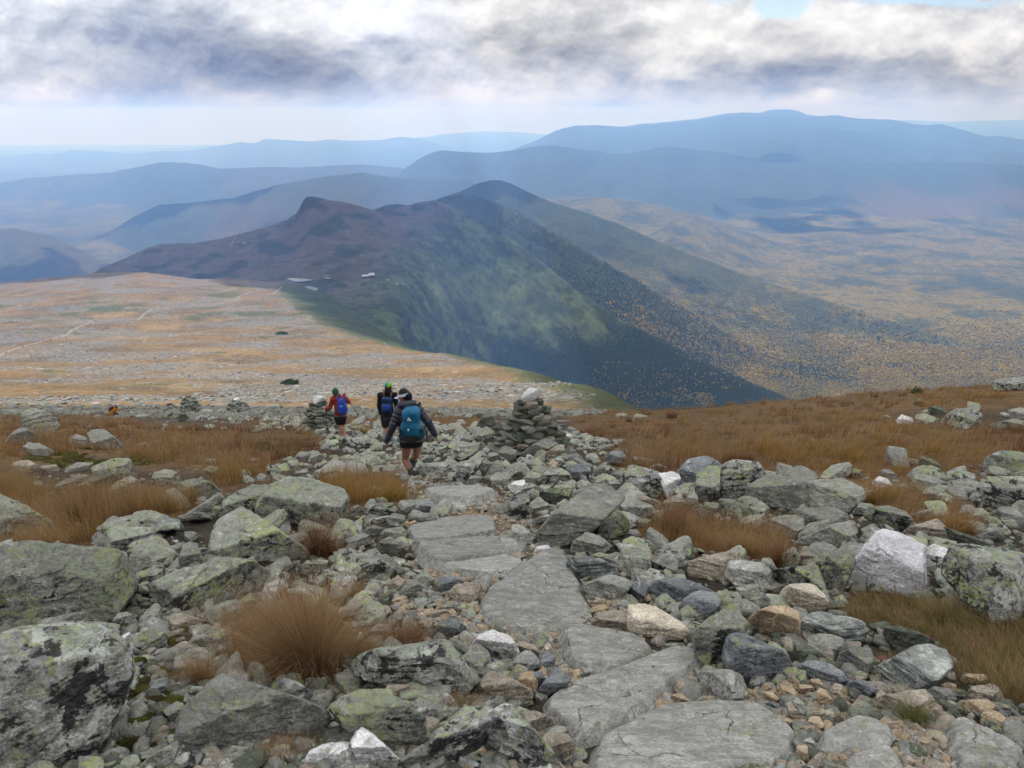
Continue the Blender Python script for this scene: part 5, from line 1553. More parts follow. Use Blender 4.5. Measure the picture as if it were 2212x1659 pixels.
# ------------------------------------------------------------------ grasses
def blade_mat(name, cols, trans=.25):
    m, nt = new_mat(name)
    isl = nt.new('ShaderNodeNewGeometry').outputs['Random Per Island']
    t = nt.attr('along').outputs['Fac']
    pos = nt.new('ShaderNodeNewGeometry').outputs['Position']
    n = nt.noise(pos, .9, 3)
    v = nt.math('ADD', nt.math('MULTIPLY', isl, .7), nt.math('MULTIPLY', n.outputs[0], .5))
    r = nt.new('ShaderNodeValToRGB'); nt.l.new(v, r.inputs[0])
    e = r.color_ramp.elements
    e[0].position, e[0].color = .15, (*cols[0], 1); e[1].position, e[1].color = .95, (*cols[-1], 1)
    for k, c in enumerate(cols[1:-1]):
        q = e.new(.15 + .8 * (k + 1) / (len(cols) - 1)); q.color = (*c, 1)
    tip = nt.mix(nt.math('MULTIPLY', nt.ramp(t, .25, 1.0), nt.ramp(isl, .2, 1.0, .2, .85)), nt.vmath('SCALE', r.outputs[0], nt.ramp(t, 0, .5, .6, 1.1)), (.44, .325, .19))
    finish(nt, tip, .75, spec=.15, trans=trans)
    return m


GMAT = {}


def grass_mats():
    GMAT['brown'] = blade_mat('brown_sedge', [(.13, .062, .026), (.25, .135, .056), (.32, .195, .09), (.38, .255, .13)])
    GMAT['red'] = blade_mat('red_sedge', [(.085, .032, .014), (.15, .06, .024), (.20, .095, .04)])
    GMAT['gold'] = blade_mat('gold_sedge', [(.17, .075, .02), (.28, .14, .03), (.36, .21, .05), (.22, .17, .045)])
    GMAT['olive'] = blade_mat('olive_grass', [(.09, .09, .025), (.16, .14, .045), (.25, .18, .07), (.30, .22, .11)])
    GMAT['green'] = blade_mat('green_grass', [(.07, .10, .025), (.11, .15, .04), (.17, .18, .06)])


def blades(roots, length, lean, width, r, curl=1.0, seg=4):
    """roots (n,3); lean (n,3) horizontal drift reached at the tip (in lengths); ribbons bending over"""
    n = len(roots)
    t = np.linspace(0, 1, seg)
    L = length[:, None]
    up = np.sqrt(np.clip(1 - .55 * (lean ** 2).sum(1), .12, 1))[:, None]
    hgt = L * up * (t - .35 * curl * np.clip((lean ** 2).sum(1), 0, 1.2)[:, None] * t ** 3)
    dr = L[:, :, None] * lean[:, None, :] * (t ** 1.8)[None, :, None]
    P = roots[:, None, :] + dr
    P[:, :, 2] += hgt
    a = r.random(n) * math.pi
    side = np.stack([np.cos(a), .35 * np.sin(a), 0 * a], 1)
    wd = width[:, None] * (1 - .88 * t ** 1.3)[None, :] * .5
    Lft = P - side[:, None, :] * wd[:, :, None]; Rgt = P + side[:, None, :] * wd[:, :, None]
    V = np.stack([Lft, Rgt], 2).reshape(-1, 3)
    b = (np.arange(n) * seg * 2)[:, None] + (np.arange(seg - 1) * 2)[None, :]
    Q = np.stack([b, b + 1, b + 3, b + 2], -1).reshape(-1, 4)
    return V, Q, np.repeat(np.tile(t, n), 2)


def blade_obj(name, V, Q, T, mat, loc=(0, 0, 0)):
    me = mk_mesh(name, V - np.array(loc), Q)
    a = me.attributes.new('along', 'FLOAT', 'POINT'); a.data.foreach_set('value', T.astype(np.float32))
    return link(name, me, mat, loc=loc)


def tuft_roots(c, rad, n, r):
    a = r.random(n) * 6.283; q = rad * np.sqrt(r.random(n))
    x, y = c[0] + q * np.cos(a), c[1] + q * np.sin(a)
    return np.stack([x, y, ground_z(x, y) - .01], 1), np.stack([np.cos(a) * q / rad, np.sin(a) * q / rad, 0 * a], 1)


# tussocks one can tell apart: px, py of the root, height px, radius px, material, blades, wind drift x, label
TUFTS = [
    (665, 1450, 235, 70, 'brown', 3600, -.35, 'biggest windswept brown grass tussock, in the left foreground'),
    (575, 1385, 135, 50, 'brown', 1100, -.9, 'pale combed-over clump on the near left flank of the biggest tussock'),
    (765, 1425, 120, 48, 'brown', 900, .9, 'brown clump combed to the right beside the saddle-backed boulder'),
    (870, 1398, 75, 60, 'red', 900, .35, 'reddish spiky grass clump just above the saddle-backed boulder'),
    (690, 1205, 122, 26, 'red', 900, -.15, 'fan of dark red-brown grass growing against the ridge-backed lichen boulder'),
    (715, 1200, 60, 28, 'red', 450, .9, 'low red-brown clump drooping right beside the dark fan of grass'),
    (770, 1300, 60, 22, 'brown', 320, .1, 'thin dry clump at the foot of the white-crusted boulder'),
    (175, 1130, 100, 34, 'red', 900, .1, 'upright red-brown clump at the edge of the left grass band'),
    (90, 1190, 62, 62, 'brown', 1200, -.6, 'flattened brown tussock draped behind the craggy lichen boulder'),
    (15, 1075, 95, 42, 'brown', 900, .5, 'dark rounded tussock at the left frame edge above the sloping boulder'),
    (330, 1105, 70, 50, 'gold', 900, .25, 'golden-orange grass clump above the flat-topped lichen rock'),
    (368, 1110, 70, 18, 'gold', 110, .45, 'broad-bladed yellow clump sticking out of the golden grass'),
    (410, 1095, 62, 24, 'red', 500, .1, 'dark upright clump at the right end of the golden grass'),
    (620, 1640, 60, 85, 'brown', 1300, -.5, 'brown tuft at the bottom edge below the trapezoid boulder'),
    (430, 1470, 75, 45, 'brown', 800, -.3, 'dry brown wisp drooping over the mossy hollow'),
    (20, 1650, 95, 45, 'brown', 600, .5, 'curling straw tuft in the bottom left corner'),
    (1000, 1530, 60, 48, 'brown', 600, .4, 'small brown clump right of the saddle-backed boulder'),
    (1450, 1170, 100, 30, 'red', 800, .25, 'feathery reddish plume rising in the hollow below the long row of boulders'),
    (1490, 1175, 62, 26, 'gold', 380, .15, 'yellow-green clump next to the feathery reddish plume'),
    (1410, 1185, 48, 40, 'brown', 500, -.6, 'low tan grass spreading left of the feathery plume'),
    (1600, 1200, 62, 60, 'brown', 1000, -.5, 'tangled brown clump right of the yellow-green one'),
    (1690, 1225, 80, 34, 'red', 700, .1, 'dark red-brown tuft beside the leaning grey rock near the pale block'),
    (1900, 1085, 60, 55, 'gold', 900, .2, 'olive-gold clump past the end of the row of meadow-edge boulders'),
    (2070, 1150, 62, 45, 'gold', 900, .3, 'orange-gold clump above the huge mottled boulder'),
    (2030, 1335, 65, 62, 'olive', 900, .4, 'olive grass clump at the foot of the pale block'),
    (2180, 1330, 120, 35, 'olive', 380, .2, 'tall thin green-yellow blades at the right frame edge'),
    (1975, 1560, 62, 32, 'green', 700, .1, 'bright green grass tuft in the gravel at lower right'),
    (1925, 1430, 38, 30, 'olive', 300, .5, 'small olive tuft under the layered grey rock'),
    (1560, 1245, 45, 22, 'green', 160, -.2, 'sparse green blades before the light grey blunt boulder'),
    (240, 925, 38, 22, 'brown', 500, -.5, 'dark ball of grass right of the tall left outcrop'),
    (1450, 905, 24, 16, 'red', 350, .2, 'round dark tussock on the skyline right of the big cairn'),
    (1360, 912, 16, 12, 'red', 220, .2, 'small round tussock beside the pale rocks on the skyline'),
    (1590, 1000, 45, 60, 'red', 1200, .6, 'dark-rooted windswept clump in the middle of the right meadow'),
    (780, 940, 32, 24, 'gold', 450, .4, 'low bushy tuft between the red-jacketed hiker and the capped hiker'),
]


def build_grass():
    r = np.random.default_rng(5)
    for px, py, hp, rp, mk, n, wx, lab in TUFTS:
        c = ground_hit(px, py); dz = (c - CAM) @ FWD
        rad = rp * dz / F * .62; h = hp * dz / F / .93
        R, o = tuft_roots(c, rad, n, r)
        R[:, 1] = c[1] + (R[:, 1] - c[1]) * .7
        L = h * r.uniform(.55, 1.15, n)
        nl = max(6, n // 22)
        lk = r.integers(0, nl, n); la = r.normal(0, .34, (nl, 3)) * [1, 1, 0]; lw = r.uniform(.2, 1.4, (nl, 1)); ll = r.uniform(.6, 1.12, nl)
        lean = o * .62 + np.array([wx, .1, 0]) * lw[lk] + la[lk] + r.normal(0, .07, (n, 3)) * [1, 1, 0]
        L = h * ll[lk] * r.uniform(.72, 1.12, n)
        stray = r.random(n) < .07
        lean[stray] += r.normal(0, .5, (stray.sum(), 3)) * [1, 1, 0]
        wd = np.full(n, max(.0026, .42 * dz / F)) * r.uniform(.7, 1.4, n) * (3.0 if n < 200 else 1)
        V, Q, T = blades(R, L, lean, wd, r)
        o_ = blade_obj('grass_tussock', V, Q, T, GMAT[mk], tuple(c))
        tag(o_, lab, 'grass tussock', 'windblown grass tussocks')
    # meadow: what nobody could count
    acc = {k: [[], [], []] for k in GMAT}; off = {k: 0 for k in GMAT}
    dens = [30000, 17000, 9000, 2600, 1500, 3200, 3600, 6000, 900, 2600, 3000]
    for gi, (poly, n) in enumerate(zip(GRASS, dens)):
        a = np.array(poly)
        got = 0
        while got < n:
            m = 4000
            px = r.uniform(max(a[:, 0].min(), -60), min(a[:, 0].max(), 2280), m); py = r.uniform(a[:, 1].min(), min(a[:, 1].max(), 1690), m)
            k = in_poly(px, py, poly)
            for Pn in NOGRASS:
                k &= ~in_poly(px, py, Pn)
            px, py = px[k], py[k]
            step = max(1, len(px) // 14)
            for q in range(0, len(px), 14):          # little clumps sharing root, lean and colour
                p = ground_hit(px[q], py[q]); dz = (p - CAM) @ FWD
                nb = 9 if dz > 12 else 13
                rr = (.07 + .0022 * dz) * r.uniform(.6, 1.5)
                R, o = tuft_roots(p, rr, nb, r)
                hh = r.uniform(.13, .30) * (1 + 1.3 * max(0, float(n2(np.array([p[0]]), np.array([p[1]]), 2.2, 2, 33)[0])))
                if gi == 7:
                    hh *= .55
                if gi == 0 and p[1] > 38:
                    hh *= .8
                if gi in (0, 1, 2, 8) and r.random() < .20:
                    nb = 34; rr *= 1.6; hh *= r.uniform(1.5, 2.4)
                    R, o = tuft_roots(p, rr, nb, r)
                L = hh * r.uniform(.6, 1.2, nb)
                wv = float(n2(np.array([p[0]]), np.array([p[1]]), 3.5, 2, 35)[0])
                base = np.array([.55 + .9 * wv, .25, 0]) if gi in (0, 5, 6) else np.array([-.15 + 1.2 * wv, .15, 0])
                lean = o * .45 + base * r.uniform(.5, 1.2, (nb, 1)) + r.normal(0, .15, (nb, 3)) * [1, 1, 0]
                wd = np.full(nb, max(.0035, .62 * dz / F)) * r.uniform(.7, 1.4, nb)
                v = n2(np.array([p[0]]), np.array([p[1]]), 5.0, 3, 34)[0] + r.normal(0, .10)
                if gi == 7:
                    mk = 'olive' if v < .12 else 'green' if v < .2 else 'brown'
                elif gi in (3,):
                    mk = 'gold' if v > -.25 else 'brown'
                elif gi == 0:
                    mk = 'gold' if v > .10 else 'red' if v < -.20 else 'olive' if abs(v) < .025 else 'brown'
                else:
                    mk = 'gold' if v > .20 else 'red' if v < -.15 else 'brown'
                V, Q, T = blades(R, L, lean, wd, r, seg=3 if dz > 10 else 4)
                acc[mk][0].append(V); acc[mk][1].append(Q + off[mk]); acc[mk][2].append(T); off[mk] += len(V)
                got += nb
    for mk, (Vs, Qs, Ts) in acc.items():
        if Vs:
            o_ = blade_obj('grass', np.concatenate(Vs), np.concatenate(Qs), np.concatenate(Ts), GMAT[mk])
            tag(o_, kind='stuff')
    # moss cushions in the hollow at lower left and beneath the left boulders
    m, nt = new_mat('moss')
    pos = nt.new('ShaderNodeNewGeometry').outputs['Position']
    n = nt.noise(pos, 9, 6, .7); f = nt.noise(pos, 140, 3)
    c = nt.mix(nt.ramp(n.outputs[0], .38, .62), (.035, .026, .010), (.095, .095, .018))
    finish(nt, nt.vmath('SCALE', c, nt.ramp(f.outputs[0], .3, .7, .6, 1.4)), .95, f.outputs[0], 1, .02, .1)
    Vs, Fs, o = [], [], 0
    S, Fc = ico(3)
    spots = [(590, 260, 30)] * 0
    for (x0, y0, x1, y1, cnt, sz) in [(250, 1440, 400, 1640, 90, 26), (300, 1330, 420, 1400, 26, 18), (120, 970, 190, 1000, 26, 16), (60, 990, 330, 1010, 40, 16), (520, 955, 640, 985, 16, 14), (800, 1225, 850, 1260, 10, 14)]:
        for _ in range(cnt):
            p = ground_hit(r.uniform(x0, x1), r.uniform(y0, y1)); dz = (p - CAM) @ FWD
            s = sz * dz / F * r.uniform(.5, 1.2)
            W = S * (1 + .18 * fbm(S * 3 + r.random() * 50, 3))[:, None] * np.array([s, s * .8, s * .45]) + p
            Vs.append(W); Fs.append(Fc + o); o += len(S)
    tag(link('moss', mk_mesh('moss', np.concatenate(Vs), np.concatenate(Fs)), m), kind='stuff')


# ------------------------------------------------------------------ woods on the far slopes
def build_woods():
    r = np.random.default_rng(9)
    m1, nt = new_mat('conifer_crowns')
    isl = nt.new('ShaderNodeNewGeometry').outputs['Random Per Island']
    finish(nt, nt.mix(isl, (.055, .080, .036), (.105, .135, .058)), .95, spec=.1, trans=.2)
    m2, nt = new_mat('birch_crowns')
    isl = nt.new('ShaderNodeNewGeometry').outputs['Random Per Island']
    rp = nt.new('ShaderNodeValToRGB'); nt.l.new(isl, rp.inputs[0])
    e = rp.color_ramp.elements
    e[0].color = (.38, .26, .040, 1); e[1].color = (.20, .22, .05, 1)
    q = e.new(.35); q.color = (.42, .32, .05, 1); q = e.new(.7); q.color = (.48, .38, .07, 1)
    finish(nt, rp.outputs[0], .95, spec=.1, trans=.5)
    # candidates spread evenly over the picture, not over the map
    n = 320000
    px = r.uniform(880, 2260, n); py = r.uniform(425, 905, n)
    u, _ = ray(px, py)
    P = to_px(U * Y_, Y_, Z_)[1]
    iu = np.clip(np.searchsorted(uu_, u), 1, len(uu_) - 1)
    order = np.argsort(iu)
    out_y = np.full(n, np.nan)
    for j in np.unique(iu):
        sel = np.nonzero(iu == j)[0]
        col = P[:, j]; mn = np.minimum.accumulate(col)
        vis = np.nonzero((col <= mn + 1e-6) & (yy_ > 700))[0]
        if len(vis) < 2:
            continue
        out_y[sel] = np.interp(-py[sel], -col[vis], yy_[vis], left=np.nan, right=np.nan)
    k = ~np.isnan(out_y)
    px, py, u, y = px[k], py[k], u[k], out_y[k]
    y = y * (1 + r.normal(0, .004, len(y)))
    iu = np.clip(np.searchsorted(uu_, u), 1, len(uu_) - 1); iy = np.clip(np.searchsorted(yy_, y), 1, len(yy_) - 1)
    fo, au = for_[iy, iu], aut_[iy, iu]
    k = (fo > .35 + .4 * r.random(len(y))) & (r.random(len(y)) > sstep(2300, 3700, y)) & (y > 900)
    tp = top_[iy, iu]
    k &= r.random(len(y)) < np.where(tp == 2, .55, np.where(tp >= 4, .32, 1.0))
    y, u, fo, au, py = y[k], u[k], fo[k], au[k], py[k]
    x = u * y; z = Zf(x, y)
    clump = n2(x, y, 70, 2, 44) * .6 + n2(x, y, 240, 3, 45) * .9
    birch = r.random(len(y)) < np.clip(au + clump * (au > .05), 0, .93)
    # conifers: slim spires; birches: round crowns
    def put(name, mat, sel, spire):
        xs, ys, zs = x[sel], y[sel], z[sel]
        m_ = len(xs)
        h = (np.where(ys < 2600, 5.0, 7.5) if spire else np.where(ys < 2600, 4.2, 5.8)) * r.uniform(.6, 1.35, m_) * (1 + .08 * (ys / 1000 - 2))
        if spire:
            k6 = 5; a = np.arange(k6) * 6.283 / k6
            ring = np.stack([np.cos(a), np.sin(a)], 1)
            w = h * r.uniform(.20, .30, m_)
            base = np.stack([xs[:, None] + ring[None, :, 0] * w[:, None], ys[:, None] + ring[None, :, 1] * w[:, None], np.repeat(zs[:, None] - 1, k6, 1)], -1)
            tip = np.stack([xs, ys, zs + h], -1)[:, None]
            V = np.concatenate([base, tip], 1).reshape(-1, 3)
            o = (np.arange(m_) * (k6 + 1))[:, None]
            T = np.concatenate([np.stack([o + i, o + (i + 1) % k6, o + k6], -1) for i in range(k6)], 1).reshape(-1, 3)
        else:
            S, Fc = ico(0)
            w = h * r.uniform(.42, .62, m_)
            jit = 1 + .22 * r.normal(size=(m_, len(S), 1))
            V = (S[None] * jit * np.stack([w, w, h * .5], -1)[:, None, :] + np.stack([xs, ys, zs + h * .5], -1)[:, None, :]).reshape(-1, 3)
            T = (Fc[None] + (np.arange(m_) * len(S))[:, None, None]).reshape(-1, 3)
        tag(link(name, mk_mesh(name, V, T, not spire), mat), kind='stuff')
    put('spruce_woods', m1, ~birch, True)
    put('birch_woods', m2, birch, False)
# ------------------------------------------------------------------ smooth bodies: blended round cones -> surface
class Blob:
    def __init__(s, lo, hi, h):
        s.lo = np.array(lo, float); s.h = h
        s.n = np.maximum(np.ceil((np.array(hi) - s.lo) / h).astype(int) + 1, 3)
        s.f = np.full(s.n, .5, np.float32)

    def block(s, lo, hi):
        a = np.clip(np.floor((np.array(lo) - s.lo) / s.h).astype(int), 0, s.n - 1)
        b = np.clip(np.ceil((np.array(hi) - s.lo) / s.h).astype(int) + 1, 1, s.n)
        b = np.maximum(b, a + 1)
        g = np.meshgrid(*[s.lo[i] + s.h * np.arange(a[i], b[i]) for i in range(3)], indexing='ij')
        return tuple(slice(a[i], b[i]) for i in range(3)), np.stack(g, -1)

    def put(s, sl, d, k):
        f = s.f[sl]
        h = np.clip(.5 + .5 * (f - d) / k, 0, 1)
        s.f[sl] = f * (1 - h) + d * h - k * h * (1 - h)

    def cone(s, a, b, ra, rb, k=.02, puff=0.0, step=.065, sq=None):
        a, b = np.array(a, float), np.array(b, float); r = max(ra, rb) * 1.3 + .06 + k
        sl, P = s.block(np.minimum(a, b) - r, np.maximum(a, b) + r)
        ab = b - a; L = np.linalg.norm(ab) + 1e-9
        t = ((P - a) @ ab) / L ** 2
        tc = np.clip(t, 0, 1)
        D = P - a - tc[..., None] * ab
        if sq is not None:               # flatten the section along one direction
            ax, f = sq
            c = (D @ np.array(ax))[..., None] * np.array(ax)
            D = D - c + c / f
        rad = ra + (rb - ra) * tc
        if puff:
            rad = rad + puff * (np.abs(np.sin(np.pi * tc * L / step)) - .5)
        s.put(sl, np.linalg.norm(D, axis=-1) - rad, k)

    def ell(s, c, r, k=.02, R=np.eye(3)):
        c = np.array(c, float); r = np.array(r, float)
        m = r.max() + .06 + k
        sl, P = s.block(c - m, c + m)
        q = ((P - c) @ np.array(R).T) / r
        n = np.linalg.norm(q, axis=-1)
        s.put(sl, (n - 1) * r.min() * np.where(n < 1, 1, 1.0), k)

    def box(s, c, half, R, rr, k=.02):
        c = np.array(c, float); m = np.linalg.norm(half) + .06
        sl, P = s.block(c - m, c + m)
        q = np.abs((P - c) @ np.array(R).T) - (np.array(half) - rr)
        d = np.linalg.norm(np.maximum(q, 0), axis=-1) + np.minimum(q.max(-1), 0) - rr
        s.put(sl, d, k)

    def cut(s, n, d):
        """keep the side n.x < d"""
        g = np.meshgrid(*[s.lo[i] + s.h * np.arange(s.n[i]) for i in range(3)], indexing='ij')
        s.f = np.maximum(s.f, (np.stack(g, -1) @ np.array(n) - d).astype(np.float32))

    def mesh(s, name):
        f = s.f
        nx, ny, nz = f.shape
        neg = f < 0
        off = [(0, 0, 0), (1, 0, 0), (0, 1, 0), (1, 1, 0), (0, 0, 1), (1, 0, 1), (0, 1, 1), (1, 1, 1)]
        cor = np.stack([neg[i:nx - 1 + i, j:ny - 1 + j, k:nz - 1 + k] for i, j, k in off])
        act = cor.any(0) & ~cor.all(0)
        ids = np.argwhere(act)
        vid = np.full(act.shape, -1); vid[act] = np.arange(len(ids))
        vals = np.stack([f[ids[:, 0] + i, ids[:, 1] + j, ids[:, 2] + k] for i, j, k in off], 1)
        acc = np.zeros((len(ids), 3)); cnt = np.zeros(len(ids))
        for a in range(8):
            for b in range(a + 1, 8):
                da = np.abs(np.array(off[a]) - np.array(off[b]))
                if da.sum() != 1:
                    continue
                va, vb = vals[:, a], vals[:, b]
                m = (va < 0) != (vb < 0)
                t = np.where(m, va / np.where(m, va - vb, 1), 0)
                p = np.array(off[a]) + t[:, None] * (np.array(off[b]) - np.array(off[a]))
                acc += p * m[:, None]; cnt += m
        V = (ids + acc / cnt[:, None]) * s.h + s.lo
        Q = []
        for ax in range(3):
            u, v = [(1, 2), (2, 0), (0, 1)][ax]
            sh = [slice(None)] * 3; sh2 = [slice(None)] * 3
            sh[ax] = slice(0, -1); sh2[ax] = slice(1, None)
            ch = neg[tuple(sh)] != neg[tuple(sh2)]
            e = np.argwhere(ch)
            ok = (e[:, u] > 0) & (e[:, v] > 0) & (e[:, u] < f.shape[u] - 1) & (e[:, v] < f.shape[v] - 1)
            e = e[ok]
            du = np.eye(3, dtype=int)[u]; dv = np.eye(3, dtype=int)[v]
            c = [e, e - du, e - du - dv, e - dv]
            q = np.stack([vid[tuple(x.T)] for x in c], 1)
            flip = ~neg[tuple(e.T)]
            q[flip] = q[flip][:, ::-1]
            Q.append(q)
        Q = np.concatenate(Q)
        Q = Q[(Q >= 0).all(1)]
        return mk_mesh(name, V, Q)


def tube(p, r, n=8):
    p = np.array(p, float); m = len(p)
    r = np.broadcast_to(np.asarray(r, float), (m,))
    V = []
    for i in range(m):
        t = nrm(p[min(i + 1, m - 1)] - p[max(i - 1, 0)])
        a = nrm(np.cross(t, [0.3, .2, 1] if abs(t[2]) < .9 else [1, 0, 0])); b = np.cross(t, a)
        for j in range(n):
            w = 6.2832 * j / n
            V.append(p[i] + r[i] * (a * math.cos(w) + b * math.sin(w)))
    Q = [(i * n + j, i * n + (j + 1) % n, (i + 1) * n + (j + 1) % n, (i + 1) * n + j) for i in range(m - 1) for j in range(n)]
    T = [(0, (j + 1) % n, j) for j in range(1, n - 1)] + [((m - 1) * n, (m - 1) * n + j, (m - 1) * n + (j + 1) % n) for j in range(1, n - 1)]
    return np.array(V), [np.array(Q), np.array(T)]


def join(parts):
    Vs, o, out = [], 0, {}
    for V, fs in parts:
        Vs.append(V)
        for f in (fs if isinstance(fs, list) else [fs]):
            out.setdefault(f.shape[1], []).append(f + o)
        o += len(V)
    return np.concatenate(Vs), [np.concatenate(v) for v in out.values()]


class Fig:
    """a figure whose joints are read off the photo; y is how far a joint is ahead of the feet"""
    def __init__(s, tile, foot, name='person'):
        s.t = tile
        px, py = s.pt(*foot)
        s.b = ground_hit(px, py)
        s.root = bpy.data.objects.new(name, None); COL.objects.link(s.root); s.root.location = s.b
        s.root.empty_display_size = .2

    def pt(s, x, y):
        ox, oy, w, wi = s.t
        k = 2212 / 4032
        return (ox + x * w / wi) * k, (oy + y * w / wi) * k

    def J(s, x, y, yf=0.0):
        u, w = ray(*s.pt(x, y))
        Y = s.b[1] + yf
        return np.array([u * Y, Y, EYE + w * Y]) - s.b

    def part(s, name, me, mat, parent=None):
        return link(name, me, mat, parent or s.root)


def lerp(a, b, t):
    return np.asarray(a) * (1 - t) + np.asarray(b) * t


def limb(B, a, m, b, r, **kw):
    B.cone(a, m, r[0], r[1], **kw); B.cone(m, b, r[1], r[2], **kw)


def hand(B, wrist, tip, side, k=.006, curl=.4):
    """palm, four fingers of unequal length, thumb from the side of the palm"""
    wrist, tip = np.array(wrist), np.array(tip)
    d = nrm(tip - wrist); s_ = nrm(np.array(side) - d * (np.array(side) @ d)); n = np.cross(d, s_)
    B.cone(wrist, wrist + d * .04, .023, .026, k=.012)
    B.ell(wrist + d * .062, (.046, .040, .020), k=.012, R=np.stack([d, s_, n]))
    for i, (o, L) in enumerate(((-.028, .062), (-.010, .074), (.009, .070), (.027, .054))):
        a = wrist + d * .098 + s_ * o
        m = a + (d * .85 + n * curl * .5) * L * .55
        e = m + (d * (1 - curl) + n * curl) * L * .5
        B.cone(a, m, .0095, .0088, k=k); B.cone(m, e, .0088, .0075, k=k)
    a = wrist + d * .040 - s_ * .030
    m = a + (d * .55 - s_ * .75 + n * .15) * .042
    B.cone(a, m, .0125, .0105, k=k); B.cone(m, m + (d * .9 - s_ * .15 + n * .25) * .034, .0105, .0085, k=k)


def head(B, c, fwd, r=1.0):
    """skull, face, nose, lips, ears; fwd is where the face looks"""
    c = np.array(c); f = nrm(fwd); up = nrm(np.array([0, 0, 1.0]) - f * f[2]); s_ = np.cross(f, up)
    R = np.stack([s_, f, up])
    B.ell(c + up * .012 * r, (.074 * r, .096 * r, .105 * r), k=.02, R=R)
    B.ell(c + f * .028 * r - up * .055 * r, (.055 * r, .062 * r, .062 * r), k=.03, R=R)
    B.cone(c + f * .092 * r + up * .012 * r, c + f * .112 * r - up * .026 * r, .009 * r, .015 * r, k=.012)
    B.cone(c + f * .086 * r - up * .062 * r - s_ * .018 * r, c + f * .086 * r - up * .062 * r + s_ * .018 * r, .009 * r, .009 * r, k=.008)
    for q in (-1, 1):
        B.ell(c + s_ * q * .076 * r - f * .008 * r, (.010 * r, .020 * r, .031 * r), k=.008, R=R)
        B.ell(c + s_ * q * .032 * r + f * .090 * r + up * .014 * r, (.014 * r, .008 * r, .008 * r), k=.004, R=R)


def cloth(name, c, rough=.8, bump=.25, scale=60, var=.2):
    return plain_mat(name, c, rough, .25, var, scale, bump)


PM = {}


def pmats():
    PM['skin'] = plain_mat('skin', (.42, .24, .17), .55, .4, .06, 20, .05)
    PM['skin_tan'] = plain_mat('tanned_skin', (.27, .135, .085), .5, .4, .06, 20, .05)
    PM['hair'] = cloth('black_hair', (.012, .010, .009), .5, .6, 90)
    PM['hair_b'] = cloth('brown_curls', (.035, .022, .014), .6, 1.0, 70, .4)
    PM['puffy'] = plain_mat('dark_puffer', (.030, .034, .050), .42, .45, .15, 25, .2)
    PM['black'] = cloth('black_cloth', (.012, .012, .015), .85)
    PM['char'] = cloth('charcoal_cloth', (.030, .028, .030), .85)
    PM['teal'] = plain_mat('teal_nylon', (.006, .125, .245), .5, .4, .3, 9, .3)
    PM['tealdark'] = plain_mat('dark_teal_nylon', (.010, .06, .10), .5, .4, .3, 9, .3)
    PM['navy'] = plain_mat('navy_nylon', (.010, .030, .095), .55, .4, .25, 9, .3)
    PM['blue'] = plain_mat('bright_blue_nylon', (.022, .065, .42), .5, .4, .2, 9, .3)
    PM['red'] = cloth('brick_red_fleece', (.27, .035, .030), .9, .6, 120, .2)
    PM['green'] = cloth('dark_green_knit', (.035, .085, .062), .9, .7, 120, .2)
    PM['sage'] = cloth('sage_shirt', (.10, .115, .10), .9)
    PM['white'] = cloth('white_cloth', (.62, .66, .78), .8, .1)
    PM['mark'] = plain_mat('white_print', (.8, .8, .8), .6, .3, .02)
    PM['capt'] = cloth('turquoise_cap', (.015, .22, .27), .8)
    PM['capg'] = cloth('lime_cap', (.22, .40, .03), .8)
    PM['strap'] = cloth('brown_strap', (.11, .055, .025), .8)
    PM['pole'] = plain_mat('pole_shaft', (.012, .012, .014), .35, .5, .05)
    PM['sock'] = cloth('pale_blue_sock', (.26, .29, .42), .9)
    PM['sockd'] = cloth('dark_sock', (.045, .05, .05), .9)
    PM['shoe'] = plain_mat('grey_shoe', (.15, .17, .21), .7, .3, .3, 30, .3)
    PM['boot'] = plain_mat('dark_boot', (.05, .045, .042), .7, .3, .3, 30, .3)
    PM['shoep'] = plain_mat('pink_shoe', (.55, .30, .27), .7, .3, .4, 30, .3)
    PM['orange'] = cloth('ochre_jacket', (.42, .17, .015), .8)
    PM['maroon'] = cloth('maroon_pack', (.07, .02, .025), .8)
    PM['yellow'] = cloth('yellow_trim', (.45, .42, .04), .7)


CROP = (1150, 1450, 650, 2157)


def frame(up, back):
    up = nrm(up); back = nrm(np.array(back) - up * (np.array(back) @ up))
    return np.stack([np.cross(up, back) * -1, back, up])


def pole(name, label, a, b, grp=None):
    a, b = np.array(a), np.array(b)
    r = bpy.data.objects.new(name, None); COL.objects.link(r); r.location = a
    tag(r, label, 'trekking pole', grp)
    d = nrm(b - a)
    V, f = tube([a - a - d * .02, d * .01, d * .11, d * .12], [.018, .021, .017, .015])
    link('grip', mk_mesh('grip', V, f), PM['black'], r)
    V, f = tube([d * .12, b - a - d * .07, b - a], [.010, .008, .006])
    link('shaft', mk_mesh('shaft', V, f), PM['pole'], r)
    V, f = tube([b - a - d * .085, b - a - d * .078, b - a - d * .07], [.014, .034, .012], 12)
    link('basket', mk_mesh('basket', V, f), PM['black'], r)
    return r


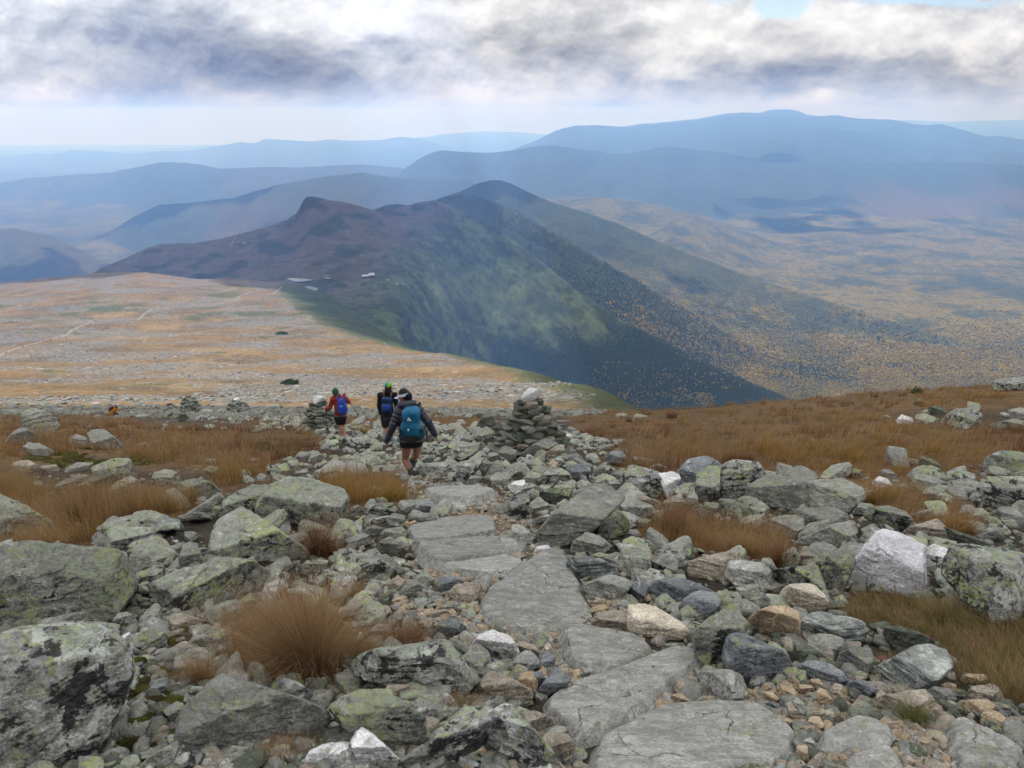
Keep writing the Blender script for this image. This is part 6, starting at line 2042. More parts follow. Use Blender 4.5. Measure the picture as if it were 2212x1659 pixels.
def shoes(fig, an, toe, mat, sock=None, smat=None, name='shoe'):
    an, toe = np.array(an), np.array(toe)
    d = nrm([toe[0] - an[0], toe[1] - an[1], 0])
    B = Blob(np.minimum(an, toe) - .2, np.maximum(an, toe) + .2, .008)
    heel = an + np.array([0, 0, -.055]) - d * .045
    B.cone(heel, toe + np.array([0, 0, .02]), .045, .038, .02); B.cone(an + [0, 0, .0], heel + d * .06, .045, .048, .03)
    B.cone(an + [0, 0, .05], an, .047, .046, .02)
    o = fig.part(name, B.mesh(name), mat)
    if smat is not None:
        k = nrm(np.array(sock) - an)
        B = Blob(an - .2, an + .35, .008); B.cone(an, an + k * .16, .047, .054, .01)
        fig.part('sock', B.mesh('sock'), smat)
    return o


def woman():
    f = Fig(CROP, (1588, 1432)); J = f.J
    tag(f.root, 'nearest hiker seen from behind, in dark puffy jacket, white visor and black shorts', 'person')
    hipL, kneL, ankL = J(1500, 985, .14), J(1478, 1195, .20), J(1580, 1398, .02)
    hipR, kneR, ankR = J(1618, 980, .16), J(1630, 1100, .38), J(1572, 1225, .42)
    wai, che, nec = J(1552, 860, .10), J(1520, 640, .02), J(1492, 470, -.02)
    hd = J(1462, 362, .02); fw = np.array([-.95, .45, -.25])
    shL, elL, wrL, tpL = J(1398, 548, 0), J(1322, 755, -.06), J(1238, 945, .04), J(1218, 1030, .06)
    shR, elR, wrR, tpR = J(1648, 535, 0), J(1768, 690, -.06), J(1868, 868, .04), J(1898, 940, .06)
    B = Blob((-.75, -.5, -.15), (.65, .75, 1.95), .0075)
    limb(B, hipL, kneL, ankL, (.088, .056, .040)); B.cone(lerp(kneL, ankL, .12) - [0, .02, 0], lerp(kneL, ankL, .5) - [0, .012, 0], .052, .050, .03)
    limb(B, hipR, kneR, ankR, (.088, .056, .040)); B.cone(lerp(kneR, ankR, .12) - [0, .02, 0], lerp(kneR, ankR, .5), .052, .050, .03)
    for a in (ankL, ankR):
        B.cone(a, a + [.02, .10, -.05], .038, .03, .02)
    B.cone(lerp(hipL, hipR, .3), lerp(hipL, hipR, .7), .065, .065, .03); B.cone(lerp(hipL, hipR, .5), wai, .08, .085, .04); B.cone(wai, che, .085, .10, .04)
    B.cone(che, nec, .09, .05, .05); B.cone(shL, shR, .055, .055, .05); B.cone(nec, hd - [0, 0, .06], .052, .05, .02)
    limb(B, shL, elL, wrL, (.05, .042, .028)); limb(B, shR, elR, wrR, (.05, .042, .028))
    head(B, hd, fw); hand(B, wrL, tpL, (0, 1, .2)); hand(B, wrR, tpR, (0, 1, .2))
    f.part('body', B.mesh('body'), PM['skin_tan'])
    # puffer jacket with baffles
    B = Blob((-.75, -.5, .4), (.65, .6, 1.7), .008)
    hemL, hemR = J(1462, 895, .08), J(1640, 890, .10)
    B.cone(lerp(hemL, hemR, .0), lerp(hemL, hemR, 1), .088, .092, .04)
    pf = dict(puff=.013, step=.075)
    B.cone(lerp(hemL, hemR, .5), lerp(shL, shR, .5) - [0, 0, .04], .125, .135, .05, **pf)
    B.cone(J(1470, 840, .06), J(1440, 590, 0), .092, .085, .04, **pf); B.cone(J(1630, 840, .08), J(1610, 580, 0), .092, .085, .04, **pf)
    B.cone(shL, shR, .075, .075, .05)
    for a, b, c in ((shL, elL, wrL), (shR, elR, wrR)):
        B.cone(a, b, .076, .066, .03, puff=.015, step=.07); B.cone(b, c, .064, .048, .03, puff=.013, step=.065)
    B.cone(lerp(shL, shR, .25) + [0, -.01, .05], lerp(shL, shR, .72) + [0, -.01, .06], .055, .055, .03)
    B.cone(J(1425, 478, -.10), J(1575, 463, -.10), .062, .066, .03); B.cone(J(1580, 465, -.06), J(1595, 440, .04), .045, .04, .03); B.cone(J(1420, 480, -.06), J(1408, 470, .05), .045, .04, .03)
    f.part('jacket', B.mesh('jacket'), PM['puffy'])
    B = Blob((-.4, -.4, .5), (.5, .6, 1.2), .008)
    B.cone(J(1478, 930, .10), J(1640, 915, .12), .100, .104, .04); B.cone(lerp(hipL, hipR, .5), lerp(hipL, hipR, .5) - [0, 0, .05], .105, .095, .05)
    B.cone(hipL, lerp(hipL, kneL, .55), .118, .102, .03); B.cone(hipR, lerp(hipR, kneR, .55), .115, .09, .03)
    f.part('shorts', B.mesh('shorts'), PM['black'])
    B = Blob((-.4, -.4, .6), (.5, .6, 1.2), .008)
    B.cone(J(1478, 925, .10), J(1648, 908, .12), .108, .112, .03)
    B.cut((0, 0, -1), -float(J(1550, 945, .1)[2])); B.cut((0, 0, 1), float(J(1550, 918, .1)[2]))
    f.part('shirt_hem', B.mesh('shirt_hem'), PM['sage'])
    shoes(f, ankL, ankL + [.05, .16, -.06], PM['boot'], kneL, PM['sockd']); shoes(f, ankR, ankR + [.03, .15, -.07], PM['boot'], kneR, PM['sockd'])
    # hair gathered back, visor
    B = Blob(hd - .25, hd + .25, .006)
    fn = nrm(fw); s_ = nrm(np.cross(fn, [0, 0, 1]))
    B.ell(hd + np.array([0, 0, .028]) - fn * .018, (.082, .098, .100), .02, np.stack([s_, fn, [0, 0, 1]])); B.ell(hd - fn * .10 + [0, 0, -.02], (.05, .05, .07), .03)
    B.cone(hd - fn * .09 - [0, 0, .02], hd - fn * .10 - [0, 0, .15], .045, .028, .03)
    B.cut(fn * .8 + np.array([0, 0, -.6]), float((fn * .8 + np.array([0, 0, -.6])) @ hd) + .055)
    f.part('hair', B.mesh('hair'), PM['hair'])
    V, Fc = [], []
    n = 28
    up = np.array([0, 0, 1.0]); c = hd + up * .030
    for i in range(n):
        w = 6.2832 * i / n
        dirv = s_ * math.sin(w) * .092 + fn * math.cos(w) * .112
        for z, g in ((-.022, 1.0), (.024, .99)):
            V.append(c + dirv * g + up * z + fn * 0)
    for i in range(n):
        j = (i + 1) % n; Fc.append((2 * i, 2 * j, 2 * j + 1, 2 * i + 1))
    m = len(V)
    for i in range(15):
        w = -1.05 + 2.1 * i / 14
        dirv = s_ * math.sin(w) * .093 + fn * math.cos(w) * .113
        V.append(c + dirv - up * .020); V.append(c + dirv + (fn * .075 * math.cos(w * 1.4) + s_ * .0) - up * .045)
        V.append(c + dirv - up * .026); V.append(c + dirv + (fn * .075 * math.cos(w * 1.4)) - up * .050)
    for i in range(14):
        a = m + 4 * i
        Fc += [(a, a + 1, a + 5, a + 4), (a + 2, a + 6, a + 7, a + 3), (a + 1, a + 3, a + 7, a + 5)]
    f.part('visor', mk_mesh('visor', V, np.array(Fc)), PM['white'])
    # rucksack, worn: a thing of its own
    r = bpy.data.objects.new('backpack', None); COL.objects.link(r); r.location = f.b
    tag(r, 'teal hiking backpack with a small white peak emblem, on the nearest hiker', 'backpack')
    upv = J(1530, 540, -.12) - J(1570, 850, -.06); bk = np.array([-.12, -1, .05]); R = frame(upv, bk); c = J(1568, 702, -.20)
    B = Blob(c - .5, c + .5, .0085)
    B.box(c + R[2] * .02, (.135, .10, .235), R, .08, .03); B.box(c + R[2] * -.11 + R[1] * .02, (.178, .10, .125), R, .08, .05)
    B.box(c + R[2] * .17 - R[1] * .02, (.118, .09, .075), R, .065, .05)
    B.f += (.006 * np.sin((np.indices(B.f.shape).sum(0)) * .11)).astype(np.float32)
    link('pack_body', B.mesh('pack_body'), PM['teal'], r)
    for sx in (-1, 1):
        B = Blob(c - .5, c + .5, .0085); B.box(c + R[0] * sx * .155 + R[2] * -.15 + R[1] * .02, (.045, .10, .11), R, .035, .02)
        link('side_pocket', B.mesh('side_pocket'), PM['tealdark'], r)
    for sx in (-1, 1):
        a = c + R[2] * .17 + R[0] * sx * .08 - R[1] * .06
        V, Fq = tube([a, a + R[2] * .04 - R[1] * .09, a - R[1] * .22 + R[2] * .02, a - R[1] * .26 - R[2] * .10, c - R[2] * .12 + R[0] * sx * .13 - R[1] * .22, c - R[2] * .2 + R[0] * sx * .13 - R[1] * .06], [.022, .024, .025, .024, .015, .012])
        link('shoulder_strap', mk_mesh('shoulder_strap', V, Fq), PM['black'], r)
    V, Fq = tube([c + R[0] * -.16 - R[2] * .24 - R[1] * .05, c + R[0] * -.19 - R[2] * .25 - R[1] * .12, c + R[0] * -.18 - R[2] * .42 - R[1] * .10], [.012, .013, .011])
    link('hip_belt', mk_mesh('hip_belt', V, Fq), PM['black'], r)
    e = c + R[1] * .104 + R[2] * .115 + R[0] * .015
    def em(pts, t=.004):
        P = [e + R[0] * x + R[2] * z for x, z in pts]
        n_ = len(P)
        return np.array([p + R[1] * t for p in P] + [p - R[1] * .03 for p in P]), [np.array([list(range(n_))]) if n_ == 3 else np.array([list(range(n_))])] + [np.array([(i, i + n_, (i + 1) % n_ + n_, (i + 1) % n_) for i in range(n_)])]
    parts = [em([(-.034, -.026), (-.008, -.026), (.004, .030)]), em([(.0, -.022), (.034, -.026), (.008, .030)]), em([(-.03, -.034), (.03, -.034), (.03, -.030), (-.03, -.030)])]
    V, fs = join(parts)
    link('emblem', mk_mesh('emblem', V, fs, False), PM['mark'], r)
    parts = []
    a = c + R[1] * .118 + R[2] * .03
    parts.append(tube([a + R[0] * .06, a + R[0] * .03 - R[2] * .02, a - R[0] * .03 - R[2] * .005], [.005, .005, .005], 6))
    parts.append(tube([a + R[0] * .03 - R[2] * .02, a + R[0] * .035 - R[2] * .09 + R[1] * .02], [.005, .005], 6))
    V, fs = join(parts); link('bungee_cord', mk_mesh('bungee_cord', V, fs), PM['tealdark'], r)
    V, fs = tube([a + R[0] * .035 - R[2] * .08 + R[1] * .02, a + R[0] * .04 - R[2] * .115 + R[1] * .02], [.012, .012]); link('cord_toggle', mk_mesh('cord_toggle', V, fs), PM['mark'], r)
    V, fs = tube([c - R[0] * .16 - R[2] * .02 + R[1] * .0, c - R[0] * .172 - R[2] * .06 + R[1] * .02, c - R[0] * .168 - R[2] * .12 + R[1] * .04], [.012, .016, .012]); link('trim', mk_mesh('trim', V, fs), PM['yellow'], r)


def capman():
    f = Fig(CROP, (1255, 985)); J = f.J
    tag(f.root, 'hiker in turquoise and lime cap, black jacket and dark shorts, middle one of three', 'person')
    hipL, kneL, ankL = J(1212, 660, .05), J(1222, 790, .08), J(1212, 940, 0)
    hipR, kneR, ankR = J(1288, 655, .05), J(1300, 790, .16), J(1305, 955, .12)
    wai, che, nec = J(1248, 590, .06), J(1248, 430, .04), J(1250, 300, .03)
    hd = J(1258, 245, .05); fw = np.array([.25, .95, -.15])
    shL, elL, wrL, tpL = J(1152, 352, .02), J(1138, 490, -.02), J(1158, 590, .06), J(1162, 640, .10)
    shR, elR, wrR, tpR = J(1345, 352, .02), J(1366, 490, -.02), J(1352, 590, .06), J(1348, 640, .10)
    B = Blob((-.6, -.5, -.15), (.6, .7, 2.1), .0095)
    limb(B, hipL, kneL, ankL, (.085, .055, .040)); limb(B, hipR, kneR, ankR, (.085, .055, .040))
    for a, b in ((kneL, ankL), (kneR, ankR)):
        B.cone(lerp(a, b, .12) - [0, .015, 0], lerp(a, b, .5), .052, .050, .03); B.cone(b, b + [.02, .1, -.05], .038, .03, .02)
    B.cone(hipL, hipR, .065, .065, .03); B.cone(wai, che, .09, .11, .05); B.cone(lerp(hipL, hipR, .5), wai, .08, .09, .04); B.cone(che, nec, .10, .055, .05)
    B.cone(shL, shR, .055, .055, .04); B.cone(nec, hd - [0, 0, .05], .056, .055, .02)
    limb(B, shL, elL, wrL, (.05, .042, .03)); limb(B, shR, elR, wrR, (.05, .042, .03))
    head(B, hd, fw); hand(B, wrL, tpL, (0, 1, 0)); hand(B, wrR, tpR, (0, 1, 0))
    f.part('body', B.mesh('body'), PM['skin'])
    B = Blob((-.6, -.5, .5), (.6, .6, 1.9), .0095)
    B.cone(wai, che, .155, .165, .05, sq=((0, 1, 0), .8)); B.cone(lerp(wai, hipL, .2), lerp(wai, hipR, .2), .11, .11, .05); B.cone(shL, shR, .085, .085, .05)
    B.cone(J(1215, 310, -.03), J(1290, 310, -.03), .055, .055, .04)
    limb(B, shL, elL, wrL, (.078, .064, .05)); limb(B, shR, elR, wrR, (.078, .064, .05))
    f.part('jacket', B.mesh('jacket'), PM['black'])
    B = Blob((-.4, -.4, .4), (.4, .5, 1.2), .0095)
    B.cone(J(1210, 610, .05), J(1290, 605, .05), .11, .11, .04); B.cone(lerp(hipL, hipR, .5), lerp(hipL, hipR, .5) - [0, 0, .08], .11, .10, .05); B.cone(hipL, lerp(hipL, kneL, .58), .12, .108, .03); B.cone(hipR, lerp(hipR, kneR, .58), .12, .108, .03)
    f.part('shorts', B.mesh('shorts'), PM['char'])
    shoes(f, ankL, ankL + [-.02, .16, -.05], PM['shoe'], kneL, PM['sock']); shoes(f, ankR, ankR + [.03, .16, -.05], PM['shoe'], kneR, PM['sock'])
    B = Blob(hd - .22, hd + .22, .007)
    r = np.random.default_rng(3)
    B.ell(hd - [0, .03, -.0], (.088, .088, .085), .02)
    for _ in range(46):
        d = nrm(r.normal(size=3) + [0, -.8, -.2]); B.ell(hd - [0, .02, .01] + d * .088, np.full(3, r.uniform(.016, .026)), .008)
    B.cut((0, 0, 1), float(hd[2]) + .06); B.cut(nrm(fw), float(nrm(fw) @ hd) + .03)
    f.part('hair', B.mesh('hair'), PM['hair_b'])
    B = Blob(hd - .25, hd + .3, .007)
    B.ell(hd + [0, 0, .035], (.095, .112, .100), .02); B.cut((0, 0, -1), -float(hd[2]) - .030)
    cap = f.part('cap', B.mesh('cap'), PM['capt'])
    B = Blob(hd - .25, hd + .3, .007)
    B.ell(hd + [0, 0, .036], (.0975, .1145, .102), .02); B.cut((0, 0, -1), -float(hd[2]) - .026); B.cut((-1, .2, 0), -float(hd[0]) - .012 + .2 * float(hd[1]))
    link('cap_panel', B.mesh('cap_panel'), PM['capg'], cap)
    n = nrm([fw[0], fw[1], 0]); s_ = np.array([n[1], -n[0], 0])
    V, Q = [], []
    for i in range(11):
        w = -.9 + 1.8 * i / 10
        a = hd + [0, 0, .032] + n * .108 * math.cos(w) + s_ * .092 * math.sin(w); b = a + n * .075 * math.cos(w * 1.3) - [0, 0, .02]
        V += [a, b, a - [0, 0, .006], b - [0, 0, .006]]
    for i in range(10):
        a = 4 * i; Q += [(a, a + 4, a + 5, a + 1), (a + 2, a + 3, a + 7, a + 6), (a + 1, a + 5, a + 7, a + 3)]
    link('cap_brim', mk_mesh('cap_brim', V, np.array(Q)), PM['capg'], cap)
    r_ = bpy.data.objects.new('backpack', None); COL.objects.link(r_); r_.location = f.b
    tag(r_, 'navy backpack with brown shoulder straps, on the hiker in the turquoise cap', 'backpack')
    R = frame(J(1245, 380, 0) - J(1240, 580, 0), (0, -1, 0)); c = J(1240, 480, -.19)
    B = Blob(c - .4, c + .4, .009)
    B.box(c, (.145, .09, .235), R, .06, .03); B.box(c - R[2] * .07 + R[1] * .06, (.12, .07, .12), R, .05, .02)
    link('pack_body', B.mesh('pack_body'), PM['navy'], r_)
    B = Blob(c - .4, c + .4, .009); B.box(c - R[2] * .03 + R[1] * .135, (.09, .012, .07), R, .012, .01); link('front_pocket', B.mesh('front_pocket'), PM['blue'], r_)
    for sx in (-1, 1):
        B = Blob(c - .5, c + .5, .009); B.box(c + R[0] * sx * .15 - R[2] * .12, (.03, .06, .09), R, .025, .01); link('side_pocket', B.mesh('side_pocket'), PM['black'], r_)
        a = c + R[2] * .22 + R[0] * sx * .10 - R[1] * .02
        V, Fq = tube([a - R[2] * .06, a + R[2] * .05, a + R[2] * .11 - R[1] * .10, a - R[1] * .28 + R[2] * .02, a - R[1] * .3 - R[2] * .2], [.022, .026, .026, .024, .018])
        link('shoulder_strap', mk_mesh('shoulder_strap', V, Fq), PM['strap'], r_)


def redhiker():
    f = Fig(CROP, (672, 912)); J = f.J
    tag(f.root, 'hiker in brick-red fleece and green cap leaning a hand on the cairn', 'person')
    hipL, kneL, ankL = J(600, 655, .05), J(632, 765, .06), J(655, 872, .06)
    hipR, kneR, ankR = J(655, 650, .05), J(668, 760, .10), J(690, 890, .0)
    wai, che, nec = J(628, 590, .06), J(610, 460, .05), J(588, 365, .04)
    hd = J(562, 315, .06); fw = np.array([-.75, .6, -.35])
    shL, elL, wrL, tpL = J(535, 400, .04), J(492, 515, .02), J(446, 530, .10), J(425, 520, .14)
    shR, elR, wrR, tpR = J(672, 390, .04), J(738, 440, .06), J(700, 375, .12), J(678, 348, .14)
    B = Blob((-.8, -.5, -.15), (.6, .8, 2.1), .011)
    limb(B, hipL, kneL, ankL, (.088, .058, .042)); limb(B, hipR, kneR, ankR, (.088, .058, .042))
    for a, b in ((kneL, ankL), (kneR, ankR)):
        B.cone(lerp(a, b, .12) - [0, .015, 0], lerp(a, b, .5), .055, .052, .03); B.cone(b, b + [.02, .1, -.05], .038, .03, .02)
    B.cone(hipL, hipR, .065, .065, .03); B.cone(lerp(hipL, hipR, .5), wai, .075, .08, .03); B.cone(wai, che, .08, .11, .04); B.cone(che, nec, .10, .055, .05)
    B.cone(shL, shR, .055, .055, .04); B.cone(nec, hd - [0, 0, .05], .055, .055, .02)
    limb(B, shL, elL, wrL, (.05, .042, .03)); limb(B, shR, elR, wrR, (.05, .042, .03))
    head(B, hd, fw, 1.05); hand(B, wrL, tpL, (0, .3, 1)); hand(B, wrR, tpR, (0, 1, 0), curl=.8)
    f.part('body', B.mesh('body'), PM['skin'])
    B = Blob((-.8, -.5, .5), (.6, .7, 2.0), .011)
    B.cone(wai, che, .150, .165, .05, sq=((0, 1, 0), .8)); B.cone(shL, shR, .088, .088, .05); B.cone(J(565, 362, .03), J(615, 355, .03), .062, .062, .04)
    B.cone(J(590, 590, .06), J(668, 585, .06), .10, .10, .04)
    limb(B, shL, elL, wrL, (.085, .068, .048)); limb(B, shR, elR, wrR, (.085, .068, .048))
    f.part('fleece', B.mesh('fleece'), PM['red'])
    B = Blob((-.5, -.4, .5), (.5, .5, 1.2), .011); B.cone(J(592, 615, .06), J(668, 610, .06), .112, .112, .03)
    B.cut((0, 0, 1), float(J(630, 598, .06)[2])); f.part('shirt_hem', B.mesh('shirt_hem'), PM['sage'])
    B = Blob((-.5, -.4, .3), (.5, .5, 1.2), .011)
    B.cone(J(595, 640, .06), J(665, 632, .06), .118, .118, .04); B.cone(lerp(hipL, hipR, .5), lerp(hipL, hipR, .5) - [0, 0, .06], .11, .10, .05); B.cone(hipL, lerp(hipL, kneL, .42), .12, .112, .03); B.cone(hipR, lerp(hipR, kneR, .42), .12, .112, .03)
    f.part('shorts', B.mesh('shorts'), PM['black'])
    shoes(f, ankL, ankL + [.0, .16, -.05], PM['shoep']); shoes(f, ankR, ankR + [.05, .15, -.05], PM['shoep'])
    B = Blob(hd - .3, hd + .3, .009); n = nrm(fw)
    B.ell(hd + np.array([0, 0, .03]) - n * .012, (.098, .108, .118), .02); B.cone(hd - n * .06 - [0, 0, .03], nec + [0, -.02, .02], .07, .06, .04)
    B.cut(n, float(n @ hd) + .062); f.part('cap', B.mesh('cap'), PM['green'])
    B = Blob(wrR - .2, wrR + .2, .008); B.cone(wrR, lerp(wrR, tpR, .9), .036, .045, .02); f.part('glove', B.mesh('glove'), PM['black'])
    r_ = bpy.data.objects.new('backpack', None); COL.objects.link(r_); r_.location = f.b
    tag(r_, 'bright blue teardrop daypack with a white word mark, on the hiker in red', 'backpack')
    R = frame(J(640, 400, 0) - J(662, 600, 0), (.1, -1, 0)); c = J(655, 500, -.16)
    B = Blob(c - .45, c + .45, .010)
    B.ell(c - R[2] * .04, (.155, .10, .235), .03, R); B.ell(c + R[2] * .14, (.11, .08, .15), .05, R); B.box(c - R[2] * .1, (.14, .09, .13), R, .07, .04)
    link('pack_body', B.mesh('pack_body'), PM['blue'], r_)
    parts = []
    for i, x in enumerate((-.03, -.012, .006, .024)):
        a = c + R[1] * .100 + R[2] * (.04 + .004 * i) + R[0] * (x + .02)
        parts.append(tube([a - R[2] * .012, a + R[2] * .014], [.006, .006], 6)); parts.append(tube([a, a + R[0] * .012], [.005, .005], 6))
    V, fs = join(parts); link('word_mark', mk_mesh('word_mark', V, fs), PM['mark'], r_)
    for sx in (-1, 1):
        a = c + R[2] * .22 + R[0] * sx * .10
        V, Fq = tube([a - R[2] * .06, a + R[2] * .06 + R[0] * sx * .03, a + R[2] * .11 - R[1] * .10 + R[0] * sx * .03, a - R[1] * .26, a - R[1] * .27 - R[2] * .2], [.016, .018, .018, .018, .014])
        link('shoulder_strap', mk_mesh('shoulder_strap', V, Fq), PM['blue'], r_)
    pole('trekking_pole', 'black trekking pole held out to the right by the hiker in red', f.b + J(683, 335, .14), f.b + J(875, 625, .55), 'trekking poles')
    pole('trekking_pole', 'trekking pole standing between the cairn and the hiker in red', f.b + J(447, 530, .06), f.b + J(459, 805, .10), 'trekking poles')


def bent_hiker():
    f = Fig((0, 1500, 700, 2212), (1425, 440)); J = f.J
    tag(f.root, 'small crouching hiker in ochre jacket, far off by the left cairns', 'person')
    pel, che, hd = J(1385, 390, 0), J(1425, 355, .05), J(1448, 332, .08)
    B = Blob((-1.2, -.6, -.3), (1.4, .9, 1.8), .022)
    kn = J(1440, 405, .2); an = J(1420, 438, 0)
    for s in (-.1, .1):
        limb(B, pel + [s, 0, 0], kn + [s, 0, -.05], an + [s, 0, 0], (.11, .08, .06)); B.cone(an + [s, 0, 0], an + [s, .15, -.03], .05, .045)
    B.cone(pel, che, .15, .15, .05); B.ell(hd, (.10, .11, .13)); B.cone(che, hd, .07, .06)
    el, ha = J(1480, 362, .1), J(1508, 345, .15)
    limb(B, che + [.15, 0, .08], el, ha, (.06, .05, .04)); limb(B, che - [.1, 0, .1], J(1420, 392, .2), J(1446, 410, .2), (.06, .05, .04))
    B.ell(ha, (.05, .05, .05))
    f.part('body', B.mesh('body'), PM['skin'])
    B = Blob((-1.2, -.6, -.3), (1.4, .9, 1.8), .022)
    B.cone(pel, che, .21, .22, .06); limb(B, che + [.15, 0, .08], el, lerp(el, ha, .8), (.10, .085, .07)); limb(B, che - [.1, 0, .1], J(1420, 392, .2), J(1440, 405, .2), (.10, .085, .07)); B.cone(pel, pel - [.05, 0, .25], .22, .2, .05)
    f.part('jacket', B.mesh('jacket'), PM['orange'])
    B = Blob((-1.2, -.6, -.5), (1.4, .9, 1.8), .022)
    for s in (-.1, .1):
        limb(B, pel + [s, 0, 0], kn + [s, 0, -.05], an + [s, 0, .08], (.15, .11, .09))
    f.part('trousers', B.mesh('trousers'), PM['char'])
    B = Blob(hd - .4, hd + .4, .02); B.ell(hd + [0, -.02, .05], (.12, .13, .12)); B.cut((0, 0, -1), -float(hd[2]) + .02); f.part('hat', B.mesh('hat'), PM['strap'])
    r_ = bpy.data.objects.new('backpack', None); COL.objects.link(r_); r_.location = f.b
    tag(r_, 'dark maroon pack on the crouching far-off hiker in ochre', 'backpack')
    B = Blob(che - .7, che + .7, .022); c = lerp(pel, che, .6) + [-.10, -.05, .2]; R = frame(che - pel, (-.5, -.3, .7)); B.box(c, (.16, .12, .25), R, .08); link('pack_body', B.mesh('pack_body'), PM['maroon'], r_)
    for sx in (-1, 1):
        V, Fq = tube([c + R[2] * .2 + R[0] * sx * .1, c + R[2] * .24 - R[1] * .25 + R[0] * sx * .1, c - R[2] * .2 - R[1] * .25 + R[0] * sx * .12], [.03, .03, .03]); link('shoulder_strap', mk_mesh('shoulder_strap', V, Fq), PM['black'], r_)
    pole('trekking_pole', 'trekking pole planted by the crouching hiker in ochre', f.b + J(1510, 338, .15), f.b + J(1545, 425, .15), 'trekking poles')


def far_hikers():
    """walkers strung out along the pale path on the tundra, a few pixels tall"""
    B = Blob((-.5, -.4, -.05), (.5, .5, 1.9), .035)
    for s in (-1, 1):
        limb(B, (s * .1, 0, .9), (s * .11, .06 * s, .48), (s * .1, .12 * -s, .05), (.11, .08, .06)); limb(B, (s * .2, 0, 1.42), (s * .27, 0, 1.15), (s * .25, .15, .95), (.08, .06, .05)); B.cone((s * .1, .12 * -s, .05), (s * .1, .12 * -s + .14, .03), .05, .05)
    B.cone((0, 0, .95), (0, 0, 1.38), .17, .18, .05); B.ell((0, .02, 1.66), (.1, .11, .13)); B.cone((0, 0, 1.4), (0, 0, 1.6), .08, .07); B.box((0, -.22, 1.2), (.16, .1, .25), np.eye(3), .08, .03)
    me = B.mesh('person')
    cols = [PM['black'], PM['red'], PM['char'], PM['black'], PM['maroon'], PM['navy']]
    labs = {0: 'uppermost of the tiny hikers on the pale tundra path', 12: 'lowest tiny hiker on the pale tundra path, at the frame edge'}
    for i, (x, y) in enumerate([(905, 455), (787, 474), (722, 512), (741, 500), (665, 548), (650, 552), (512, 612), (501, 615), (468, 626), (440, 630), (232, 684), (72, 742), (58, 752)]):
        k = 2212 / 4032
        px, py = x * 500 / 1270 * k, (1100 + y * 500 / 1270) * k
        p = far_hit(px, py)
        m = me if i == 0 else me.copy()
        m.materials.clear(); m.materials.append(cols[i % len(cols)])
        o = link('person', m, None, loc=p, rot=(0, 0, random.uniform(0, 6.28)))
        tag(o, labs.get(i, 'tiny dark hiker strung out with others along the pale tundra path'), 'person', 'tiny hikers strung out along the pale tundra path')


def far_hit(px, py, ymin=100):
    u, w = ray(px, py)
    y = np.geomspace(ymin, 6000, 6000)
    z = Zf(u * y, y)
    i = np.argmax(EYE + w * y < z)
    return np.array([u * y[i], y[i], z[i]])
# ------------------------------------------------------------------ cairns, hut, tarns, trail, shrubs
def cairn(px, py, top_py, w_base, w_top, label, seed, cap=None, th=.12, Ls=.36, capsize=.3):
    """dry stacked cone of flat stones: each stone of the face is a part, a rubble core behind them"""
    r = np.random.default_rng(seed)
    b = ground_hit(px, py); dz = (b - CAM) @ FWD
    H = (py - top_py) * dz / F / .93 - capsize * .95
    rb, rt = .5 * w_base * dz / F - .05, max(.5 * w_top * dz / F - .12, .10)
    zf = float(b[2]); b = b + np.array([0, rb * .8, 0]); b[2] = zf - .33 * rb * .8
    root = bpy.data.objects.new('cairn', None); COL.objects.link(root); root.location = b
    tag(root, label, 'cairn', 'stone cairns along the path')
    lib = [mk_mesh('stone', *stone_shape(r, 4, .62 + .3 * r.random(), 20, 1.1)) for _ in range(10)]
    for m, q in zip(lib, 'gkgkkpgkgl'):
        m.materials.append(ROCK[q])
    H += .10
    nl = max(5, int(round(H / th)))
    prof = lambda t: rb + (rt - rb) * t ** .9
    S, Fc = ico(4)
    C = S.copy(); t = (C[:, 2] + 1) / 2
    C[:, :2] *= (prof(t) * .80 / np.maximum(np.linalg.norm(C[:, :2], axis=1), .05))[:, None] * np.minimum(1, np.linalg.norm(C[:, :2], axis=1) * 3)[:, None]
    C[:, 2] = t * H - .1
    C = C + S * (.05 * fbm(C * 6 + seed, 3))[:, None]
    link('rubble_core', mk_mesh('rubble_core', C, Fc), ROCK['k'], root)
    cnts = [max(3, int(round(4.1 * prof((k + .5) / nl) / (Ls * .80)))) for k in range(nl)]
    while sum(cnts) > 96:
        cnts = [max(3, c - 1) for c in cnts]
    for k in range(nl):
        t = (k + .5) / nl; rad = prof(t); n = cnts[k]
        span = 4.1
        for i in range(n):
            a = math.pi * 1.5 - span / 2 + span * (i + .5 + .35 * ((k % 2) - .5) + r.uniform(-.18, .18)) / n
            arc = rad * span / n
            o = link('stone', lib[r.integers(len(lib))], None, root)
            q = rad * r.uniform(.90, 1.04)
            o.location = (q * math.cos(a), q * math.sin(a), (k + .5) * H / nl - .06 + r.normal(0, .10) * th)
            o.rotation_euler = (r.normal(0, .09), r.normal(0, .10), a + math.pi / 2 + r.normal(0, .22))
            L = arc * r.uniform(.54, .78)
            o.scale = (L, min(.30, rad * .55) * r.uniform(.7, 1.1), H / nl * r.uniform(.62, .92))
    if cap:
        m = mk_mesh('capstone', *stone_shape(r, 4, .8, 12, .8)); m.materials.append(ROCK[cap])
        o = link('capstone', m, None, root); o['label'] = 'white quartz capstone' if cap == 'w' else 'grey capstone'
        o.location = (0, -.12 * rt, H + capsize * .30 - .05); o.scale = (capsize * .95, capsize * .75, capsize * .62); o.rotation_euler = (.15, -.3, .3)
    return root


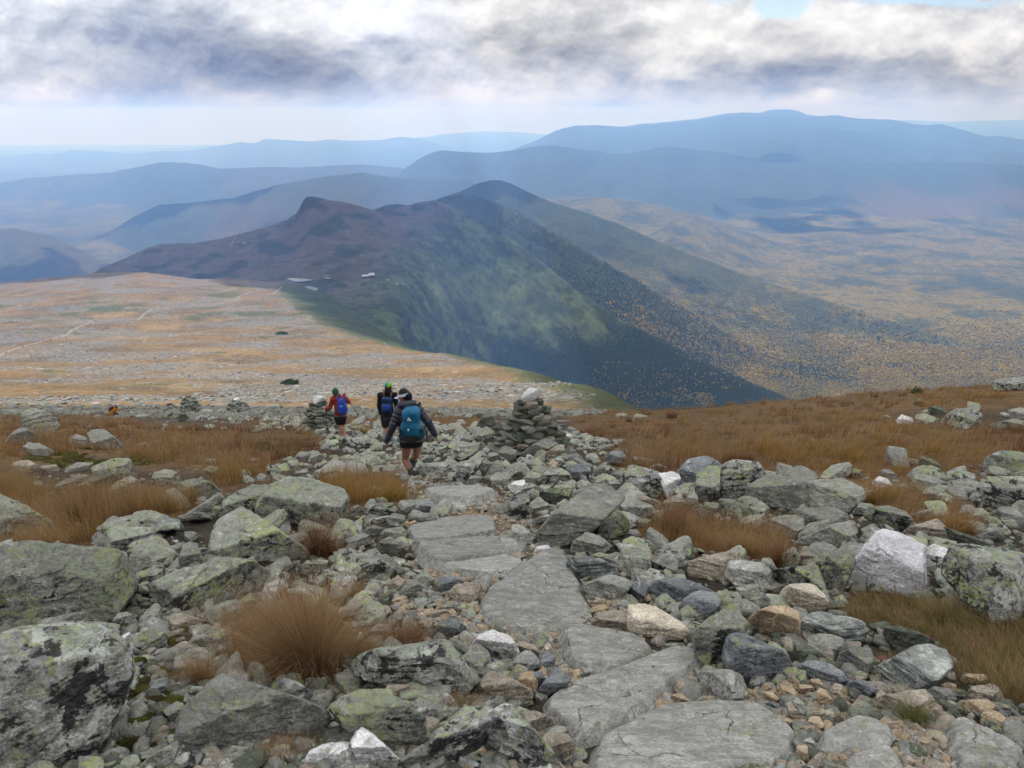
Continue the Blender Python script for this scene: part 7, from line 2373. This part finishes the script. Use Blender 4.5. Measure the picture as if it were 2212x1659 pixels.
def built():
    cairn(1147, 990, 846, 170, 62, 'biggest cairn, white quartz capstone on top, right of the nearest hiker', 3, 'w', .12, .36, .25)
    cairn(686, 930, 856, 86, 36, 'cairn that the hiker in red leans on', 4, 'w', .12, .34, .30)
    cairn(404, 893, 855, 54, 20, 'small far cairn without a pale cap, leftmost of the four', 6, 'g', .15, .5, .26)
    cairn(507, 896, 861, 62, 28, 'squat far cairn with a white capstone', 8, 'w', .15, .5, .36)
    # hut on the shelf under the peak
    p = far_hit(795, 599); d = p[1] * CP - (p[2] - EYE) * SP; s = d / F
    root = bpy.data.objects.new('mountain_hut', None); COL.objects.link(root); root.location = p; root.rotation_euler = (0, 0, .35)
    tag(root, 'distant grey mountain hut with pale metal roof beside the two tarns', 'hut')
    wm = plain_mat('hut_shingles', (.10, .095, .09), .9, .2, .3, 2); rm = plain_mat('hut_roof', (.42, .45, .47), .5, .4, .1, 2); gm = plain_mat('hut_glass', (.03, .04, .05), .1, .6, .02)

    def gable(x0, x1, y0, y1, h, rh, nm):
        V = [(x0, y0, -3), (x1, y0, -3), (x1, y1, -3), (x0, y1, -3), (x0, y0, h), (x1, y0, h), (x1, y1, h), (x0, y1, h), (x0, (y0 + y1) / 2, h + rh), (x1, (y0 + y1) / 2, h + rh)]
        me = mk_mesh('wall', V, [np.array([(0, 1, 5, 4), (1, 2, 6, 5), (2, 3, 7, 6), (3, 0, 4, 7)]), np.array([(4, 8, 7), (5, 6, 9)])], False); link('wall', me, wm, root)
        o = .7; ym = (y0 + y1) / 2; k = rh / (ym - y0)
        R = []
        for dz in (.05, .4):
            R += [(x0 - o, y0 - o, h - k * o + dz), (x1 + o, y0 - o, h - k * o + dz), (x1 + o, ym, h + rh + dz), (x0 - o, ym, h + rh + dz), (x1 + o, y1 + o, h - k * o + dz), (x0 - o, y1 + o, h - k * o + dz)]
        Q = [(6, 7, 8, 9), (9, 8, 10, 11), (3, 2, 1, 0), (5, 4, 2, 3), (0, 1, 7, 6), (4, 5, 11, 10), (1, 2, 8, 7), (2, 4, 10, 8), (5, 3, 9, 11), (3, 0, 6, 9)]
        link('roof', mk_mesh('roof', R, np.array(Q), False), rm, root)
        for i in range(int((x1 - x0) / 3)):
            x = x0 + 1.5 + 3 * i
            V = [(x - .6, y0 - .06, 1.2), (x + .6, y0 - .06, 1.2), (x + .6, y0 - .06, 2.6), (x - .6, y0 - .06, 2.6)]
            V = V + [(a, b + .05, c) for a, b, c in V]
            link('window', mk_mesh('window', V, np.array([(0, 1, 2, 3), (0, 4, 5, 1), (1, 5, 6, 2), (2, 6, 7, 3), (3, 7, 4, 0)]), False), gm, root)
    gable(-13, 2, -4, 4, 3.4, 2.6, 'wing'); gable(2.2, 14, -5.5, 6, 5.0, 4.2, 'main')
    V, fs = tube([(6, 1.5, 6), (6, 1.5, 12)], [.5, .5], 4); link('chimney', mk_mesh('chimney', V, fs, False), wm, root)
    # tarns
    m, nt = new_mat('tarn_water')
    b = nt.new('ShaderNodeBsdfPrincipled'); b.inputs['Base Color'].default_value = (.02, .035, .045, 1); b.inputs['Roughness'].default_value = .06; b.inputs['Specular IOR Level'].default_value = 1.0
    b.inputs['Metallic'].default_value = 0.0; b.inputs['IOR'].default_value = 1.6
    o = nt.new('ShaderNodeOutputMaterial'); nt.l.new(b.outputs[0], o.inputs[0])
    for P in ([(614, 599), (632, 600), (652, 602.5), (675, 600.5), (690, 601.5), (676, 605), (660, 607), (645, 609.5), (628, 606)], [(649, 621), (658, 618.5), (668, 618), (683, 620.5), (689, 626), (676, 629.5), (662, 629), (652, 626)],
              [(700, 600.5), (712, 600), (715, 602), (705, 602.5)], [(833, 604), (842, 603.2), (841, 605.8), (835, 606)], [(853, 611.8), (861, 611.5), (861, 614), (853, 614)], [(868, 613), (875, 614), (873, 616), (868, 614.5)], [(524, 525), (531, 524.5), (531, 527), (525, 527)]):
        a = np.array(P, float); c = a.mean(0)
        hits = np.array([far_hit(x, y, 900) for x, y in P])
        zc = float(np.median(hits[:, 2])) + .8
        u, w = ray(a[:, 0], a[:, 1])
        Yp = (zc - EYE) / w
        # walk the shore outward in small steps, round it
        V = np.stack([u * Yp, Yp, np.full(len(P), zc)], 1)
        W = np.concatenate([[V[i] * .75 + V[(i + 1) % len(V)] * .25, V[i] * .25 + V[(i + 1) % len(V)] * .75] for i in range(len(V))])
        n = len(W)
        W2 = np.concatenate([[W.mean(0)], W, W - [0, 0, 6.0]])
        T = np.array([(0, 1 + (i + 1) % n, 1 + i) for i in range(n)]); Q = np.array([(1 + i, 1 + (i + 1) % n, 1 + n + (i + 1) % n, 1 + n + i) for i in range(n)])
        me = mk_mesh('lake', W2, [T[:, ::-1], Q], False)
        tag(link('lake', me, m), kind='structure')
    # the pale trail over the tundra
    tm, nt = new_mat('trail')
    pos = nt.new('ShaderNodeNewGeometry').outputs['Position']
    n = nt.noise(pos, .8, 4)
    finish(nt, nt.mix(nt.ramp(n.outputs[0], .3, .7), (.15, .125, .10), (.25, .22, .185)), .95)
    for P, wd in (([(-40, 784), (0, 769), (22, 758), (50, 748), (87, 739), (113, 733), (134, 726), (152, 717), (164, 709), (173, 704), (197, 698)], 1.7), ([(296, 692), (302, 688), (306, 683), (318, 674), (330, 668), (344, 663)], 1.6),
                  ([(445, 660), (470, 657), (490, 652), (505, 650), (522, 639), (540, 632)], 1.5), ([(588, 636), (600, 628), (608, 620)], 1.4), ([(500, 532), (503, 520), (512, 507)], 1.2)):
        a = np.array(P, float)
        t = np.linspace(0, 1, 60); tt = np.linspace(0, 1, len(a))
        px = np.interp(t, tt, a[:, 0]) + .8 * np.sin(t * 31); py = np.interp(t, tt, a[:, 1]) + .5 * np.sin(t * 23)
        C = np.array([far_hit(x, y, 300 if y > 600 else 1200) for x, y in zip(px, py)])
        ok = np.r_[True, np.abs(np.diff(C[:, 1])) < 120]
        C = C[ok]
        T = np.gradient(C[:, :2], axis=0); T /= np.linalg.norm(T, axis=1, keepdims=True) + 1e-9
        N = np.stack([-T[:, 1], T[:, 0]], 1)
        V = []
        for i in range(len(C)):
            for s in (-1, -.33, .33, 1):
                q = C[i, :2] + N[i] * s * wd * (.8 + .4 * math.sin(i * 1.7) ** 2)
                V.append((q[0], q[1], float(Zf(np.array([q[0]]), np.array([q[1]]))[0]) + .18))
        Q = [(4 * i + j, 4 * i + j + 1, 4 * i + j + 5, 4 * i + j + 4) for i in range(len(C) - 1) for j in range(3)]
        me = mk_mesh('path', V, np.array(Q))
        o = link('path', me, tm); tag(o, kind='structure')
    # low green bushes
    lm = plain_mat('juniper', (.065, .095, .035), .9, .2, .4, 12)
    r = np.random.default_rng(21)
    for px, py, w, h, lab in ((626, 829, 40, 9, 'low green juniper mat alone on the tan tundra beyond the hikers'), (1981, 850, 26, 15, 'stunted spruce poking over the right meadow skyline'), (608, 722, 26, 5, 'small flat green mat of bushes midway up the tundra')):
        p = far_hit(px, py) if px < 1300 else ground_hit(px, py)
        d = (p - CAM) @ FWD; W = w * d / F / 2; H = h * d / F
        root = bpy.data.objects.new('shrub', None); COL.objects.link(root); root.location = p; tag(root, lab, 'shrub')
        n = 900; q = r.normal(size=(n, 3)); q /= np.linalg.norm(q, axis=1, keepdims=True)
        q *= (.55 + .5 * r.random((n, 1))) * (1 + .35 * fbm(q * 2.2 + px, 3))[:, None]
        c = q * np.array([W, W * .7, H]); c[:, 2] = np.abs(c[:, 2])
        sz = .11 * max(W, H) * r.uniform(.6, 1.3, n)
        a, b2 = r.normal(size=(n, 3)), r.normal(size=(n, 3))
        V = np.stack([c + a * sz[:, None] * .5, c + b2 * sz[:, None] * .5, c - a * sz[:, None] * .5, c - b2 * sz[:, None] * .5], 1).reshape(-1, 3)
        link('foliage', mk_mesh('foliage', V, np.arange(4 * n).reshape(n, 4), False), lm, root)
        V, fs = tube([(0, 0, -.1), (0, 0, H * .5)], [W * .06, W * .03]); link('stem', mk_mesh('stem', V, fs), PM['strap'], root)
    # red-leaved seedlings in the short grass
    rm = plain_mat('red_leaf', (.20, .03, .035), .6, .3, .3, 60)
    for tx, ty, lab in ((1480, 130, 'small red-leaved plant in the grass under the pale block'), (1000, 530, 'tiny red leaf cluster left of the scaly greenish boulder'), (1880, 420, 'red seedling low in the grass by the right frame edge')):
        px, py = tile_px('D2', tx, ty); p = ground_hit(px, py)
        V, Q = [], []
        for i in range(14):
            a = r.random() * 6.28; c = np.array([r.normal(0, .03), r.normal(0, .03), .03 + .04 * r.random()]); L = np.array([math.cos(a), math.sin(a), r.normal(0, .4)]) * .012; W = np.array([-math.sin(a), math.cos(a), 0]) * .006
            k = len(V); V += [c - L, c + W, c + L, c - W]; Q.append((k, k + 1, k + 2, k + 3))
        o = link('red_leaf_plant', mk_mesh('red_leaf_plant', V, np.array(Q), False), rm, loc=p); tag(o, lab, 'plant')


# ------------------------------------------------------------------ labels of the remaining rocks
def label_rocks():
    kn = {'l': 'lichen-green', 'b': 'mottled', 'g': 'grey', 's': 'smooth grey', 'd': 'blue-grey', 'k': 'dark', 'w': 'white', 't': 'orange-tan', 'c': 'cream', 'p': 'brownish', 'q': 'pale', 'v': 'streaky'}
    short = [('the biggest cairn', 1145, 920), ('the cairn by the hiker in red', 688, 895), ('the nearest hiker', 870, 960), ('the crouching hiker', 250, 890)]
    key = {'sloping lichen boulder': 'the sloping lichen boulder', 'broad craggy': 'the craggy lichen boulder', 'long low domed': 'the long domed lichen boulder', 'flat-topped pale lichen': 'the flat-topped lichen rock', 'tall ridge-backed': 'the ridge-backed boulder',
           'big angular roof': 'the roof-shaped boulder', 'largest rounded lichen': 'the rounded meadow boulder', 'tall lichen outcrop': 'the tall left outcrop', 'grey whale-backed': 'the whale-backed boulder', 'broad wavy grey': 'the wavy path slab', 'smooth grey path slab': 'the farthest path slab',
           'black and green boulder': 'the white-crusted boulder', 'large cracked': 'the cracked path slab', 'long grey boulder slanting': 'the long slanting boulder', 'striped pinkish': 'the striped brown block', 'frosted blue-grey': 'the frosted boulder', 'grey flat-faced': 'the flat-faced boulder',
           'long brown wedge': 'the long brown wedge', 'cream brown block': 'the cream brown block', 'pale whitish-grey': 'the pale block', 'huge lichen-mottled': 'the huge mottled boulder', 'cream-coloured': 'the cream rounded rock', 'massive boulder': 'the bottom-left boulder', 'large rounded trapezoid': 'the trapezoid boulder',
           'saddle-backed boulder': 'the saddle-backed boulder', 'tilted five-sided': 'the five-sided lichen boulder', 'dark pillar': 'the dark pillar rock', 'broadest grey slab': 'the broadest slab', 'long grey slab rising': 'the long grey slab', 'dark speckled rounded': 'the dark speckled boulder', 'scaly greenish': 'the scaly boulder',
           'layered grey rock': 'the layered grey rock', 'flat pinkish': 'the flat pinkish stone', 'dark pointed rock': 'the dark pointed rock', 'upright blocky': 'the upright blocky rock', 'largest mottled rock': 'the right meadow outcrop', 'saddle-shaped blue': 'the saddle-shaped rock', 'light grey blunt': 'the blunt light boulder', 'single tan brick': 'the tan brick-shaped stone', 'rust-red': 'the rust-red stone'}
    for q in ROCKS:
        if q['lab']:
            for k, v in key.items():
                if q['lab'].startswith(k):
                    short.append((v, q['px'], q['py']))
    used = {}
    ordn = ['', 'second ', 'third ', 'fourth ', 'fifth ', 'sixth ', 'seventh ', 'eighth ', 'ninth ', 'tenth ', 'eleventh ', 'twelfth ']
    todo = []
    for q in ROCKS:
        o = q['o']
        nm = o.name.split('.')[0]
        cat = {'stone_slab': 'slab', 'boulder': 'boulder', 'rock': 'rock'}[nm]
        o['category'] = cat
        o['group'] = {'slab': 'flat slabs of the rocky path', 'boulder': 'boulders on the rocky slope', 'rock': 'rocks on the rocky slope'}[cat]
        if q['lab']:
            o['label'] = q['lab']
            continue
        n, x, y = min(short, key=lambda s: math.hypot((s[1] - q['px']), 1.3 * (s[2] - q['py'])))
        dx, dy = q['px'] - x, 1.3 * (q['py'] - y)
        rel = ('right of' if dx > 0 else 'left of') if abs(dx) > abs(dy) else ('below' if dy > 0 else 'above')
        todo.append((math.hypot(dx, dy), q, n, rel, cat))
    for d, q, n, rel, cat in sorted(todo, key=lambda t: t[0]):
        big = 'large ' if q['w'] > 110 else 'small ' if q['w'] < 42 else ''
        desc = f"{big}{kn[q['kind']]} {cat}"
        k = (desc, rel, n); used[k] = used.get(k, 0) + 1
        q['o']['label'] = f"{ordn[min(used[k] - 1, 11)] or 'closest '}{desc} {rel} {n}"
U, Y_, Z_, top_, aut_, for_, uu_, yy_ = build_terrain()


def Zf(x, y):
    y = np.maximum(y, 1.0)
    u = x / y
    iu = np.clip(np.searchsorted(uu_, u), 1, len(uu_) - 1); iy = np.clip(np.searchsorted(yy_, y), 1, len(yy_) - 1)
    a = np.clip((u - uu_[iu - 1]) / (uu_[iu] - uu_[iu - 1]), 0, 1); b = np.clip((y - yy_[iy - 1]) / (yy_[iy] - yy_[iy - 1]), 0, 1)
    return (Z_[iy - 1, iu - 1] * (1 - a) + Z_[iy - 1, iu] * a) * (1 - b) + (Z_[iy, iu - 1] * (1 - a) + Z_[iy, iu] * a) * b


build_sky()
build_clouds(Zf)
build_haze(float(Z_.min()) - 1.0)

rock_mats()
build_rocks()
build_loose()
grass_mats()
build_grass()
build_woods()
build_rim()
pmats()
woman(); capman(); redhiker(); bent_hiker(); far_hikers()
built()
label_rocks()
